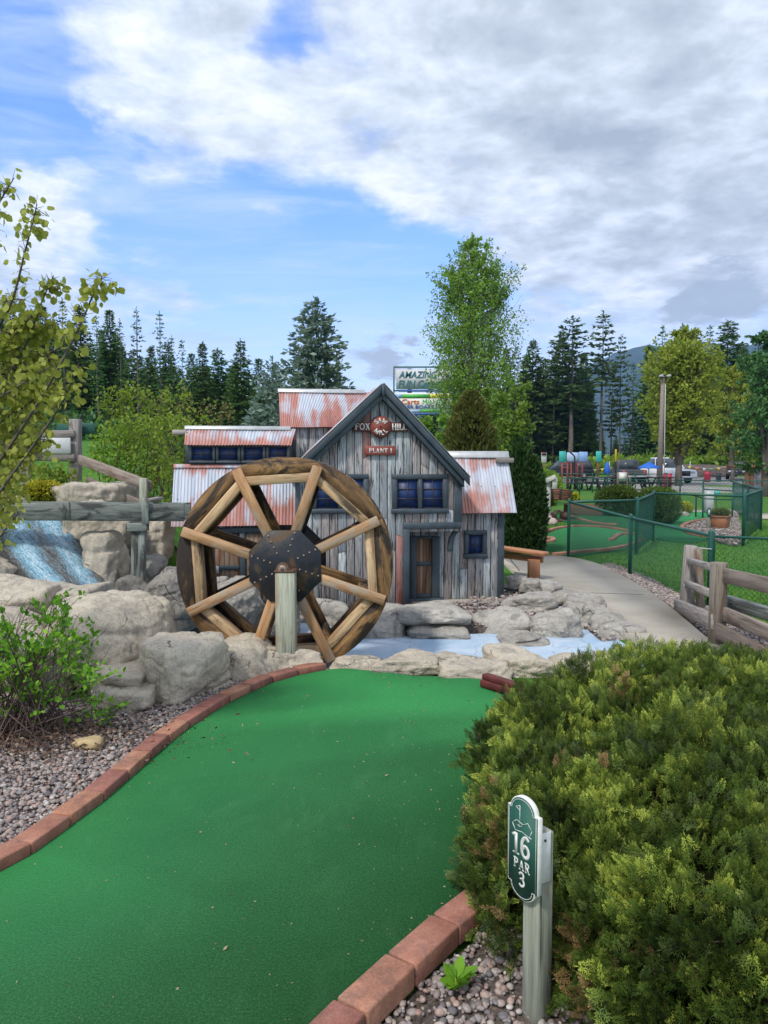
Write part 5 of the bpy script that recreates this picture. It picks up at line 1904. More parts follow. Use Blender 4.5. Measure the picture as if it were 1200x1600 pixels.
LEAF_O = np.array([(0, 0, 0), (0.28, 0.40, 0.05), (0.60, 0.46, 0.07), (0.86, 0.20, 0.04), (1.0, 0, 0), (0.86, -0.20, 0.04), (0.60, -0.46, 0.07), (0.28, -0.40, 0.05), (0.5, 0, -0.02)])
LEAF_T = np.array([(0, 1, 8), (1, 2, 8), (2, 3, 8), (3, 4, 8), (4, 5, 8), (5, 6, 8), (6, 7, 8), (7, 0, 8)])


def leaves(P, A, L, rg, wid=1.0, shape=LEAF_O, tris=LEAF_T, up=None):
    n = len(P)
    A = A / np.maximum(1e-6, np.linalg.norm(A, axis=1))[:, None]
    R = rg.normal(size=(n, 3)) if up is None else up + 0.6 * rg.normal(size=(n, 3))
    S = np.cross(R, A)
    S /= np.maximum(1e-6, np.linalg.norm(S, axis=1))[:, None]
    N = np.cross(A, S)
    L = np.broadcast_to(L, (n,))
    B = shape
    V = P[:, None] + L[:, None, None] * (B[None, :, 0:1] * A[:, None] + wid * B[None, :, 1:2] * S[:, None] + B[None, :, 2:3] * N[:, None])
    F = (tris[None] + (np.arange(n) * len(B))[:, None, None]).reshape(-1, tris.shape[1])
    return V.reshape(-1, 3), F, len(tris)


def conifer_geo(seed, h=20.0, rad=2.6, low=0.06, pw=0.85, whorl=0.29, nb=6, droop=0.25, dens=1.0, sp=0.46, gap=0.0, lean=0.0, topk=1.0):
    rg = np.random.default_rng(seed)
    P, A, Ls, Rn = [], [], [], []
    br = MB()
    z = h * low
    while z < h * 0.985:
        t = (z - h * low) / (h * (1 - low))
        env = rad * ((1 - t) ** pw) * topk + 0.12
        if low > 0.3:
            env = rad * min(1.0, 0.45 + 2.2 * t) * (1 - t) ** 0.55 + 0.15
        k = max(3, int(nb * rg.uniform(0.7, 1.3)))
        a0 = rg.uniform(0, 2 * PI)
        for i in range(k):
            if rg.random() < gap:
                continue
            a = a0 + 2 * PI * i / k + rg.normal() * 0.35
            L = env * rg.uniform(0.6, 1.12)
            d = np.array([math.cos(a), math.sin(a), 0])
            n = max(2, int(L / sp * 2.3 * dens))
            s = np.sort(rg.uniform(0.12, 1.0, n))
            zz = z + L * (0.30 * (1 - t) * 0 + 0.12) * s - droop * L * s ** 1.5 + (0.35 * t) * L * s
            c = d[None] * (L * s)[:, None] + np.stack([0 * s, 0 * s, zz], -1)
            if L > 1.0 and rg.random() < 0.25:
                br.tube([(0, 0, z), tuple(c[len(c) // 2]), tuple(c[-1])], [0.03, 0.02, 0.01], 3, cap=False)
            for q in range(4):
                side = rg.normal(size=(n, 3)) * np.array([0.55, 0.55, 0.28])
                aa = d[None] * 0.75 + side + np.array([0, 0, -0.12 + 0.3 * t])
                P.append(c + rg.normal(size=(n, 3)) * 0.06)
                A.append(aa)
                Ls.append(sp * rg.uniform(0.75, 1.35, n) * (0.65 + 0.35 * (1 - t)))
                Rn.append(np.clip(0.25 + 0.5 * s + rg.normal(size=n) * 0.18, 0, 1))
        z += whorl * rg.uniform(0.75, 1.25)
    # leader
    for q in range(14):
        P.append(np.array([[0, 0, h * (0.93 + 0.07 * q / 14)]]))
        A.append(rg.normal(size=(1, 3)) * 0.6 + np.array([[0, 0, 0.9]]))
        Ls.append(np.array([sp * 0.7]))
        Rn.append(np.array([0.6]))
    P, A, Ls, Rn = np.concatenate(P), np.concatenate(A), np.concatenate(Ls), np.concatenate(Rn)
    V, F = quads(P, A, Ls, Ls * 0.46, rg)
    tr = MB()
    pts = [(0, 0, -0.5)] + [(lean * h * (q / 8) ** 2 + rg.normal() * 0.03, rg.normal() * 0.03, h * q / 8) for q in range(1, 9)]
    r0 = h * 0.0095
    tr.tube(pts, [r0 * 1.25] + [r0 * (1 - q / 8 * 0.93) for q in range(1, 9)], 7)

    return V, F, Rn, tr, br


def mesh_tree(name, label, cat, geo, fol, barkm, group=None):
    """prototype tree as Empty with trunk and crown"""
    V, F, Rn, tr, br = geo
    o = thing(name, label, cat, (0, 0, 0), 0, group)
    if br is not None and br.v:
        b = len(tr.v)
        tr.v += br.v
        tr.g += br.g
        tr.f += [tuple(i + b for i in f) for f in br.f]
        tr.r += br.r
    tr.build('trunk', barkm, o, smooth=True, local=True)
    np_obj('crown', V, F, fol, o, rnd=Rn, local=True)
    return o


def broad_geo(seed, h, env, stems=3, base=0.1, nbr=60, nleaf=6000, lsize=0.12, up=0.55, spread=0.25, stem_r=0.05, stem_x=None, fork=0.12, hang=0.0, lw=0.75, spray=0.5, topfall=0.0):
    """env(t) crown radius for relative height t"""
    rg = np.random.default_rng(seed)
    tr = MB()
    P, A = [], []
    sx = stem_x or [(rg.normal() * 0.12, rg.normal() * 0.12) for _ in range(stems)]
    per = max(1, nleaf // (len(sx) * nbr))
    zf = h * fork
    if len(sx) > 1 and fork > 0.06:
        tr.tube([(0, 0, -0.4), (0, 0, zf * 0.6), (0, 0, zf)], [stem_r * 1.5, stem_r * 1.2, stem_r * 1.05], 8)
    for (dx, dy) in sx:
        top = h * (rg.uniform(0.88, 1.0) if not topfall else 1.0 - topfall * max(0.0, math.hypot(dx, dy) - 0.035) - 0.03 * rg.random())
        n = 9
        z0 = zf if (len(sx) > 1 and fork > 0.06) else -0.3
        bx = np.array([dx * 0.25, dy * 0.25]) if fork <= 0.06 else np.zeros(2)
        q = np.linspace(0, 1, n)
        pts = np.stack([bx[0] + (dx * h - bx[0]) * q ** 0.8 + rg.normal(size=n) * 0.012 * h * q, bx[1] + (dy * h - bx[1]) * q ** 0.8 + rg.normal(size=n) * 0.012 * h * q, z0 + (top - z0) * q], -1)
        pts[0] = (bx[0], bx[1], z0)
        tr.tube([tuple(p) for p in pts], [stem_r * (1 - 0.9 * k) for k in q], 6, cap=False)
        for b in range(nbr):
            t = base + (1 - base) * rg.random() ** 0.85
            zz = t * h
            if zz > top * 0.985:
                zz = top * 0.97
            qq = np.clip((zz - z0) / (top - z0), 0, 1)
            c = np.array([np.interp(qq, q, pts[:, k]) for k in range(3)])
            a = rg.uniform(0, 2 * PI)
            L = env(min(1, t)) * rg.uniform(0.6, 1.0)
            d = np.array([math.cos(a) * (1 - up), math.sin(a) * (1 - up), up])
            d /= np.linalg.norm(d)
            s = np.linspace(0, 1, 4)
            bend = np.array([0, 0, -hang * L])
            bp = c[None] + d[None] * (L * s)[:, None] + bend[None] * (s ** 2)[:, None]
            tr.tube([tuple(p) for p in bp], [stem_r * 0.28 * (1 - qq * 0.6), stem_r * 0.18 * (1 - qq * .6), stem_r * 0.1, stem_r * 0.05], 4, cap=False)
            m = max(1, int(per * (0.4 + 0.9 * L / (env(0.5) + 1e-6)) * rg.uniform(0.5, 1.5)))
            nc = max(3, int(3 + 4 * L / (env(0.5) + 1e-6)))
            sdv = spread * max(0.25, env(min(1, t)) * spray)
            cu = 0.15 + 0.83 * rg.random(nc) ** 0.8
            co = rg.normal(size=(nc, 3)) * sdv * (0.4 + 0.6 * cu)[:, None]
            ci = rg.integers(0, nc, m)
            u = np.clip(cu[ci] + rg.normal(size=m) * 0.03, 0.05, 1.0)
            pp = c[None] + d[None] * (L * u)[:, None] + bend[None] * (u ** 2)[:, None] + co[ci] + rg.normal(size=(m, 3)) * sdv * 0.38
            P.append(pp)
            A.append(rg.normal(size=(m, 3)) * 0.8 + d[None] * 0.4 + np.array([0, 0, -0.35 - hang]))
    P, A = np.concatenate(P), np.concatenate(A)
    n = len(P)
    L = lsize * rg.uniform(0.6, 1.3, n)
    V, F = quads(P, A, L, L * lw, rg)
    clump = 0.5 + 1.1 * vnoise(P * (1.6 / max(0.2, env(0.5))))
    Rn = np.clip(0.45 * rg.random(n) + 0.55 * clump, 0, 1)
    return V, F, Rn, tr, None


def shell_geo(rx, ry, rz, n, size, seed, flat_top=0.0, bump_=0.10, thick=0.22, pw=2.0, up=0.4, aspect=0.55):
    """clipped shrub: leaves in a shell around an ellipsoid sitting on z=0 with an added dark core that blocks the view through"""
    rg = np.random.default_rng(seed)
    D = rg.normal(size=(n, 3))
    D /= np.linalg.norm(D, axis=1)[:, None]
    if pw != 2.0:
        D /= (np.abs(D) ** pw).sum(1)[:, None] ** (1 / pw)
    k = 1 - thick * rg.random(n) ** 1.6
    k *= 1 + bump_ * 2 * fbm(D * 3.1 + seed, 3)
    P = D * k[:, None] * np.array([rx, ry, rz]) + np.array([0, 0, rz])
    P = P[P[:, 2] > 0.0]
    D = D[:len(P)] if False else (P - np.array([0, 0, rz])) / np.array([rx, ry, rz])
    m = len(P)
    A = D + rg.normal(size=(m, 3)) * 0.55 + np.array([0, 0, up])
    L = size * rg.uniform(0.6, 1.35, m)
    V, F = quads(P, A, L, L * aspect, rg)
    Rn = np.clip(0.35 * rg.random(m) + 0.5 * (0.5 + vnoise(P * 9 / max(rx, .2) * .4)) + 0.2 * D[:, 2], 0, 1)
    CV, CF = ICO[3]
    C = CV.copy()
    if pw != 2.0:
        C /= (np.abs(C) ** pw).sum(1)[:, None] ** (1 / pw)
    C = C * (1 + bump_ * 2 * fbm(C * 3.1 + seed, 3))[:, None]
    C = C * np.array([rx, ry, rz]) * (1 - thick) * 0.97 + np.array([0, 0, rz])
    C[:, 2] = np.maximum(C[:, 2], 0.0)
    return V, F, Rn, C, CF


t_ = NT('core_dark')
M['core_dark'] = t_.out(t_.mix(t_.noise(t_.obj(), 30, 4), (0.004, 0.005, 0.002), (0.016, 0.018, 0.007)), 1.0, 0, None, 0.0)  # near-black filler colour, the dark inside of a bush put into the paint


def shell_shrub(name, label, cat, loc, rx, ry, rz, n, size, fol, seed, group=None, **kw):
    V, F, Rn, C, CF = shell_geo(rx, ry, rz, n, size, seed, **kw)
    o = thing(name, label, cat, loc, 0, group)
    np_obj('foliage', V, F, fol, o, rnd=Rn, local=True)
    np_obj('dark_core', C, CF, 'core_dark', o, smooth=True, local=True)  # solid dark core added to block the view through the leaves
    return o
# ================================================================== trees
# --- conifer prototypes (meshes shared by every copy)
PROTO = {}


def proto(key, make):
    PROTO[key] = make
    return key


_cache = {}


def conifer_tree(kind, x, ytop, Y, label, group, h0=20.0, zb=None, wscale=1.0):
    top = at(x, ytop, Y)
    z = hz(top.x, Y) if zb is None else zb
    h = top.z - z
    s = h / h0
    nm = {'fir': 'fir_tree', 'larch': 'larch_tree', 'pine': 'pine_tree', 'spruce': 'spruce_tree'}[kind[:-1]]
    if kind not in _cache:
        sd = int(kind[-1])
        k = kind[:-1]
        if k == 'fir':
            g = conifer_geo(40 + sd, rad=(2.5, 3.0, 2.2, 3.4)[sd], low=(0.05, 0.1, 0.16, 0.03)[sd], pw=(0.9, 0.75, 0.8, 0.85)[sd], dens=1.0)
            f = 'fol_conifer'
        elif k == 'larch':
            g = conifer_geo(60 + sd, rad=(1.7, 2.0, 1.9)[sd], low=0.12, pw=0.7, nb=5, dens=0.72, whorl=0.58, gap=0.12, droop=0.12, sp=0.40)
            f = 'fol_larch'
        else:
            g = conifer_geo(80 + sd, rad=(1.9, 2.4, 1.6)[sd], low=(0.42, 0.36, 0.55)[sd], nb=6, dens=0.9, whorl=0.62, gap=0.15, droop=0.1, sp=0.5, lean=(0.01, -0.015, 0.02)[sd])
            f = 'fol_pine'
        o = mesh_tree(nm, label, 'tree', g, f, 'bark', group)
        _cache[kind] = o
    else:
        o = dup(_cache[kind], label=label)
        o['group'] = group
    o.location = (top.x, Y, z)
    sc = s * wscale * (random.uniform(1.35, 1.75) if kind[:3] == 'fir' else random.uniform(0.95, 1.2))
    o.scale = (sc, sc, s)
    o.rotation_euler = (0, 0, random.uniform(0, 6.28))
    return o


LG = 'conifers of the wood on the left'
RG = 'conifers of the wood on the right'
left_front = [('fir1', -18, 450, 50), ('fir0', 14, 462, 52), ('larch0', 42, 486, 50), ('fir2', 66, 478, 54), ('larch1', 97, 466, 50), ('fir0', 124, 476, 53), ('larch2', 150, 492, 50), ('fir2', 171, 484, 55),
              ('larch0', 187, 498, 51), ('fir0', 236, 540, 49), ('fir3', 262, 532, 54), ('larch1', 268, 524, 50),
              ('larch2', 284, 530, 52), ('fir2', 299, 552, 54), ('fir0', 316, 534, 50), ('fir1', 341, 544, 52), ('fir3', 376, 530, 48), ('fir2', 404, 560, 53), ('fir0', 430, 566, 55), ('fir1', 462, 585, 56)]
for k, (kd, x, yt, Y) in enumerate(left_front):
    lb = {'fir': 'dark green fir standing in the dense wood on the left', 'larch': 'lighter green slender larch standing in the dense wood on the left'}[kd[:-1]]
    conifer_tree(kd, x, yt, Y, lb, LG)
conifer_tree('larch0', 213, 480, 47, 'tallest slender bluish larch left of the mill, poking above the left wood', LG, wscale=1.15)
conifer_tree('larch1', 249, 486, 47.5, 'second slender bluish larch poking above the left wood, nearer the mill', LG, wscale=1.1)
random.seed(21)
for i in range(56):
    x = -60 + i * 10.2 + random.uniform(-6, 6)
    base = np.interp(x, [-60, 60, 180, 260, 400, 560], [470, 492, 510, 556, 566, 620])
    kd = random.choice(['fir0', 'fir1', 'fir2', 'fir3', 'larch0'])
    conifer_tree(kd, x, base + random.uniform(4, 34), random.uniform(57, 66), 'tree in the dark rows behind the front firs of the left wood', 'rear rows of the left wood')
right_front = [('fir2', 792, 545, 108), ('pine0', 806, 538, 104), ('fir0', 822, 552, 110), ('fir3', 833, 530, 106), ('fir2', 852, 560, 109), ('pine2', 866, 530, 104), ('fir1', 880, 515, 108), ('fir2', 912, 552, 109),
               ('fir0', 922, 600, 112), ('pine1', 957, 575, 112), ('larch1', 990, 566, 106), ('fir0', 1016, 538, 110), ('larch2', 1036, 508, 108), ('larch0', 1066, 504, 104), ('larch1', 1086, 516, 106),
               ('larch2', 1110, 508, 104), ('fir3', 1160, 536, 102), ('larch2', 1186, 524, 106), ('fir1', 1210, 515, 104), ('fir0', 1236, 500, 104)]
for k, (kd, x, yt, Y) in enumerate(right_front):
    lb = {'fir': 'dark green conifer standing in the wood beyond the car park', 'larch': 'fresh green narrow larch standing in the wood beyond the car park',
          'pine': 'bare stemmed pine standing in the wood beyond the car park'}[kd[:-1]]
    conifer_tree(kd, x, yt, Y, lb, RG)
conifer_tree('pine0', 895, 494, 103, 'tallest broad dark pine right of the birch, beyond the car park', RG, wscale=2.1)
conifer_tree('pine2', 943, 486, 103, 'thin pine with a tall bare trunk and a small crown, seen against the mountain', RG, wscale=1.1)
conifer_tree('pine1', 972, 522, 105, 'shorter thin pine seen against the mountain, left of the lamp pole', RG, wscale=0.8)
conifer_tree('fir1', 1138, 500, 101, 'dark pointed fir right of the broad yellow green tree', RG, wscale=1.15)
for i in range(26):
    x = 640 + i * 25 + random.uniform(-8, 8)
    base = np.interp(x, [640, 800, 900, 935, 1000, 1015, 1200, 1320], [600, 556, 566, 655, 650, 580, 550, 520])
    kd = random.choice(['fir0', 'fir1', 'fir2', 'fir3', 'fir0'])
    conifer_tree(kd, x, base + random.uniform(5, 40), random.uniform(114, 128), 'tree in the dark rows behind the front of the right wood', 'rear rows of the right wood')

# young undergrowth along the wood edges: nobody could count it


def undergrowth(name, label, pts, n, size, fol, seed, hgt):
    rg = np.random.default_rng(seed)
    a = rg.random(n) * (len(pts) - 1)
    i = a.astype(int)
    f = (a - i)[:, None]
    Q = np.array([(p[0], p[1]) for p in pts])
    c = Q[i] * (1 - f) + Q[i + 1] * f + rg.normal(size=(n, 2)) * np.array([0.6, 1.2])
    prof = 0.45 + 0.9 * np.clip(0.5 + vnoise(np.stack([c[:, 0] * 0.6, c[:, 1] * 0.3, c[:, 0] * 0], -1)), 0, 1)
    z = height(c[:, 0], c[:, 1]) + hgt * prof * rg.random(n) ** 0.8
    P = np.stack([c[:, 0], c[:, 1], z], -1)
    A = rg.normal(size=(n, 3)) + np.array([0, 0, 0.7])
    L = size * rg.uniform(0.6, 1.4, n)
    V, F = quads(P, A, L, L * 0.6, rg)
    Rn = np.clip(0.5 * rg.random(n) + 0.6 * (0.4 + vnoise(P * 0.5)), 0, 1)
    tag(np_obj(name, V, F, fol, rnd=Rn), label, 'undergrowth', None, 'stuff')


undergrowth('undergrowth', 'low green brush along the foot of the right wood', [(12, 99), (30, 99), (50, 98), (75, 96)], 9000, 0.55, 'fol_shrub', 4, 2.2)
undergrowth('undergrowth', 'dark brush along the foot of the left wood', [(-32, 46), (-22, 46.5), (-12, 47), (-4, 48)], 7000, 0.35, 'fol_larch', 5, 1.6)

# --- blue spruce behind the mill
p = at(494, 466, 24)
g = conifer_geo(91, h=8.6, rad=2.9, low=0.03, pw=0.88, whorl=0.25, nb=9, droop=0.12, dens=1.3, sp=0.27)
o = mesh_tree('spruce_tree', 'broad blue green spruce standing right behind the mill', 'tree', g, 'fol_spruce', 'bark')
o.location = (p.x, 24, p.z - 8.6)
p = at(425, 560, 27)
o = mesh_tree('spruce_tree', 'smaller blue green spruce half hidden left of the broad one', 'tree', conifer_geo(92, h=5.6, rad=2.1, low=0.03, pw=0.85, whorl=0.25, nb=6, droop=0.12, dens=1.2, sp=0.26), 'fol_spruce', 'bark')
o.location = (p.x, 27, p.z - 5.6)
# --- birch
ebirch = lambda t: float(np.interp(t, [0, 0.15, 0.3, 0.45, 0.6, 0.75, 0.9, 1.0], [1.9, 2.5, 2.8, 2.8, 2.4, 1.75, 0.9, 0.2]))
p = at(742, 366, 26)
hb = p.z + 0.0
g = broad_geo(101, hb, ebirch, topfall=5.5, nbr=80, nleaf=42000, lsize=0.080, up=0.62, spread=0.17, stem_r=0.06, base=0.10,
              stem_x=[(-0.03, 0.0), (0.035, 0.01), (-0.05, 0.03), (0.055, -0.02), (0.0, -0.03), (-0.015, 0.03), (0.075, 0.02), (-0.07, -0.02)], fork=0.05, hang=0.05)
o = mesh_tree('birch_tree', 'tall fresh green birch with many thin stems rising behind the mill', 'tree', g, 'fol_birch', 'bark_pale')
o.location = (p.x, 26, 0)
# lower shoots right of it
eb2 = lambda t: float(np.interp(t, [0, 0.3, 0.6, 1.0], [0.5, 0.85, 0.7, 0.12]))
p = at(785, 596, 22)
o = mesh_tree('birch_shrub', 'bright light green young birch growth at the foot of the tall birch', 'shrub', broad_geo(102, p.z, eb2, nbr=26, nleaf=6500, lsize=0.10, up=0.5, spread=0.3, stem_r=0.025, base=0.1, stem_x=[(0.0, 0), (0.12, 0), (-0.12, 0.05), (0.2, .05)], fork=0.03), 'fol_birch', 'bark_pale')
o.location = (p.x, 22, 0)
p = at(690, 640, 23)
o = mesh_tree('birch_shrub', 'light green young growth left of the russet conifer behind the mill', 'shrub', broad_geo(103, p.z, eb2, nbr=22, nleaf=4500, lsize=0.10, up=0.5, spread=0.3, stem_r=0.025, base=0.1, stem_x=[(0.0, 0), (0.14, 0), (-0.14, 0.05)], fork=0.03), 'fol_birch', 'bark_pale')
o.location = (p.x, 23, 0)
# --- russet arborvitae behind the right wing
p = at(735, 617, 17)


def cone_shrub(name, label, cat, x, ytop, Y, halfw, fol, seed, n=5000, size=0.12, z=0.0, pw=2.2):
    p = at(x, ytop, Y)
    h = p.z - z
    rg = np.random.default_rng(seed)
    t = rg.random(n) ** 0.85
    r = np.interp(t, [0, 0.12, 0.4, 0.7, 0.9, 1.0], [0.75, 0.95, 1.0, 0.84, 0.50, 0.10])
    a = rg.uniform(0, 2 * PI, n)
    k = 1 - 0.3 * rg.random(n) ** 1.5 + 0.22 * vnoise(np.stack([np.cos(a) * 2 + seed, np.sin(a) * 2, t * 7], -1))
    P = np.stack([np.cos(a) * r * k * halfw, np.sin(a) * r * k * halfw, t * h], -1)
    A = np.stack([np.cos(a) * 0.5, np.sin(a) * 0.5, np.full(n, 0.9)], -1) + rg.normal(size=(n, 3)) * 0.35
    L = size * rg.uniform(0.6, 1.4, n)
    V, F = quads(P, A, L, L * 0.42, rg)
    Rn = np.clip(0.4 * rg.random(n) + 0.6 * (0.45 + 1.1 * vnoise(P * 4 / max(halfw, .3) * .5)), 0, 1)
    o = thing(name, label, cat, (p.x, Y, z))
    np_obj('foliage', V, F, fol, o, rnd=Rn, local=True)
    CV, CF = ICO[3]
    tt = (CV[:, 2] + 1) / 2
    rr = np.interp(tt, [0, 0.12, 0.4, 0.7, 0.9, 1.0], [0.5, 0.72, 0.74, 0.5, 0.22, 0.0]) * halfw
    nr = np.maximum(1e-6, np.linalg.norm(CV[:, :2], axis=1))
    C = np.stack([CV[:, 0] / nr * rr, CV[:, 1] / nr * rr, tt * h * 0.97], -1)
    np_obj('dark_core', C, CF, 'core_dark', o, smooth=True, local=True)  # added dark filler so the column is not see-through
    return o


cone_shrub('cedar_shrub', 'rounded russet green conifer showing above the right wing roof', 'shrub', 736, 615, 17, 0.60, 'fol_russet', 111, 8000, 0.11)
# --- arborvitae columns beside the mill
cone_shrub('arborvitae', 'tall dark green arborvitae column right beside the mill', 'shrub', 812, 690, 13.5, 0.33, 'fol_arbor', 113, 7000, 0.085)
cone_shrub('arborvitae', 'shorter dark green arborvitae column merged with the taller one', 'shrub', 833, 716, 13.4, 0.24, 'fol_arbor', 117, 5000, 0.08)
# --- broad yellow green tree
ew = lambda t: float(np.interp(t, [0, 0.1, 0.25, 0.45, 0.65, 0.85, 1.0], [2.4, 3.4, 4.0, 3.9, 3.0, 1.6, 0.3]))
p = at(1066, 512, 52)
g = broad_geo(121, p.z, ew, nbr=40, topfall=3.5, nleaf=24000, lsize=0.24, up=0.60, spread=0.24, stem_r=0.20, base=0.14, stem_x=[(-0.03, 0), (0.04, 0), (-0.08, 0.04), (0.08, 0.05), (0.0, 0.08), (0.02, -0.09), (0.11, -0.04), (-0.10, -0.05)], fork=0.13, lw=0.6)
o = mesh_tree('willow_tree', 'broad yellow green tree standing behind the lamp pole', 'tree', g, 'fol_willow', 'bark')
o.location = (p.x, 52, 0)
# --- trees at the right edge
ee = lambda t: float(np.interp(t, [0, 0.2, 0.5, 0.8, 1.0], [1.2, 2.2, 2.4, 1.5, 0.2]))
for (x, yt, Y, sd, lb, s) in ((1205, 505, 36, 131, 'green drooping tree cut by the right edge of the picture', 1.0), (1150, 560, 62, 133, 'olive green tree just right of the broad yellow green one', 1.3)):
    p = at(x, yt, Y)
    g = broad_geo(sd, p.z, lambda t: ee(t) * s * 0.9, nbr=36, nleaf=9000, lsize=0.2 * s, up=0.35, spread=0.25, stem_r=0.12, base=0.12, stem_x=[(0, 0), (0.07, 0.03), (-0.07, 0.02)], fork=0.1, hang=0.25, lw=0.5)
    o = mesh_tree('birch_tree', lb, 'tree', g, 'fol_willow' if s > 1.1 else 'fol_larch', 'bark')
    o.location = (p.x, Y, 0)
# --- loose shrubs on the left bank
es = lambda t: float(np.interp(t, [0, 0.3, 0.7, 1.0], [0.35, 0.6, 0.5, 0.15]))
for (nm, x, yt, Y, n, hw, fol, sd, lb) in (('shrub', 222, 612, 12.0, 3000, 0.85, 'fol_shrub', 141, 'large airy yellow green shrub left of the mill roofs'),
                                       ('shrub', 262, 645, 11.4, 1700, 0.7, 'fol_shrub', 143, 'smaller yellow green shrub close to the tin roof corner'),
                                       ('shrub', 283, 622, 13.2, 1500, 0.75, 'fol_bronze', 145, 'bronze leaved twiggy shrub behind the small clerestory roof'),
                                       ('shrub', 178, 672, 11.6, 1300, 0.65, 'fol_shrub', 147, 'low spreading shrub behind the sloping rails'),
                                       ('shrub', 82, 728, 10.1, 1100, 0.45, 'fol_shrub', 149, 'low weedy plant in front of the split rail fence')):
    p = at(x, yt, Y)
    z = hz(p.x, Y) - 0.05
    g = broad_geo(sd, p.z - z, lambda t: es(t) * hw * (p.z - z) * 0.62, nbr=22, nleaf=n, lsize=0.065, up=0.55, spread=0.35, stem_r=0.014, base=0.06,
                  stem_x=[(0, 0), (0.22, 0), (-0.22, 0.05), (0.35, 0.1), (-0.36, 0.0), (0.1, -0.15), (-0.12, -0.12)], fork=0.02, lw=0.6)
    o = mesh_tree(nm, lb, 'shrub', g, fol, 'twig')
    o.location = (p.x, Y, z)
shell_shrub('groundcover_plant', 'bright yellow green mat of leaves on the bank above the waterfall', 'plant', at(66, 782, 9.3), 0.24, 0.25, 0.11, 1400, 0.045, 'fol_yellow', 151)
shell_shrub('groundcover_plant', 'low green plant growing between rock and pale wheel side pebbles', 'plant', at(276, 882, 9.4), 0.16, 0.15, 0.09, 500, 0.05, 'fol_box', 152)

# ================================================================== aspen leaning in from the left


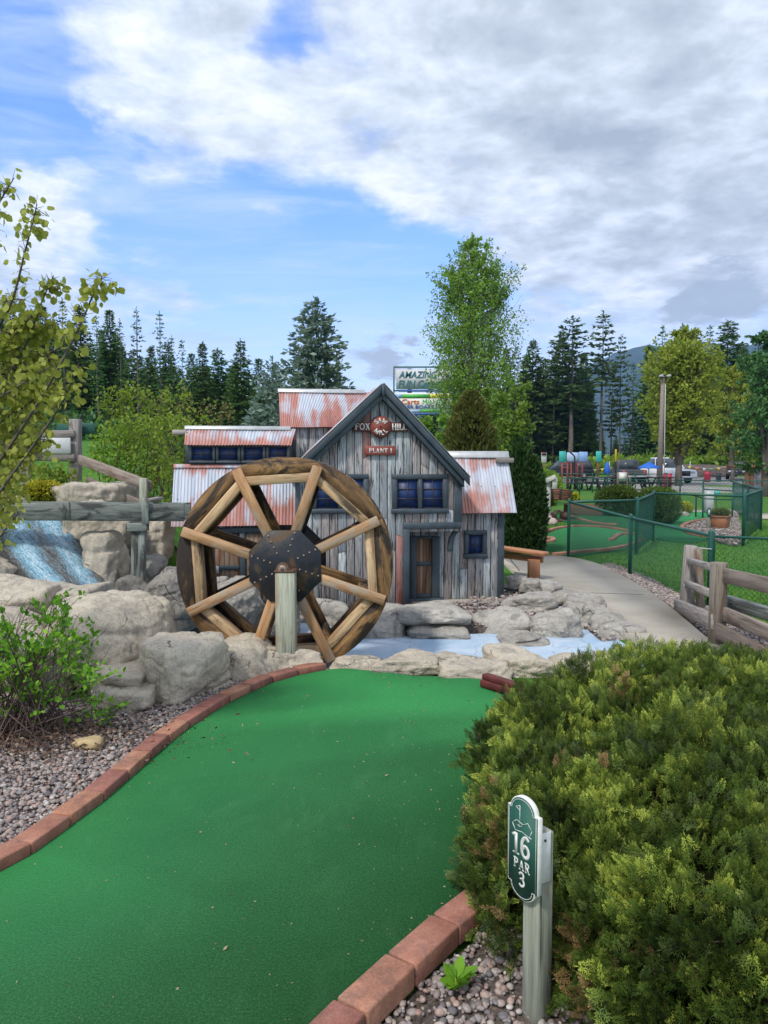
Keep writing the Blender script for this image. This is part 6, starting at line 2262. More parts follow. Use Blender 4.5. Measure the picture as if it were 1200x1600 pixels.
def aspen():
    rg = np.random.default_rng(161)
    base = Vector((-2.75, 4.3, 0))
    o = thing('aspen_tree', 'young aspen with round yellow green leaves reaching in at the left edge', 'tree', base)
    tr = MB()
    trunk = [base + Vector((0, 0, -0.2)), base + Vector((0.05, 0, 0.8)), base + Vector((0.02, 0.02, 1.6)), base + Vector((0.1, 0.0, 2.4)), base + Vector((0.15, 0, 3.2)), base + Vector((0.18, 0, 3.9))]
    tr.tube(trunk, [0.045, 0.04, 0.033, 0.025, 0.016, 0.005], 8)
    B = [  # px polylines with depth, leaf density
        ([(-170, 700, 4.2), (-60, 590, 4.0), (10, 490, 3.8), (40, 390, 3.7), (58, 318, 3.65)], 34),
        ([(-170, 560, 4.2), (-60, 400, 4.0), (-10, 330, 3.9), (22, 278, 3.85)], 24),
        ([(-170, 820, 4.2), (-40, 760, 4.0), (40, 660, 3.8), (110, 540, 3.7), (148, 455, 3.65), (160, 432, 3.6)], 40),
        ([(-170, 760, 4.2), (-50, 660, 4.0), (30, 560, 3.9), (62, 480, 3.8), (84, 430, 3.8)], 42),
        ([(-170, 900, 4.2), (-60, 840, 3.9), (20, 740, 3.8), (90, 640, 3.75), (124, 566, 3.7)], 30),
        ([(-170, 640, 4.3), (-70, 560, 4.1), (0, 520, 4.0), (55, 520, 3.9), (95, 500, 3.9)], 34),
        ([(-170, 800, 4.3), (-80, 720, 4.1), (0, 660, 4.0), (60, 620, 3.9), (88, 600, 3.9)], 40),
        ([(-170, 900, 4.3), (-80, 820, 4.1), (0, 740, 4.0), (50, 700, 3.9), (75, 660, 3.9)], 34),
        ([(-170, 700, 4.4), (-80, 620, 4.2), (-10, 590, 4.1), (50, 570, 4.0), (86, 560, 4.0)], 40),
        ([(-170, 940, 4.3), (-80, 880, 4.1), (-20, 800, 4.0), (30, 730, 3.9), (45, 690, 3.85)], 26),
        ([(-170, 960, 4.2), (-60, 900, 4.0), (-10, 850, 3.9), (20, 812, 3.85), (30, 800, 3.8)], 12),
        ([(-170, 640, 4.4), (-100, 560, 4.3), (-40, 500, 4.2), (10, 470, 4.1), (40, 468, 4.1)], 28),
        ([(-170, 740, 4.5), (-100, 690, 4.4), (-40, 640, 4.3), (20, 610, 4.2), (62, 640, 4.2)], 34),
        ([(-170, 840, 4.5), (-100, 790, 4.4), (-40, 730, 4.3), (0, 690, 4.2), (40, 640, 4.2)], 34),
    ]
    for i in range(14):
        ty = 480 + 22 * i + rg.normal() * 12
        tx = np.interp(ty, [470, 560, 640, 700, 800], [70, 98, 88, 60, 30]) * rg.uniform(0.35, 1.0)
        d0 = 3.75 + 0.5 * rg.random()
        B.append(([(-170, ty + 150, 4.3), (-80, ty + 85, d0 + 0.2), (tx * 0.2 - 20, ty + 40, d0), (tx, ty - 10, d0 - 0.05)], 26))
    P, A, C = [], [], []
    for pl, n in B:
        pts = smooth_poly([at(*q) for q in pl], 6)
        m = len(pts)
        zt = pts[0]
        tr.tube([Vector((base.x + 0.05, base.y, max(0.3, zt.z - 0.5)))] + pts, [0.014] + [0.011 * (1 - 0.88 * i / (m - 1)) + 0.0008 for i in range(m)], 5, cap=False)
        for i in range(int(n * 2.6)):
            u = 0.25 + 0.75 * rg.random() ** 0.8
            c = pts[min(m - 1, int(u * (m - 1)))]
            d = Vector(tuple(rg.normal(size=3)))
            d.z = d.z * 0.6 + 0.25
            L = 0.035 + 0.12 * rg.random() * (1.25 - u)
            tip = c + d.normalized() * L
            tr.tube([c, tip], [0.0018, 0.0009], 3, cap=False)
            for k in range(1 + int(rg.random() * 2.4)):
                q = c.lerp(tip, 1 - 0.4 * k * rg.random())
                pet = Vector(tuple(rg.normal(size=3) * 0.5)) + Vector((0, 0, -0.35))
                e = q + pet.normalized() * 0.022
                P.append(tuple(e))
                A.append(tuple(pet + Vector((0, 0, -0.4))))
                C.append(u)
    P, A = np.array(P), np.array(A)
    n = len(P)
    V, F, k = leaves(P, A, 0.037 * rg.uniform(0.65, 1.25, n), rg, 0.92)
    r = np.clip(0.15 + 0.6 * rg.random(n) + 0.25 * (P[:, 2] < 1.7) * rg.random(n), 0, 1)
    tr.build('branches', 'bark', o, smooth=True)
    np_obj('leaves', V, F, 'fol_aspen', o, rnd=np.repeat(r, k), smooth=False)


aspen()


# ================================================================== twiggy shrub in the left foreground
def rose_shrub():
    rg = np.random.default_rng(171)
    base = gp(30, 1150)
    o = thing('leafy_shrub', 'twiggy shrub with bright fresh green leaf tufts at the left edge', 'shrub', base)
    tw = MB()
    P, A = [], []
    tips = []
    for i in range(120):
        tx = rg.uniform(-90, 172)
        ymin = np.interp(tx, [-90, 0, 40, 100, 140, 172], [930, 945, 928, 945, 985, 1075])
        ty = ymin + (1140 - ymin) * rg.random() ** 1.4 * 0.85
        Yd = 4.45 + rg.normal() * 0.25
        tip = at(tx, ty, Yd)
        b = base + Vector((rg.normal() * 0.18, rg.normal() * 0.12, -0.03))
        mid = b.lerp(tip, 0.5) + Vector((rg.normal() * 0.05, rg.normal() * 0.05, 0.06 + 0.03 * rg.normal()))
        pts = smooth_poly([b, mid, tip], 6)
        r0 = rg.uniform(0.0028, 0.0065)
        tw.tube(pts, [r0 * (1 - 0.75 * j / (len(pts) - 1)) for j in range(len(pts))], 4, cap=False)
        for q in range(5):
            c = pts[int(rg.integers(4, len(pts)))]
            e = c + Vector(tuple(rg.normal(size=3) * 0.05)) + (tip - b).normalized() * 0.07
            tw.tube([c, c.lerp(e, 0.5) + Vector(tuple(rg.normal(size=3) * 0.008)), e], [0.0018, 0.0014, 0.0008], 3, cap=False)
            if rg.random() < 0.28:
                tips.append((e, (e - c).normalized()))
        if rg.random() < 0.80:
            tips.append((tip, (tip - mid).normalized()))
            tips.append((pts[-3], (tip - mid).normalized()))
    for c, d in tips:
        m = int(rg.integers(5, 12))
        for k in range(m):
            P.append(tuple(c + Vector(tuple(rg.normal(size=3) * 0.016))))
            A.append(tuple(d * 0.5 + Vector(tuple(rg.normal(size=3) * 0.75)) + Vector((0, 0, 0.25))))
    P, A = np.array(P), np.array(A)
    V, F, k = leaves(P, A, 0.034 * rg.uniform(0.6, 1.35, len(P)), rg, 0.62, up=np.array([0, -0.3, 1.0]))
    tw.build('twigs', 'twig', o, smooth=True)
    np_obj('leaves', V, F, 'fol_bright', o, rnd=np.repeat(rg.random(len(P)), k))
    # dead leaves and litter below: uncountable
    n = 2600
    Q = np.stack([base.x + rg.normal(size=n) * 0.42, base.y - 0.05 + rg.normal(size=n) * 0.22, 0.012 + 0.045 * rg.random(n)], -1)
    AA = rg.normal(size=(n, 3)) * np.array([1, 1, 0.25])
    V, F = quads(Q, AA, 0.03 * rg.uniform(0.5, 1.4, n), 0.014, rg)
    tag(np_obj('leaf_litter', V, F, 'fol_dead', rnd=rg.random(n)), 'dead brown leaves and bits under the leafy twig shrub', 'leaf litter', None, 'stuff')


rose_shrub()


# ================================================================== big cedar hedge in the right foreground
def spray_geo(rg):
    """one flat fan of scale leaves, about unit length along +x"""
    V, F, T = [], [], []

    def seg(p, d, L, w, t):
        d = np.array(d) / np.linalg.norm(d)
        s = np.array([-d[1], d[0], 0])
        b = len(V)
        p = np.array(p)
        V.extend([p, p + d * L * 0.5 + s * w, p + d * L, p + d * L * 0.5 - s * w])
        F.append((b, b + 1, b + 2, b + 3))
        T.append(t)
    for i in range(5):
        seg((i * 0.2, 0, 0.02 * math.sin(i)), (1, 0.1 * rg.normal(), 0.05 * rg.normal()), 0.25, 0.024, 0.1 + i * 0.17)
    for i in range(1, 5):
        for sg_ in (-1, 1):
            L = 0.52 * (1 - i * 0.15)
            d = np.array([0.75, sg_ * (0.75 + 0.15 * rg.normal()), 0.12 * rg.normal()])
            d /= np.linalg.norm(d)
            p = np.array([i * 0.19 - 0.05, 0, 0])
            seg(p, d, L * 0.6, 0.026, 0.35 + i * 0.12)
            seg(p + d * L * 0.5, d + np.array([0.2, 0, 0.1 * rg.normal()]), L * 0.55, 0.024, 0.65 + i * 0.1)
            for k in (0.35, 0.62):
                for s2 in (-1, 1):
                    e = np.array([d[0] * 0.6 - s2 * d[1] * 0.7, d[1] * 0.6 + s2 * d[0] * 0.7, 0.15 * rg.normal()])
                    seg(p + d * L * k, e, L * 0.42, 0.022, 0.6 + i * 0.12)
    return np.array(V), np.array(F), np.clip(np.array(T), 0, 1)


HL = [((1.10, 3.30, 0.18), (0.66, 0.72, 0.36)), ((1.55, 2.75, 0.22), (0.88, 0.80, 0.43)), ((0.86, 2.72, 0.16), (0.43, 0.48, 0.33)), ((1.60, 3.55, 0.23), (0.85, 0.75, 0.42)),
      ((1.15, 2.12, 0.18), (0.52, 0.50, 0.33)), ((2.2, 3.0, 0.22), (0.7, 0.9, 0.45)), ((0.63, 2.64, 0.13), (0.35, 0.34, 0.34)), ((0.80, 2.22, 0.10), (0.30, 0.26, 0.27))]


HOLES = ((985, 1195, 2.55, 0.13), (1010, 1245, 2.45, 0.09), (1165, 1120, 2.85, 0.10), (905, 1140, 2.9, 0.07), (1100, 1330, 2.2, 0.08), (880, 1300, 2.5, 0.07))


def hedge():
    rg = np.random.default_rng(181)
    P, N = [], []
    for li, (c, r) in enumerate(HL):
        c, r = np.array(c), np.array(r)
        n = int(21000 * (r[0] * r[1] * r[2]) ** (2 / 3) / 0.35)
        D = rg.normal(size=(n, 3))
        D /= np.linalg.norm(D, axis=1)[:, None]
        pw = 2.35
        D2 = D / (np.abs(D) ** pw).sum(1)[:, None] ** (1 / pw)
        k = 1.03 - 0.30 * rg.random(n) ** 1.4 + 0.25 * fbm((c + D2 * r) * 4.2, 3) + 0.14 * vnoise((c + D2 * r) * 11)
        p = c + D2 * r * k[:, None]
        keep = p[:, 2] > 0.01
        for lj, (c2, r2) in enumerate(HL):
            if lj != li:
                q = (np.abs((p - np.array(c2)) / np.array(r2)) ** pw).sum(1)
                keep &= q > 0.86 ** pw
        nn = D2 / r
        nn /= np.linalg.norm(nn, axis=1)[:, None]
        P.append(p[keep])
        N.append(nn[keep])
    P, N = np.concatenate(P), np.concatenate(N)
    # only sprays clear of the sign
    ok = ~((P[:, 0] > 0.20) & (P[:, 0] < 0.475) & (P[:, 1] < 2.32) & (P[:, 1] > 1.9))
    dx = P - np.array([0.47, 2.2, 0])
    ok &= ~((dx[:, 0] > -0.2) & (dx[:, 0] < 0.02) & (dx[:, 1] < 0.08))
    for hx, hy, hY, hr in HOLES:
        hc_ = np.array(at(hx, hy, hY))
        ok &= np.linalg.norm(P - hc_, axis=1) > hr * (0.8 + 0.5 * rg.random(len(P)))
    P, N = P[ok], N[ok]
    n = len(P)
    tan = fbm(P * 3.0 + 40, 3) > 0.36
    tan &= rg.random(n) < 0.45
    base = [spray_geo(rg) for _ in range(4)]
    A = N * 0.75 + rg.normal(size=(n, 3)) * 0.55 + np.array([0, 0, 0.55])
    # clumps share a lean
    A += 0.9 * np.stack([vnoise(P * 6 + 3), vnoise(P * 6 + 11), vnoise(P * 6 + 23)], -1)
    A /= np.linalg.norm(A, axis=1)[:, None]
    R = rg.normal(size=(n, 3)) + N * 0.3
    S = np.cross(A, R)
    S /= np.linalg.norm(S, axis=1)[:, None]
    W = np.cross(A, S)
    L = 0.060 * rg.uniform(0.6, 1.35, n)
    clump = vnoise(P * 7.0) * 0.9 + vnoise(P * 19) * 0.6
    o = thing('cedar_hedge', 'large rounded cedar bush with feathery yellow tipped sprays in the right foreground', 'bush', (1.3, 2.9, 0))
    for part, sel, mat in (('foliage', ~tan, 'fol_cedar'), ('brown_sprays', tan, 'fol_cedar_tan')):
        Vs, Fs, Rs, off = [], [], [], 0
        idx = np.where(sel)[0]
        for b, (BV, BF, BT) in enumerate(base):
            ii = idx[b::4]
            V = P[ii][:, None] + L[ii][:, None, None] * (BV[None, :, 0:1] * A[ii][:, None] + BV[None, :, 1:2] * S[ii][:, None] + BV[None, :, 2:3] * W[ii][:, None])
            F = BF[None] + (np.arange(len(ii)) * len(BV))[:, None, None] + off
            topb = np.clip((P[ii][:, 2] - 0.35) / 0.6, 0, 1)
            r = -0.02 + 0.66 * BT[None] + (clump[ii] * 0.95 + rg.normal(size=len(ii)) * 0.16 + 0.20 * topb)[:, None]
            Vs.append(V.reshape(-1, 3))
            Fs.append(F.reshape(-1, 4))
            Rs.append(np.clip(r, 0, 1).ravel())
            off += len(ii) * len(BV)
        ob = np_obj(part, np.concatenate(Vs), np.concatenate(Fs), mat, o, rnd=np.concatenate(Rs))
        if part == 'brown_sprays':
            ob['label'] = 'dry tan brown sprays among the green'
    tw = MB()
    for i in range(160):
        j = int(rg.integers(0, n))
        p = Vector(tuple(P[j]))
        c = Vector((1.3 + rg.normal() * 0.2, 2.9 + rg.normal() * 0.2, 0.1))
        s = p.lerp(c, 0.4)
        tw.tube([s, s.lerp(p, 0.5) + Vector(tuple(rg.normal(size=3) * 0.02)), p], [0.007, 0.004, 0.0015], 4, cap=False)
    tw.build('twigs', 'twig', o, smooth=True)
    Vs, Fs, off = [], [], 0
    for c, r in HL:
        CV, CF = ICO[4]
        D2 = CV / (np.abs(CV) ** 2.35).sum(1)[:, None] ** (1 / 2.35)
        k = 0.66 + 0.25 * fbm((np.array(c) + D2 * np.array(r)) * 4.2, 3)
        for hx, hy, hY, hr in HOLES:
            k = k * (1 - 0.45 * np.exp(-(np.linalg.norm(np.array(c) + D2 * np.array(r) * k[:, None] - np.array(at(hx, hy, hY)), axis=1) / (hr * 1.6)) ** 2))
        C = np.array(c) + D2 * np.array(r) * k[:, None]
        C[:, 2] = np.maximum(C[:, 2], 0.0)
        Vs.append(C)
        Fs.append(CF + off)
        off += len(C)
    np_obj('dark_core', np.concatenate(Vs), np.concatenate(Fs), 'core_dark', o, smooth=True)  # solid dark lobes added behind the sprays as the bush's dark inside


hedge()

# small weed by the bricks
wp = gp(714, 1545)
o = thing('weed', 'small bright green weed growing by the red bricks', 'plant', wp)
rg = np.random.default_rng(5)
n = 17
a = np.arange(n) * 2.4
P = np.array([(wp.x + 0.008 * math.cos(q), wp.y + 0.008 * math.sin(q), 0.005 + 0.012 * (i % 3)) for i, q in enumerate(a)])
A = np.stack([np.cos(a), np.sin(a), 0.35 + 0.9 * rg.random(n)], -1)
V, F, k = leaves(P, A, 0.062 * rg.uniform(0.7, 1.2, n), rg, 0.55, up=np.array([0, 0, 1.5]))
np_obj('leaves', V, F, 'fol_bright', o, rnd=np.repeat(rg.random(n) * 0.6 + 0.2, k))
mb = MB()
for q in P:
    mb.tube([wp, Vector(tuple(q)) + Vector((0, 0, 0.002))], [0.004, 0.002], 4)
mb.build('stalks', 'fol_bright', o)


# tiny bits on the carpet: nobody could count them
def litter():
    rg = np.random.default_rng(9)
    n = 900
    pts = np.zeros((0, 2))
    while len(pts) < n:
        c = rg.uniform((-2.2, 1.2), (1.6, 5.8), size=(3000, 2))
        w = rg.random(3000) < 0.35 + 0.65 * np.exp(-((c[:, 0] - 0.35) ** 2 / 0.2))
        pts = np.concatenate([pts, c[in_poly(c[:, 0], c[:, 1], turf_poly) & w]])
    pts = pts[:n]
    P = np.stack([pts[:, 0], pts[:, 1], np.full(n, 0.003)], -1)
    A = rg.normal(size=(n, 3)) * np.array([1, 1, 0.3])
    A[:, 2] = np.abs(A[:, 2])
    L = 0.008 * rg.uniform(0.4, 1.6, n) * np.where(rg.random(n) < 0.06, 2.0, 1.0)
    V, F = quads(P, A, L, L * 0.45, rg)
    tag(np_obj('litter', V, F, 'litter_mat', rnd=rg.random(n)), 'tiny pale bits of bud scales scattered on the green carpet', 'litter', None, 'stuff')


litter()


# short grass blades on the near lawn strip
def grass():
    rg = np.random.default_rng(19)
    n = 42000
    y = 6.5 + 14 * rg.random(n) ** 1.5
    x = y * rg.uniform(0.16, 0.58, n)
    k = ~in_poly(x, y, path_poly) & ~in_poly(x, y, green_right) & ~in_poly(x, y, green_near) & ~in_poly(x, y, strip_poly) & ~in_poly(x, y, gravel_pl)
    k &= ~((x < 2.4) & (y < 9.5)) & ~((x < 2.0 + (y - 6) * 0.1) & (y < 13.2))
    x, y = x[k], y[k]
    m = len(x)
    P = np.stack([x, y, height(x, y) - 0.003], -1)
    A = rg.normal(size=(m, 3)) * 0.45 + np.array([0, 0, 1.0])
    L = 0.035 * rg.uniform(0.5, 1.3, m) * (y / 8) ** 0.4
    V, F = quads(P, A, L, L * 0.28, rg)
    tag(np_obj('grass', V, F, 'fol_grass', rnd=np.clip(rg.random(m) * 0.7 + 0.3 * (0.5 + vnoise(P * 0.8)), 0, 1)), 'short mown grass of the lawn right of the path', 'grass', None, 'stuff')
# ================================================================== path and right side ground
pl_left = [gp(785, 876), gp(800, 892), gp(838, 916), gp(884, 940), gp(925, 962), gp(965, 984), gp(1000, 1006), gp(1045, 1040), gp(1120, 1110)]
pl_right = [gp(1200, 1100), gp(1130, 1015), gp(1100, 994), gp(1060, 960), gp(1015, 925), gp(972, 900), gp(935, 882), gp(905, 874), gp(880, 870), gp(840, 869), gp(780, 869), gp(700, 872)]
path_poly = smooth_poly(pl_left, 4) + smooth_poly(pl_right, 4) + [gp(700, 880)]
sheet('path', path_poly, 0.012, 'concrete', 0.12)
# expansion joints cut in the path
jt = MB()
for (x0, y0, x1, y1) in ((898, 925.5, 1006, 929), (793, 868.8, 812, 892)):
    a, b = gp(x0, y0, 0.0135), gp(x1, y1, 0.0135)
    jt.beam(a, b, 0.014, 0.002)
tag(jt.build('path_joint', 'slate_dark'), kind='structure')
# gravel strip right of the path
strip_poly = [gp(x, y) for x, y in ((938, 883), (976, 901), (1020, 926), (1066, 961), (1108, 996), (1160, 1050), (1290, 1050), (1230, 985), (1165, 975), (1110, 950), (1060, 928), (1020, 906), (985, 892), (955, 881))]
sheet('gravel_bed', strip_poly, -0.004, 'dirt', 0.03)
o = pebbles('gravel', strip_poly, 6000, 0.012, 0.024, -0.002, 13)
o['label'] = 'brownish pebbles in the strip between the path and the lawn'
# narrow water between path stones is part of the creek bed
# putting greens behind
green_near = smooth_poly([gp(x, y, 0) for x, y in ((780, 868), (830, 868), (886, 869), (940, 862), (985, 856), (1006, 848), (1004, 838), (975, 830), (930, 823), (885, 824), (850, 836), (800, 850))], 4, True)
sheet('putting_green', green_near, 0.006, 'carpet_turf', 0.05)
green_right = smooth_poly([gp(x, y, 0) for x, y in ((872, 812), (876, 798), (905, 789), (960, 800), (1010, 806), (1050, 800), (1110, 801), (1122, 808), (1085, 814), (1069, 822), (1078, 834), (1104, 840), (1080, 847), (1030, 842), (1000, 830), (960, 822), (915, 818))], 4, True)
sheet('putting_green', green_right, 0.010, 'carpet_turf', 0.05)
gravel_pl = smooth_poly([gp(x, y, 0) for x, y in ((1071, 824), (1090, 816), (1130, 806), (1152, 803), (1158, 846), (1130, 848), (1100, 838), (1080, 832))], 3, True)
sheet('gravel_bed', gravel_pl, 0.004, 'dirt', 0.03)
o = pebbles('gravel', gravel_pl, 2600, 0.02, 0.035, 0.006, 14)
o['label'] = 'pale gravel around the hexagonal planter'
EB = 'edging bricks of the small greens beyond the path'


def edge(line, lb, h=0.06, L=0.24):
    lay_bricks(smooth_poly([gp(*p) for p in line], 6), lb, EB, L=L, w=0.1, h=h)


edge([(868, 869), (920, 864), (965, 859), (1000, 850), (1006, 842)], 'brick in the front edge of the green seen through the near fence')
edge([(800, 852), (830, 850), (864, 848), (866, 843), (850, 841), (815, 842)], 'brick in the pointed edge below the arborvitae')
edge([(840, 838), (880, 826), (930, 824), (985, 832)], 'brick in the rear edge of the green seen through the near fence')
edge([(868, 808), (872, 799), (884, 806), (925, 818), (975, 822)], 'brick in the left edge of the upper green')
edge([(1104, 840), (1080, 835), (1069, 826), (1080, 818), (1110, 812)], 'brick in the hook shaped edge around the planter gravel')
edge([(958, 846), (975, 836), (1000, 838)], 'brick in the little inner curve of the fenced green')

# orange bench rail beside the mill
be = thing('bench', 'orange stained timber bench rail between the mill and the path', 'bench', gp(825, 905))
bz_ = at(840, 855, 10.3).z
a, b = at(760, 851, 11.0), at(853, 866, 10.25)
bar('seat_beam', 'wood_orange', be, at(740, 850, 11.1) + Vector((0, 0, 0)), b, 0.17, 0.05)
a2, b2 = at(740, 862, 11.1), at(848, 875, 10.30)
bar('apron', 'wood_orange', be, a2, b2, 0.05, 0.08)
bar('leg', 'wood_orange', be, Vector((at(834, 900, 10.3).x, 10.3, -0.02)), at(834, 874, 10.3), 0.15, 0.12, up=(0, 1, 0))
bar('leg', 'wood_orange', be, Vector((at(760, 900, 10.95).x, 10.95, -0.02)), at(760, 868, 10.95), 0.15, 0.12, up=(0, 1, 0))

# ================================================================== green chain link fences


def chain_fence(label, posts, tops, rail=True, mesh_h=None, wire=0.0016, cell=0.055, posts_on=None, pr=0.028, mesh=True, gname='chain_link_fence'):
    """posts: list of ground points; tops: heights"""
    o = thing(gname, label, 'fence', posts[0])
    for i, (p, h) in enumerate(zip(posts, tops)):
        if posts_on is not None and not posts_on[i]:
            continue
        mb = MB()
        mb.tube([Vector((p.x, p.y, -0.05)), Vector((p.x, p.y, h + 0.02)), Vector((p.x, p.y, h + 0.035)), Vector((p.x, p.y, h + 0.045))], [pr, pr, pr * 0.8, pr * 0.2], 10)
        mb.build('post', 'fence_green', o, smooth=False)
    for i in range(len(posts) - 1):
        p, q = posts[i], posts[i + 1]
        h0, h1 = tops[i], tops[i + 1]
        if rail:
            mb = MB()
            mb.tube([Vector((p.x, p.y, h0 - 0.02)), Vector((q.x, q.y, h1 - 0.02))], pr * 0.72, 8)
            mb.build('top_rail', 'fence_green', o, smooth=False)
        if not mesh:
            continue
        L = (Vector((q.x, q.y, 0)) - Vector((p.x, p.y, 0))).length
        mb = MB()
        hm0, hm1 = h0 - 0.03, h1 - 0.03
        d = cell * 1.0
        H = (hm0 + hm1) / 2 - 0.03

        def pt(s, z):
            f = s / L
            return Vector((p.x + (q.x - p.x) * f, p.y + (q.y - p.y) * f, 0.03 + z * ((hm0 + (hm1 - hm0) * f - 0.03) / H)))
        k = -H
        while k < L:
            for sg_ in (1, -1):
                s0, z0, s1, z1 = k, 0, k + H, H
                if s0 < 0:
                    z0 = -s0
                    s0 = 0
                if s1 > L:
                    z1 = H - (s1 - L)
                    s1 = L
                if s1 > s0 + 0.01:
                    if sg_ < 0:
                        z0, z1 = H - z0, H - z1
                    off = Vector((0, 0.0025 * sg_, 0))
                    mb.beam(pt(s0, z0) + off, pt(s1, z1) + off, wire * 2, wire * 2, rnd=0.5)
            k += d
        mb.build('wire_mesh', 'fence_green', o)
    return o


G0, G1, G2 = gp(888, 870), gp(984, 898), gp(1108, 950)
G3 = Vector((G2.x + 2.6, G2.y - 1.2, 0))
chain_fence('green chain link fence running along the lawn from the far path to the wooden rails', [G0, G1, G2], [0.95, 0.83, 0.82])
# thin panel continuing to the right: rail only with wires
chain_fence('green pipe railing with wire mesh crossing the lawn behind the wooden rail fence', [Vector((G2.x + 0.07, G2.y + 0.1, 0)), G3], [0.80, 0.80], posts_on=[True, True], pr=0.020)
H0, H1, H2, H3 = G0 + Vector((0.08, 0.05, 0)), gp(994, 864), gp(1020, 843), gp(1161, 851)
chain_fence('green chain link fence turning a corner around the small greens', [H0, H1, H2, H3], [0.95, 0.95, 0.98, 0.96], posts_on=[False, True, True, True], pr=0.030)
J = [H3 + Vector((0.0, 0.05, 0)), Vector((9.1, 18.5, 0)), Vector((10.2, 21.5, 0)), Vector((11.6, 25.5, 0))]
chain_fence('green chain link fence running away along the right side of the planter gravel', J, [0.96] * 4, posts_on=[False, True, True, True], pr=0.03, cell=0.09, wire=0.002)
Kf = [at(845, 790, 31), at(905, 788, 31), at(985, 788, 29), at(1062, 788, 28.5), at(1098, 788, 28), at(1160, 788, 28), at(1230, 788, 28)]
Kf = [Vector((k.x, k.y, 0)) for k in Kf]
chain_fence('far green chain link fence crossing behind the round bushes', Kf, [0.95] * 7, pr=0.028, cell=0.14, wire=0.0025)
Kg = [Vector((k.x, k.y + 12, 0)) for k in Kf]
chain_fence('farthest green fence in front of the picnic tables', Kg, [1.0] * 7, pr=0.03, mesh=False)
gt = thing('fence_gate', 'green pipe gate leaning beside the planter gravel', 'gate', at(1100, 805, 22))
for x in (1098, 1144):
    b = at(x, 805, 22)
    mb = MB()
    mb.tube([Vector((b.x, 22, -0.02)), Vector((b.x, 22, at(x, 763, 22).z))], 0.025, 8)
    mb.build('upright', 'fence_green', gt)
for y0, y1 in ((764, 767), (779, 781)):
    mb = MB()
    mb.tube([at(1098, y0, 22), at(1144, y1, 22)], 0.018, 8)
    mb.build('gate_rail', 'fence_green', gt)
br_ = thing('barrier_arm', 'dark sloping barrier pole beside the gate', 'pole', at(1070, 795, 22.2))
mb = MB()
mb.tube([at(1068, 770, 22.3), at(1100, 778.5, 22.3)], 0.02, 8)
mb.build('arm', 'slate_dark', br_)
mb = MB()
b = at(1088, 772, 22.3)
mb.tube([Vector((b.x, 22.3, 0)), Vector((b.x, 22.3, at(1088, 774, 22.3).z))], 0.025, 8)
mb.build('support', 'slate_dark', br_)

# ================================================================== wooden fence, right foreground
wf = thing('plank_fence', 'weathered plank and post fence at the right edge behind the cedar bush', 'fence', gp(1120, 1005))
PB = gp(1120, 1006)
tp = at(1122, 879, PB.y)
mb = MB()
mb.tube([PB - Vector((0, 0, 0.1)), Vector((PB.x, PB.y, tp.z - 0.01)), Vector((PB.x, PB.y, tp.z)), ], [0.075, 0.075, 0.070], 14)
mb.build('post', 'wood_post_old', wf)
PA = gp(1066, 948)
ta = at(1079, 852, PA.y)
bar('post', 'wood_grey', wf, Vector((at(1072, 945, PA.y).x, PA.y, -0.05)), Vector((ta.x, PA.y - 0.02, ta.z)), 0.12, 0.12, up=(0, 1, 0), bevel=0.012)
bar('short_post', 'wood_post_old', wf, Vector((at(1095, 950, PA.y - 0.1).x, PA.y - 0.1, -0.05)), at(1091, 858, PA.y - 0.1), 0.07, 0.07, up=(0, 1, 0), bevel=0.006)


def along(x0, y0, x1, y1, Ya, Yb):
    return at(x0, y0, Ya), at(x1, y1, Yb)


for (q, mt, th, h) in (((1076, 876, 1118, 888, PA.y - .02, PB.y + .03), 'wood_grey', 0.05, 0.065), ((1072, 911, 1112, 928, PA.y - .02, PB.y + .03), 'wood_grey', 0.05, 0.07),
                       ((1056, 945, 1116, 972, PA.y - .13, PB.y - 0.05), 'wood_grey', 0.05, 0.14)):
    a, b = along(*q)
    bar('rail', mt, wf, a, b, th, h, bevel=0.008)
Yr = PB.y - 1.35
for (q, h) in (((1128, 898, 1290, 935, PB.y - .02, Yr), 0.125), ((1128, 958, 1290, 1025, PB.y - .02, Yr), 0.125), ((1120, 985, 1290, 1075, PB.y - 0.09, Yr - 0.05), 0.14)):
    a, b = along(*q)
    bar('plank', 'wood_rail_old', wf, a, b, 0.045, h, bevel=0.006)
bar('timber', 'wood_flume', wf, at(1130, 938, PB.y + 0.35), at(1290, 985, PB.y - 0.7), 0.12, 0.10, bevel=0.01)
PC = Vector((a.x, 0, 0))
c = at(1290, 940, Yr)
bar('post', 'wood_post_old', wf, Vector((c.x + 0.05, Yr, -0.05)), Vector((c.x + 0.05, Yr, 0.72)), 0.13, 0.13, up=(0, 1, 0), bevel=0.012)
wt = thing('fence_tie', 'pale twisted wire tying the green post to the short wooden post', 'wire', at(1108, 857, PA.y - .06))
mb = MB()
mb.tube([at(1088, 856, PA.y - .06), at(1100, 857, PA.y - .06), at(1112, 858, G2.y - .04)], 0.006, 6)
mb.build('strand', 'galvanised', wt)

# ================================================================== hole sign
SA = math.radians(57)
sgn = thing('hole_sign', 'green hole marker sign reading 16 PAR 3 on a treated post', 'sign', gp(838, 1578))
SB = gp(838, 1578)
rvec = Vector((math.cos(SA), -math.sin(SA), 0))
nvec = Vector((-math.sin(SA), -math.cos(SA), 0))


def sfr(off):
    return lambda a, b, c: SB0 + rvec * a + Vector((0, 0, b)) + nvec * (off + c)


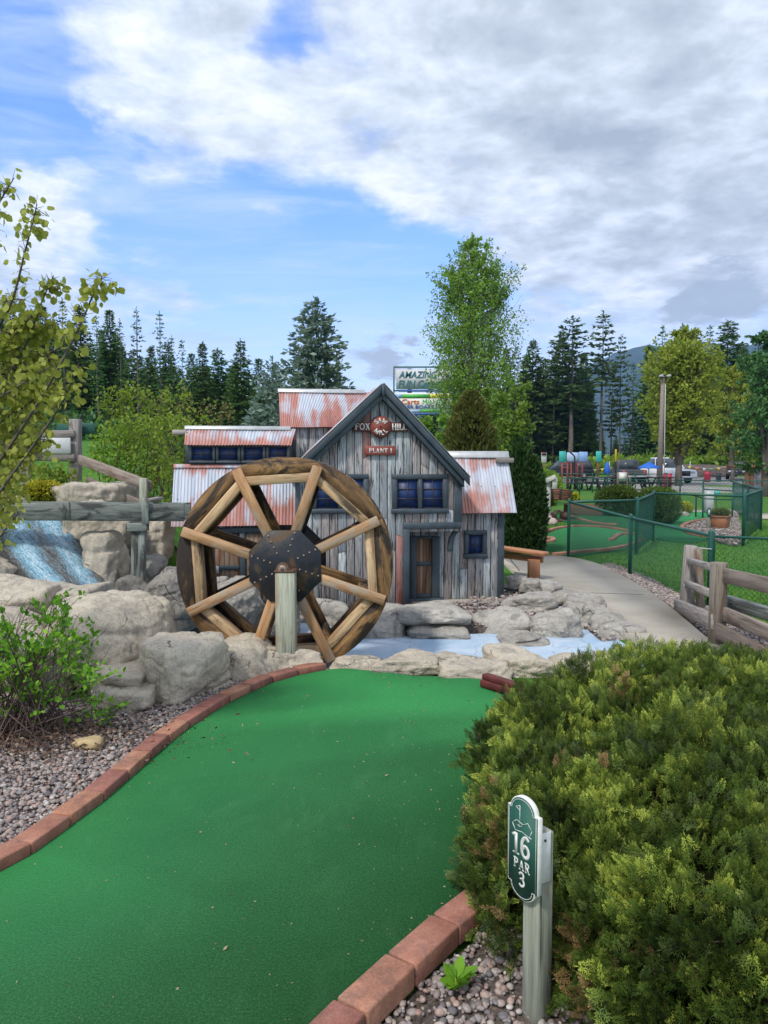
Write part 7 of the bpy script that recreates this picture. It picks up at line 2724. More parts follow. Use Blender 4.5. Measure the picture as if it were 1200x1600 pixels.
pwid = 0.063
pcen = SB.copy()
mb = MB()
for_post = [(-pwid / 2, 0), (pwid / 2, 0)]
SB0 = Vector((SB.x, SB.y, 0))
ztop_post = 0.545
vs, g = [], []
for z in (-0.15, ztop_post):
    for a, b in ((-1, 1), (1, 1), (1, -1), (-1, -1)):
        vs.append(SB0 + rvec * (a * pwid / 2) + nvec * (b * pwid / 2) + Vector((0, 0, z)))
        g.append((z, a * pwid / 2, b * pwid / 2))
mb.add(vs, [(0, 1, 2, 3), (7, 6, 5, 4), (0, 4, 5, 1), (1, 5, 6, 2), (2, 6, 7, 3), (3, 7, 4, 0)], g)
mb.build('post', 'wood_treated', sgn, bevel=0.005)
# board: outline with arched ends and shoulders
BW, z0s, z1s = 0.128, 0, 0
dist = SB0.y
zc1 = at(824, 1246, SB.y - 0.02).z
zc0 = at(830, 1420, SB.y - 0.06).z
BH = zc1 - zc0


def outline(w, h, ins=0.0):
    hw, hh = w / 2 - ins, h / 2 - ins
    sh_ = w * 0.10
    ar = hw - sh_
    pts = []
    cy = hh - ar * 0.78
    for k in range(13):
        an = PI * k / 12
        pts.append((ar * math.cos(an), cy + ar * 0.78 * math.sin(an)))
    pts += [(-hw, cy), (-hw, -cy)]
    for k in range(13):
        an = PI + PI * k / 12
        pts.append((ar * math.cos(an), -cy + ar * 0.78 * math.sin(an)))
    pts += [(hw, -cy), (hw, cy)]
    return pts[::-1]


boff = pwid / 2 + 0.004
zcen = (zc0 + zc1) / 2
bfr = lambda a, b, c: SB0 + rvec * (a - 0.012) + Vector((0, 0, zcen + b)) + nvec * (boff + c)
mb = MB()
mb.prism(outline(BW, BH), bfr, 0.016)
bd = mb.build('board', 'sign_white', sgn, bevel=0.0015)
mb = MB()
mb.prism(outline(BW, BH, 0.0035), lambda a, b, c: bfr(a, b, 0.0163 + c), 0.0010)
fc = mb.build('face', 'sign_green', bd)
mb = MB()
lf = lambda dx, dz: (lambda a, b, c: bfr(a + dx, b + dz, 0.0175 + c))
# thin border line
ol = outline(BW, BH, 0.0085)
ribbon(mb, ol + [ol[0]], 0.0016, lf(0, 0), 0.0004)
h16, hp, h3 = BH * 0.205, BH * 0.092, BH * 0.135
letters(mb, '16', h16, lf(-0.004, BH * (0.5 - 0.575)), 0.0006, sx=0.95, T=0.17, t=0.075, gap=0.08)
letters(mb, 'PAR', hp, lf(0.0, BH * (0.5 - 0.705)), 0.0006, sx=0.98, T=0.15, t=0.07, gap=0.12)
letters(mb, '3', h3, lf(0.0, BH * (0.5 - 0.865)), 0.0006, sx=0.95, m=0.17)
# flag and green outline
ribbon(mb, [(-0.010, BH * .5 - 0.105), (-0.010, BH * .5 - 0.048)], 0.0022, lf(0, 0.020), 0.0006)
ribbon(mb, [(-0.010, BH * .5 - 0.048), (-0.026, BH * .5 - 0.055), (-0.0115, BH * .5 - 0.062)], 0.0018, lf(0, 0.020), 0.0006)
ribbon(mb, [(-0.040, BH * .5 - 0.108), (-0.022, BH * .5 - 0.094), (0.004, BH * .5 - 0.100), (0.022, BH * .5 - 0.088), (0.040, BH * .5 - 0.105), (0.030, BH * .5 - 0.124), (0.038, BH * .5 - 0.128), (0.0, BH * .5 - 0.122), (-0.028, BH * .5 - 0.126), (-0.040, BH * .5 - 0.108)], 0.0016, lf(0, 0.020), 0.0006)
ribbon(mb, [(-0.018, BH * .5 - 0.106), (-0.010, BH * .5 - 0.110), (-0.002, BH * .5 - 0.106)], 0.0014, lf(0, 0.020), 0.0006)
mb.build('lettering', 'sign_white', bd)
mb = MB()
bb0 = SB0 + rvec * (pwid / 2 + 0.002)
q = [bb0 + nvec * a + Vector((0, 0, b)) for a, b in ((-0.012, zcen - 0.09), (boff, zcen - 0.09), (boff, zcen + 0.055), (-0.012, zcen + 0.055))]
q2 = [p + rvec * 0.004 for p in q]
mb.add(q + q2, [(0, 1, 2, 3), (7, 6, 5, 4), (0, 4, 5, 1), (1, 5, 6, 2), (2, 6, 7, 3), (3, 7, 4, 0)])
bk = mb.build('bracket', 'sign_white', sgn, bevel=0.001)
mb = MB()
mb.sphere(bb0 + rvec * 0.005 + nvec * 0.012 + Vector((0, 0, zcen + 0.035)), 0.004, 8, 6)
mb.build('screw', 'slate_dark', bk)

# ================================================================== shrubs and small things of the park on the right
shell_shrub('boxwood', 'left of the two clipped round bushes beyond the fence', 'bush', gp(965, 806), 0.60, 0.6, 0.44, 6500, 0.065, 'fol_box', 201, 'clipped round bushes', pw=2.6)
shell_shrub('boxwood', 'right and larger of the two clipped round bushes beyond the fence', 'bush', gp(1028, 818), 0.52, 0.52, 0.46, 6500, 0.058, 'fol_box', 203, 'clipped round bushes', pw=2.6)
shell_shrub('hedge_bush', 'rounded light green hedge behind the white timber frame', 'bush', at(842, 790, 24), 0.62, 0.9, 0.55, 4500, 0.09, 'fol_shrub', 205, pw=2.5)
shell_shrub('spirea', 'bright yellow flowering plant right of the larger round bush', 'plant', gp(1068, 802), 0.26, 0.25, 0.17, 1500, 0.06, 'fol_yellow', 207)
shell_shrub('spirea', 'small yellow plant beside the brown plank bed', 'plant', at(896, 782, 24), 0.16, 0.16, 0.12, 600, 0.06, 'fol_yellow', 209)
V, F = rock_geo((0.55, 0.4, 0.16), 301, 4)
p = gp(1062, 806)
o = np_obj('flat_rock', V + np.array([p.x, p.y, 0.05]), F, 'rock_grey', smooth=True)
tag(o, 'flat brownish rock in front of the yellow plant', 'rock')
V, F = rock_geo((0.55, 0.3, 0.10), 303, 4)
p = gp(1034, 816)
o = np_obj('flat_rock', V + np.array([p.x, p.y, 0.03]), F, 'rock_tan', smooth=True)
tag(o, 'pale flat stones under the larger round bush', 'rock')
# hexagonal planter
pp = gp(1125, 826)
pt_ = thing('planter', 'terracotta brown hexagonal planter box on pale gravel', 'planter', pp)
mb = MB()
hexp = [(0.23 * math.cos(PI / 6 + k * PI / 3 + 0.25), 0.23 * math.sin(PI / 6 + k * PI / 3 + 0.25)) for k in range(6)]
mb.prism(hexp, lambda a, b, c: (pp.x + a * (0.92 + 0.25 * c), pp.y + b * (0.92 + 0.25 * c), c), 0.28)
mb.build('box', 'terracotta', pt_, bevel=0.008)
mb = MB()
mb.prism([(a * 1.1, b * 1.1) for a, b in hexp], lambda a, b, c: (pp.x + a, pp.y + b, 0.281 + c), 0.035)
mb.build('rim', 'terracotta', pt_, bevel=0.006)
shell_shrub('potted_plant', 'low russet green plant growing in the hexagonal planter', 'plant', pp + Vector((0, 0, 0.29)), 0.20, 0.20, 0.09, 900, 0.05, 'fol_russet', 211)
hp_ = gp(1106, 826)
hs = thing('hole_marker', 'small green oval hole marker on a pale post beside the planter', 'sign', hp_)
bar('post', 'wood_treated', hs, hp_, hp_ + Vector((0, 0, 0.30)), 0.06, 0.06, up=(0, 1, 0))
mb = MB()
mb.prism([(0.06 * math.cos(2 * PI * k / 16), 0.115 * math.sin(2 * PI * k / 16)) for k in range(16)], lambda a, b, c: (hp_.x + a, hp_.y - 0.05 + c, 0.40 + b), 0.018)
pb_ = mb.build('plate', 'sign_green', hs, bevel=0.003)
mb = MB()
mb.prism([(0.028 * math.cos(2 * PI * k / 12), 0.07 * math.sin(2 * PI * k / 12)) for k in range(12)], lambda a, b, c: (hp_.x + a, hp_.y - 0.053 + c, 0.40 + b), 0.002)
mb.build('symbol', 'white_panel', pb_)

# mine cart, white timber frame and brown plank bed
mc = thing('ore_cart', 'tipped brown slatted ore cart beside the white timber frame', 'cart', at(878, 795, 21))
CY = 21.0
a = [at(862, 780, CY), at(889, 783, CY), at(896, 766, CY), at(860, 762, CY)]
for k in range(7):
    f0, f1 = k / 7 + 0.008, (k + 1) / 7 - 0.008
    mb = MB()
    l0, l1 = a[0].lerp(a[3], f0), a[0].lerp(a[3], f1)
    r0, r1 = a[1].lerp(a[2], f0), a[1].lerp(a[2], f1)
    vs = [l0, r0, r1, l1]
    vs += [v + Vector((0, 0.03, 0)) for v in vs]
    mb.add(vs, [(0, 1, 2, 3), (7, 6, 5, 4), (0, 4, 5, 1), (1, 5, 6, 2), (2, 6, 7, 3), (3, 7, 4, 0)], [(v.x, v.z, v.y) for v in vs])
    mb.build('slat', 'wood_cart', mc)
for f in (0.04, 0.45, 0.95):
    p, q = a[0].lerp(a[1], f), a[3].lerp(a[2], f)
    bar('strap', 'slate_dark', mc, p - Vector((0, 0.02, 0)), q - Vector((0, 0.02, 0)), 0.05, 0.03, up=(0, 1, 0))
mb = MB()
vs = [a[0] + Vector((0, .035, 0)), a[1] + Vector((0, .035, 0)), a[2] + Vector((0, .035, -.02)), a[3] + Vector((0, .035, -.02))]
vs += [v + Vector((0.02, 0.5, 0)) for v in vs]
mb.add(vs, [(0, 1, 2, 3), (7, 6, 5, 4), (0, 4, 5, 1), (1, 5, 6, 2), (2, 6, 7, 3), (3, 7, 4, 0)])
mb.build('tub', 'wood_cart', mc)
for x in (866, 886):
    for yy in (0.12, 0.42):
        c = at(x, 786, CY)
        mb = MB()
        mb.tube([Vector((c.x, CY + yy - 0.02, 0.10)), Vector((c.x, CY + yy + 0.02, 0.10))], 0.10, 14)
        mb.build('wheel', 'rust_iron', mc)
rk = thing('rail_track', 'short rusty rails under the tipped ore cart', 'track', at(880, 796, 20.8))
for yy in (20.9, 21.4):
    bar('rail', 'red_timber', rk, Vector((at(852, 795, yy).x, yy, 0.0)), Vector((at(905, 795, yy).x, yy, 0.0)), 0.06, 0.05)
tf = thing('mine_head_frame', 'weathered white timber head frame beside the ore cart', 'frame', at(853, 795, 20.5))
bar('upright', 'white_timber', tf, Vector((at(855, 790, 20.5).x, 20.5, -0.05)), at(855, 752, 20.5), 0.15, 0.15, up=(0, 1, 0))
bar('top_beam', 'white_timber', tf, at(846, 755, 20.5), at(868, 745, 20.3), 0.14, 0.12)
bar('hanging_post', 'white_timber', tf, at(866, 764, 20.35), at(867, 747, 20.35), 0.12, 0.10, up=(0, 1, 0))
bar('brace', 'white_timber', tf, at(840, 772, 20.7), at(856, 760, 20.6), 0.10, 0.10)
pk = thing('plank_bed', 'long low brown plank bed behind the fence', 'planter', at(915, 788, 23))
bar('front_plank', 'wood_cart', pk, Vector((at(891, 787, 23).x, 23, 0.16)), Vector((at(936, 787, 23).x, 22.6, 0.14)), 0.06, 0.34)
bar('back_plank', 'wood_cart', pk, Vector((at(891, 787, 23).x, 23.8, 0.16)), Vector((at(936, 787, 23).x, 23.4, 0.14)), 0.06, 0.34)
mb = MB()
c0, c1 = at(891, 787, 23).x, at(936, 787, 23).x
mb.add([(c0, 23.04, 0.30), (c1, 22.64, 0.28), (c1, 23.36, 0.28), (c0, 23.76, 0.30)], [(0, 1, 2, 3)])
mb.build('soil', 'dirt', pk)
for i, (x, y, w, h_) in enumerate(((838, 795, 22, 16), (850, 800, 24, 12), (846, 788, 18, 12), (862, 800, 18, 8))):
    Yk = 20.4 - i * 0.15
    V, F = rock_geo((w / 1200 * Yk, 0.4, h_ / 1200 * Yk + 0.1), 310 + i, 3)
    p = at(x, y, Yk)
    o = np_obj('boulder', V + np.array([p.x, Yk, h_ / 2400 * Yk - 0.03]), F, 'rock_grey', smooth=True)
    o.color = (1.25, 1.05, 1.05, 1)
    tag(o, ('pinkish rock left of the white timber frame', 'pinkish rock in front of the white timber frame', 'small pinkish rock behind the white frame foot', 'low pinkish rock beside the cart wheels')[i], 'rock')
# white notice board and utility box
nb = thing('notice_board', 'small white notice board on posts before the picnic tables', 'sign', at(973, 765, 36))
mb = MB()
a, b = at(967, 738, 36), at(979, 752, 36)
mb.box((a.x, 36, b.z), (b.x, 36.04, a.z))
mb.build('panel', 'white_panel', nb)
mb = MB()
mb.box((a.x + .06, 35.99, b.z + .06), (b.x - .06, 35.998, a.z - .06))
mb.build('notice', 'sign_white', nb)
for x in (a.x - 0.04, b.x + 0.04):
    bar('leg', 'wood_brown', nb, Vector((x, 36.02, 0)), Vector((x, 36.02, a.z)), 0.07, 0.07, up=(0, 1, 0))
ub = thing('utility_box', 'pale grey boxy bin beside the gate with a round green sign', 'box', at(1110, 785, 24))
mb = MB()
a, b = at(1105, 765, 24), at(1116, 782, 24)
mb.box((a.x, 24, 0.02), (b.x, 24.25, a.z))
mb.build('body', 'white_panel', ub, bevel=0.02)
mb = MB()
mb.box((a.x - 0.01, 23.98, a.z), (b.x + 0.01, 24.27, a.z + 0.03))
mb.build('lid', 'galvanised', ub, bevel=0.005)
rs = thing('round_sign', 'small round teal sign by the grey bin', 'sign', at(1120, 785, 24.1))
mb = MB()
c = at(1120, 770.5, 24.1)
mb.prism([(0.10 * math.cos(2 * PI * k / 18), 0.07 * math.sin(2 * PI * k / 18)) for k in range(18)], lambda p, q, r: (c.x + p, 24.1 + r, c.z + q), 0.02)
mb.build('plate', 'teal_panel', rs)
bar('stake', 'slate_dark', rs, Vector((c.x, 24.13, 0)), Vector((c.x, 24.13, c.z)), 0.02, 0.02, up=(0, 1, 0))

# ================================================================== car park and background
cp_ = [Vector((14, 41, 0)), Vector((55, 37, 0)), Vector((55, 60, 0)), Vector((48, 84, 0)), Vector((14, 78, 0))]
sheet('car_park', cp_, 0.0, 'asphalt', 0.05)
sheet('path', [gp(1160, 809), gp(1260, 810), gp(1260, 803), gp(1160, 802)], 0.006, 'concrete', 0.05)
sheet('path', [gp(1076, 801), gp(1160, 801), gp(1160, 797), gp(1076, 797)], 0.004, 'concrete', 0.05)


def car(name, label, x, Y, L, Wd, H, rotz, paintm, kind='suv', z=0.0):
    """side profile along local x, extruded and tucked in above the waist"""
    c = at(x, 760, Y)
    o = thing(name, label, 'car', (c.x, Y, z), rotz)
    hw = Wd / 2
    wz = H * 0.56
    if kind == 'pickup':
        prof = [(-L / 2, 0.42), (-L / 2, wz), (-L * 0.12, wz), (L * 0.14, wz), (L * 0.22, wz), (L / 2 - 0.15, wz * 0.93), (L / 2, wz * 0.75), (L / 2, 0.40)]
        cab = [(-L * 0.12, wz), (-L * 0.09, H), (L * 0.12, H), (L * 0.24, wz)]
    else:
        prof = [(-L / 2, 0.42), (-L / 2 + 0.05, wz), (L * 0.22, wz), (L / 2 - 0.2, wz * 0.9), (L / 2, wz * 0.68), (L / 2, 0.38)]
        cab = [(-L / 2 + 0.06, wz), (-L / 2 + 0.28, H), (L * 0.10, H), (L * 0.26, wz)]
    mb = MB()
    mb.prism(prof, lambda a, b, cc: (a, -hw + cc, b), Wd)
    mb.build('body', paintm, o, bevel=0.06, seg=2, local=True)
    mb = MB()
    n = len(cab)
    ins = 0.14
    vs = [(a, -hw + 0.03 + (ins if b > wz else 0), b) for a, b in cab] + [(a, hw - 0.03 - (ins if b > wz else 0), b) for a, b in cab]
    mb.add(vs, [tuple(range(n)), tuple(range(2 * n - 1, n - 1, -1))] + [(i, i + n, (i + 1) % n + n, (i + 1) % n) for i in range(n)])
    mb.build('cabin', paintm, o, bevel=0.05, seg=2, local=True)
    # glass: panels a few mm proud of the cabin
    def glass(q):
        mb = MB()
        nrm = (Vector(q[1]) - Vector(q[0])).cross(Vector(q[3]) - Vector(q[0])).normalized()
        cc = sum((Vector(p) for p in q), Vector()) / 4
        if nrm.dot(cc - Vector((0, 0, wz))) < 0:
            nrm = -nrm
        qq = [cc + (Vector(p) - cc) * 0.84 + nrm * 0.006 for p in q]
        q2 = [p + nrm * 0.006 for p in qq]
        mb.add(qq + q2, [(3, 2, 1, 0), (4, 5, 6, 7), (0, 1, 5, 4), (1, 2, 6, 5), (2, 3, 7, 6), (3, 0, 4, 7)])
        mb.build('window', 'car_glass', o, local=True)
    glass([vs[2], vs[3], vs[3 + n], vs[2 + n]])
    glass([vs[0], vs[1], vs[1 + n], vs[0 + n]])
    for b in (0, n):
        m0 = tuple((Vector(vs[0 + b]) * 0.45 + Vector(vs[3 + b]) * 0.55))
        m1 = tuple((Vector(vs[1 + b]) * 0.45 + Vector(vs[2 + b]) * 0.55))
        glass([vs[0 + b], m0, m1, vs[1 + b]])
        glass([m0, vs[3 + b], vs[2 + b], m1])
    for sx in (-0.31, 0.32):
        for sy in (-1, 1):
            r = 0.36 if kind != 'pickup' else 0.40
            mb = MB()
            mb.tube([(L * sx, sy * (hw - 0.20), r), (L * sx, sy * (hw + 0.015), r)], r, 20)
            w = mb.build('wheel', 'rubber', o, local=True)
            mb = MB()
            mb.tube([(L * sx, sy * (hw + 0.016), r), (L * sx, sy * (hw + 0.03), r)], [r * 0.62, r * 0.55], 14)
            mb.build('rim', 'chrome', w, local=True)
    for sy in (-1, 1):
        mb = MB()
        mb.box((L / 2 - 0.01, sy * hw * 0.62 - 0.17, wz * 0.70), (L / 2 + 0.03, sy * hw * 0.62 + 0.17, wz * 0.86))
        mb.build('headlight', 'white_panel', o, local=True)
        mb = MB()
        mb.box((-L / 2 - 0.02, sy * hw * 0.82 - 0.08, wz * 0.62), (-L / 2 + 0.03, sy * hw * 0.82 + 0.08, wz * 0.95))
        mb.build('tail_light', 'barrel_red', o, local=True)
    mb = MB()
    mb.box((L / 2 - 0.02, -hw * 0.38, wz * 0.52), (L / 2 + 0.025, hw * 0.38, wz * 0.86))
    mb.build('grille', 'black_paint', o, local=True)
    for e in (1, -1):
        mb = MB()
        mb.box((e * L / 2 - 0.06, -hw * 0.96, 0.38), (e * (L / 2 + 0.07), hw * 0.96, 0.56))
        mb.build('bumper', 'chrome' if kind == 'pickup' else 'black_paint', o, bevel=0.02, local=True)
    return o


car('parked_car', 'black sport utility car parked behind the coloured panels', 880, 66, 4.8, 1.95, 1.75, PI, 'car_black')
car('pickup_truck', 'white pickup truck facing the camera beside the lamp pole', 1036, 60, 5.6, 2.0, 1.95, -PI / 2 + 0.25, 'car_white', 'pickup')
car('pickup_truck', 'dark grey pickup truck seen from behind near the closed blue parasol', 979, 62, 5.4, 1.9, 1.8, PI / 2 - 0.1, 'car_grey', 'pickup')
car('parked_car', 'dark car parked at the far right of the car park', 1152, 72, 4.7, 1.9, 1.7, -PI / 2 - 0.45, 'car_black')
# lamp pole
lp_ = at(1035, 757, 50)
lp = thing('lamp_pole', 'tall grey wooden lamp pole in front of the broad yellow green tree', 'lamp pole', (lp_.x, 50, 0))
mb = MB()
lt = at(1036, 588, 50)
mb.tube([Vector((at(1030, 757, 50).x, 50, -0.1)), Vector((lt.x, 50, lt.z))], [0.20, 0.11], 12)
mb.build('pole', 'pole_wood', lp, smooth=True)
bar('cross_arm', 'slate_dark', lp, lt + Vector((-0.28, -0.1, -0.08)), lt + Vector((0.32, -0.1, -0.08)), 0.06, 0.06)
for dx in (-0.22, 0.26):
    mb = MB()
    mb.beam(lt + Vector((dx - 0.10, -0.22, -0.02)), lt + Vector((dx + 0.12, -0.22, 0.03)), 0.3, 0.14)
    mb.build('lamp_head', 'galvanised', lp, bevel=0.02)
mb = MB()
mb.tube([Vector((at(1036, 757, 50).x, 49.82, 0)), Vector((lt.x + 0.12, 49.88, lt.z - 0.5))], 0.025, 6)
mb.build('conduit', 'white_panel', lp)


def panel(name, label, x0, y0, x1, y1, Y, mat, post_x, post_mat='red_post', cat='sign', y2=758, group=None):
    o = thing(name, label, cat, at((x0 + x1) / 2, y2, Y))
    a, b = at(x0, y0, Y), at(x1, y1, Y)
    mb = MB()
    mb.box((a.x, Y, b.z), (b.x, Y + 0.04, a.z))
    mb.build('panel', mat, o, bevel=0.004)
    for px_ in post_x:
        p = at(px_, y2, Y)
        mb = MB()
        mb.tube([Vector((p.x, Y + 0.08, 0)), Vector((p.x, Y + 0.08, a.z - 0.02))], 0.06, 8)
        mb.build('post', post_mat, o)
    return o


PGp = 'coloured panels on posts at the car park edge'
panel('post_panel', 'leftmost teal panel on a red post', 874, 705, 884, 722, 46, 'teal_panel', [878], group=PGp)
panel('post_panel', 'wide pale blue panel between the teal and the darker blue panel', 886, 707, 904, 721, 46.4, 'pale_blue_panel', [888, 902])
panel('post_panel', 'blue panel at the right end of the wide pale panel', 905, 706, 918, 721, 46.1, 'blue_panel', [910], 'red_post')
panel('post_panel', 'separate teal panel on its own red pole', 931.5, 705, 939.5, 722, 46, 'teal_panel', [934])
panel('yellow_marker', 'thin yellow board on a dark pole', 961, 702, 963.5, 722, 46, 'yellow_paint', [962], 'slate_dark')
panel('post_panel', 'white and maroon box sign on a post left of the black car', 846, 707, 854, 723, 47, 'white_panel', [850], 'wood_brown')
mo = bpy.context.scene.objects
mb = MB()
a, b = at(847, 706.5, 46.9), at(853.5, 711, 46.9)
mb.box((a.x, 46.93, b.z), (b.x, 46.99, a.z))
cap = mb.build('cap', 'sign_red_dark', mo['post_panel.004'])
gs2 = thing('goal_frame', 'low red pipe frame under the coloured panels', 'frame', at(892, 758, 45.5))
for x in (878, 886, 892, 898, 899.5, 901):
    p = at(x, 758, 45.5)
    mb = MB()
    mb.tube([Vector((p.x, 45.5, 0)), Vector((p.x, 45.5, at(x, 724, 45.5).z))], 0.07 if x > 897 else 0.04, 8)
    mb.build('upright', 'red_post', gs2)
for y in (724, 731):
    mb = MB()
    mb.tube([at(878, y, 45.5), at(892, y, 45.5)], 0.035, 8)
    mb.build('cross_bar', 'red_post', gs2)
hk = thing('hook_pole', 'thin dark pole bent over like a hook in front of the pale panel', 'pole', at(898, 758, 45.2))
mb = MB()
mb.tube([Vector((at(898, 758, 45.2).x, 45.2, 0)), at(898, 714, 45.2), at(896, 711, 45.2), at(890, 706, 45.2)], 0.045, 8)
mb.build('tube', 'slate_dark', hk)
sm_ = thing('salmon_banner', 'salmon red covered stand rising behind the arborvitae', 'stand', at(828, 760, 40))
for (x0, y0, x1, y1) in ((818, 708, 825, 735), (825, 709, 835, 726)):
    mb = MB()
    a, b = at(x0, y0, 40), at(x1, y1, 40)
    mb.box((a.x, 40, b.z), (b.x, 40.4 + 0.1 * (x0 > 820), a.z))
    mb.build('cloth', 'salmon', sm_, bevel=0.05)
for x in (820, 832):
    p = at(x, 758, 40.2)
    bar('leg', 'red_post', sm_, Vector((p.x, 40.2, 0)), Vector((p.x, 40.2, at(x, 722, 40.2).z)), 0.08, 0.08, up=(0, 1, 0))
# parasols
um = thing('parasol', 'open blue parasol left of the lamp pole', 'parasol', at(1014, 757, 47))
c = at(1014, 721.5, 47)
mb = MB()
n = 16
R_ = 0.68
vs = [(c.x, 47, c.z)] + [(c.x + R_ * math.cos(2 * PI * k / n), 47 + R_ * math.sin(2 * PI * k / n), c.z - 0.34 - 0.05 * (k % 2)) for k in range(n)]
vs += [(c.x, 47, c.z - 0.03)] + [(v[0], v[1], v[2] - 0.04) for v in vs[1:n + 1]]
fs = [(0, 1 + k, 1 + (k + 1) % n) for k in range(n)] + [(n + 1, n + 2 + (k + 1) % n, n + 2 + k) for k in range(n)] + [(1 + k, n + 2 + k, n + 2 + (k + 1) % n, 1 + (k + 1) % n) for k in range(n)]
mb.add(vs, fs)
mb.build('canopy', 'canvas_blue', um)
mb = MB()
mb.tube([Vector((c.x, 47, 0)), Vector((c.x, 47, c.z - 0.05))], 0.03, 8)
mb.build('pole', 'white_panel', um)
um2 = thing('parasol', 'folded blue parasol standing beside the grey pickup', 'parasol', at(949, 757, 45))
c = at(949, 722, 45)
mb = MB()
zz = [c.z, c.z - 0.12, c.z - 0.4, c.z - 0.65, c.z - 0.72]
mb.tube([Vector((c.x, 45, q)) for q in zz], [0.02, 0.11, 0.16, 0.19, 0.12], 10)
mb.build('canopy', 'canvas_blue', um2, smooth=True)
mb = MB()
mb.tube([Vector((c.x, 45, 0)), Vector((c.x, 45, c.z - 0.7))], 0.03, 8)
mb.build('pole', 'white_panel', um2)
# picnic tables
random.seed(5)
first = None
for i, (x, Y, rz) in enumerate(((912, 43.5, 0.2), (929, 44.5, 0.1), (945, 43.3, 0.3), (962, 44.2, -0.1), (992, 43.5, 0.1), (1010, 44.3, 0.25), (1026, 43.6, -0.2))):
    c = at(x, 760, Y)
    if first is None:
        first = thing('picnic_table', 'black picnic table with attached benches on the gravel yard', 'table', (0, 0, 0), 0, 'black picnic tables')
        mb = MB()
        mb.box((-0.9, -0.38, 0.70), (0.9, 0.38, 0.75))
        mb.build('table_top', 'black_paint', first, local=True)
        for sy in (-1, 1):
            mb = MB()
            mb.box((-0.9, sy * 0.72 - 0.13, 0.42), (0.9, sy * 0.72 + 0.13, 0.46))
            mb.build('bench_seat', 'black_paint', first, local=True)
        for sx in (-0.65, 0.65):
            mb = MB()
            mb.beam((sx, -0.68, 0.0), (sx, -0.2, 0.69), 0.07, 0.07)
            mb.beam((sx + 0.075, 0.68, 0.0), (sx + 0.075, 0.2, 0.69), 0.07, 0.07)
            mb.beam((sx + 0.04, -0.80, 0.385), (sx + 0.04, 0.80, 0.385), 0.14, 0.06)
            mb.build('leg_frame', 'black_paint', first, local=True)
        o = first
    else:
        o = dup(first)
    o.location = (c.x, Y, 0.0)
    o.rotation_euler = (0, 0, rz)


def barrel(label, x, Y, r, h, mat, z=0.0):
    c = at(x, 755, Y)
    o = thing('barrel', label, 'barrel', (c.x, Y, z))
    mb = MB()
    mb.tube([(0, 0, 0), (0, 0, h * .33), (0, 0, h * .35), (0, 0, h * .66), (0, 0, h * .68), (0, 0, h * .97)], [r, r, r * 1.05, r, r * 1.05, r], 16)
    mb.build('drum', mat, o, local=True)
    mb = MB()
    mb.tube([(0, 0, h * 0.971), (0, 0, h)], [r * 1.06, r * 1.06], 16)
    mb.build('rim', mat, o, local=True)


barrel('red litter barrel standing out on the empty car park', 1105, 62, 0.24, 0.85, 'barrel_red')
barrel('small dark litter barrel right of the red one on the car park', 1122.5, 63, 0.20, 0.7, 'slate_trim')
barrel('red litter barrel right beside the lamp pole', 1043, 47.5, 0.26, 0.9, 'barrel_red')
# shed at the right edge
sh = thing('shed', 'dark brown open shed at the right edge with a white box inside', 'shed', at(1185, 757, 46))
for x in (1167, 1174, 1192, 1215):
    p = at(x, 757, 46)
    bar('post', 'wood_cart', sh, Vector((p.x, 46, 0)), Vector((p.x, 46, at(x, 728, 46).z)), 0.22 if x < 1180 else 0.12, 0.18, up=(0, 1, 0))
mb = MB()
a, b = at(1164, 727, 45.7), at(1220, 731, 45.7)
mb.box((a.x, 45.6, b.z), (b.x, 48.2, a.z))
mb.build('roof', 'wood_cart', sh)
mb = MB()
a, b = at(1176, 732, 48), at(1222, 757, 48)
mb.box((a.x, 48, 0), (b.x, 48.08, a.z))
mb.build('back_wall', 'wood_cart', sh)
ib = thing('ice_box', 'white spotted cabinet standing under the shed roof', 'cabinet', at(1186, 757, 46.6))
mb = MB()
a, b = at(1180, 733, 46.6), at(1191, 750, 46.6)
mb.box((a.x, 46.6, 0.02), (b.x, 47.2, a.z))
mb.build('cabinet_body', 'white_panel', ib, bevel=0.02)
mb = MB()
mb.box((a.x + 0.06, 46.58, 0.25), (b.x - 0.06, 46.598, a.z - 0.08))
mb.build('door', 'galvanised', ib)
# bunting flags along the far field
bt = thing('bunting', 'string of small coloured flags across the far field', 'bunting', at(1000, 745, 76))
mb = MB()
L0, L1 = Vector((at(890, 738, 76).x, 76, 1.05)), Vector((at(1140, 736, 76).x, 76, 1.25))
mb.tube([L0.lerp(L1, k / 20) - Vector((0, 0, 0.25 * math.sin(PI * ((k % 5) / 5.0)))) for k in range(21)], 0.015, 5)
mb.build('string', 'white_panel', bt)
for k in range(22):
    f = (k + 0.5) / 22
    p = L0.lerp(L1, f) - Vector((0, 0, 0.22 * math.sin(PI * ((f * 4) % 1.0))))
    mb = MB()
    mb.prism([(-0.16, 0), (0.16, 0), (0.0, -0.36)], lambda a, b, c: (p.x + a, 76 + c, p.z + b), 0.012)
    mb.build('flag', ['yellow_band', 'orange_letter', 'sign_white', 'green_band'][k % 4], bt)
for x in (890, 952, 1015, 1078, 1140):
    p = at(x, 740, 76.1)
    pl_ = thing('flag_pole', 'thin grey pole holding the string of flags', 'pole', (p.x, 76.1, 0), 0, 'poles of the flag string')
    mb = MB()
    mb.tube([(p.x, 76.1, 0), (p.x, 76.1, 1.7)], 0.035, 6)
    mb.build('rod', 'galvanised', pl_)
V, F = rock_geo((7.5, 4, 2.2), 401, 5, rough=0.1)
p = at(1088, 740, 84)
o = np_obj('dirt_mound', V + np.array([p.x, 84, 0.2]), F, 'dirt', smooth=True)
tag(o, 'reddish brown heap of soil beyond the car park', 'soil heap')

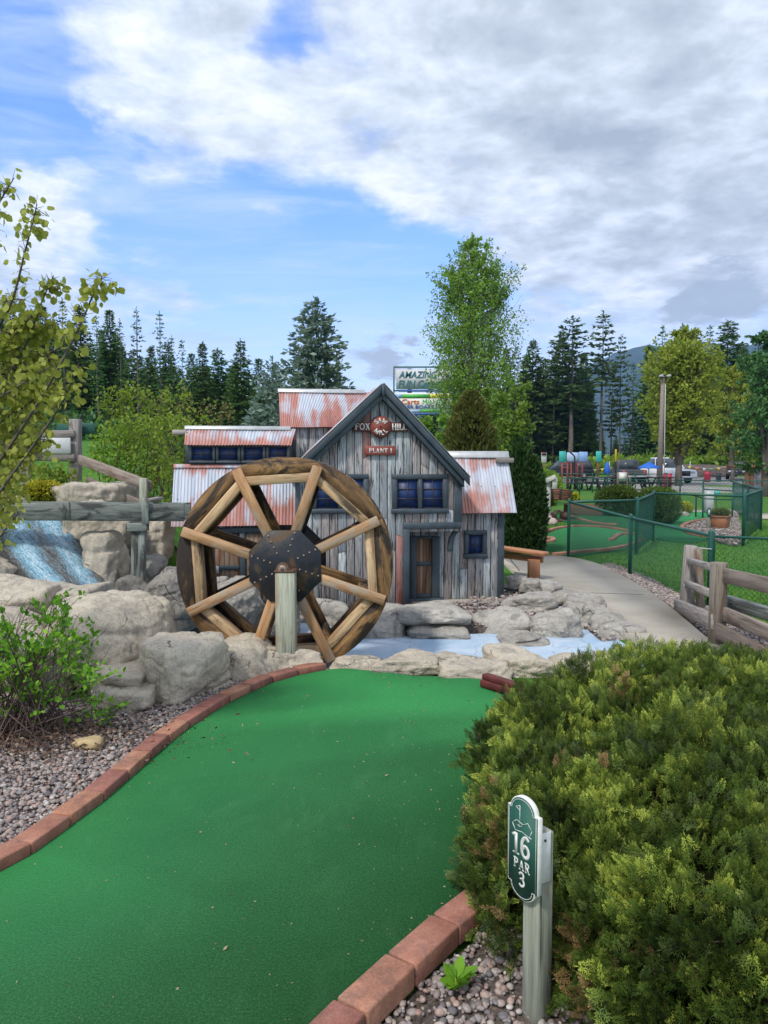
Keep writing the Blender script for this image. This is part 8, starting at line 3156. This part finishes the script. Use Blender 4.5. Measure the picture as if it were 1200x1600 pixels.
# ================================================================== tall roadside sign behind the mill
RY = 34.0
rsn = thing('roadside_sign', 'tall multi panel advertising sign for the fun centre behind the mill', 'sign', Vector((at(680, 700, RY).x, RY, 0)))


def rbox(nm, x0, y0, x1, y1, y_off, th, mat, parent=rsn):
    a, b = at(x0, y0, RY), at(x1, y1, RY)
    mb = MB()
    mb.box((a.x, RY + y_off, b.z), (b.x, RY + y_off + th, a.z))
    return mb.build(nm, mat, parent)


up_ = rbox('upper_panel', 619, 577, 712, 608, 0, 0.1, 'white_panel')
bandp = rbox('blue_strip', 623, 609, 700, 612, -0.01, 0.08, 'blue_letter')
lo_ = rbox('lower_panel', 619, 614, 706, 648, 0.0, 0.1, 'sign_white')
rbox('green_band', 628, 616, 672, 622, -0.012, 0.01, 'green_band', lo_)
rbox('blue_band', 619, 616, 627.6, 622, -0.012, 0.01, 'blue_panel', lo_)
rbox('yellow_band', 672.5, 616, 704, 622, -0.012, 0.01, 'yellow_band', lo_)
rbox('blue_strip', 619, 640, 656, 645, -0.012, 0.01, 'pale_blue_panel', lo_)
rbox('green_strip', 657, 640, 690, 644, -0.012, 0.01, 'green_band', lo_)
rbox('base_strip', 619, 645.5, 706, 648, -0.013, 0.01, 'blue_letter', lo_)
fr_ = []
for (x0, y0, x1, y1) in ((615.5, 574, 615.5, 650), (615, 573.5, 715, 573.5), (615, 610.5, 715, 610.5), (714, 573, 714, 650)):
    bar('frame_bar', 'fence_green', rsn, at(x0, y0, RY + 0.15), at(x1, y1, RY + 0.15), 0.06, 0.06)
for x in (640, 692):
    p = at(x, 650, RY + 0.3)
    mb = MB()
    mb.tube([Vector((p.x, RY + 0.3, 0)), Vector((p.x, RY + 0.3, at(x, 575, RY).z))], 0.10, 8)
    mb.build('post', 'slate_trim', rsn)


def text(body, x0, x1, y0, y1, mat, parent, shear=0.0, off=-0.004, bold=0.012):
    cu = bpy.data.curves.new('lettering', 'FONT')
    cu.body = body
    cu.extrude = 0.006
    cu.shear = shear
    cu.offset = bold
    cu.resolution_u = 3
    tmp = bpy.data.objects.new('lettering', cu)
    COL.objects.link(tmp)
    bpy.context.view_layer.update()
    me = bpy.data.meshes.new_from_object(tmp.evaluated_get(bpy.context.evaluated_depsgraph_get()))
    bpy.data.objects.remove(tmp)
    V = np.array([v.co[:] for v in me.vertices])
    lo, hi = V.min(0), V.max(0)
    a, b = at(x0, y1, RY), at(x1, y0, RY)
    q = (V - lo) / (hi - lo + 1e-9)
    W = np.stack([a.x + q[:, 0] * (b.x - a.x), RY + off - 0.02 + 0.012 * q[:, 2], a.z + q[:, 1] * (b.z - a.z)], -1)
    F = [tuple(p.vertices) for p in me.polygons]
    bpy.data.meshes.remove(me)
    return np_obj('lettering', W, F, mat, parent)


text('AMAZING', 623, 683, 580, 590.5, 'teal_letter', up_, 0.25)
text('FUN Center', 622, 692, 594, 605.5, 'teal_letter', up_, 0.25)
text('Go Carts', 608, 655, 623.5, 631.5, 'orange_letter', lo_, 0.12)
text('Mini Golf', 660, 700, 624, 631.5, 'green_band', lo_, 0.1, bold=0.0)
text('BUMPER BOATS', 612, 678, 633, 638.5, 'blue_letter', lo_, 0.0)

grass()

# ================================================================== air
hb_ = MB()
hb_.box((-2700, -70, -3), (2900, 2700, 640))
t = NT('haze_air')
vol = t.n('ShaderNodeVolumePrincipled', None, Density=0.00018)
vol.inputs['Color'].default_value = (0.32, 0.58, 1.0, 1)
vol.inputs['Anisotropy'].default_value = 0.2
t.t.links.new(vol.outputs[0], t.n('ShaderNodeOutputMaterial').inputs['Volume'])
M['haze_air'] = t.m
tag(hb_.build('haze', 'haze_air'), 'thin blue air between the camera and the far mountain', 'haze', None, 'stuff')
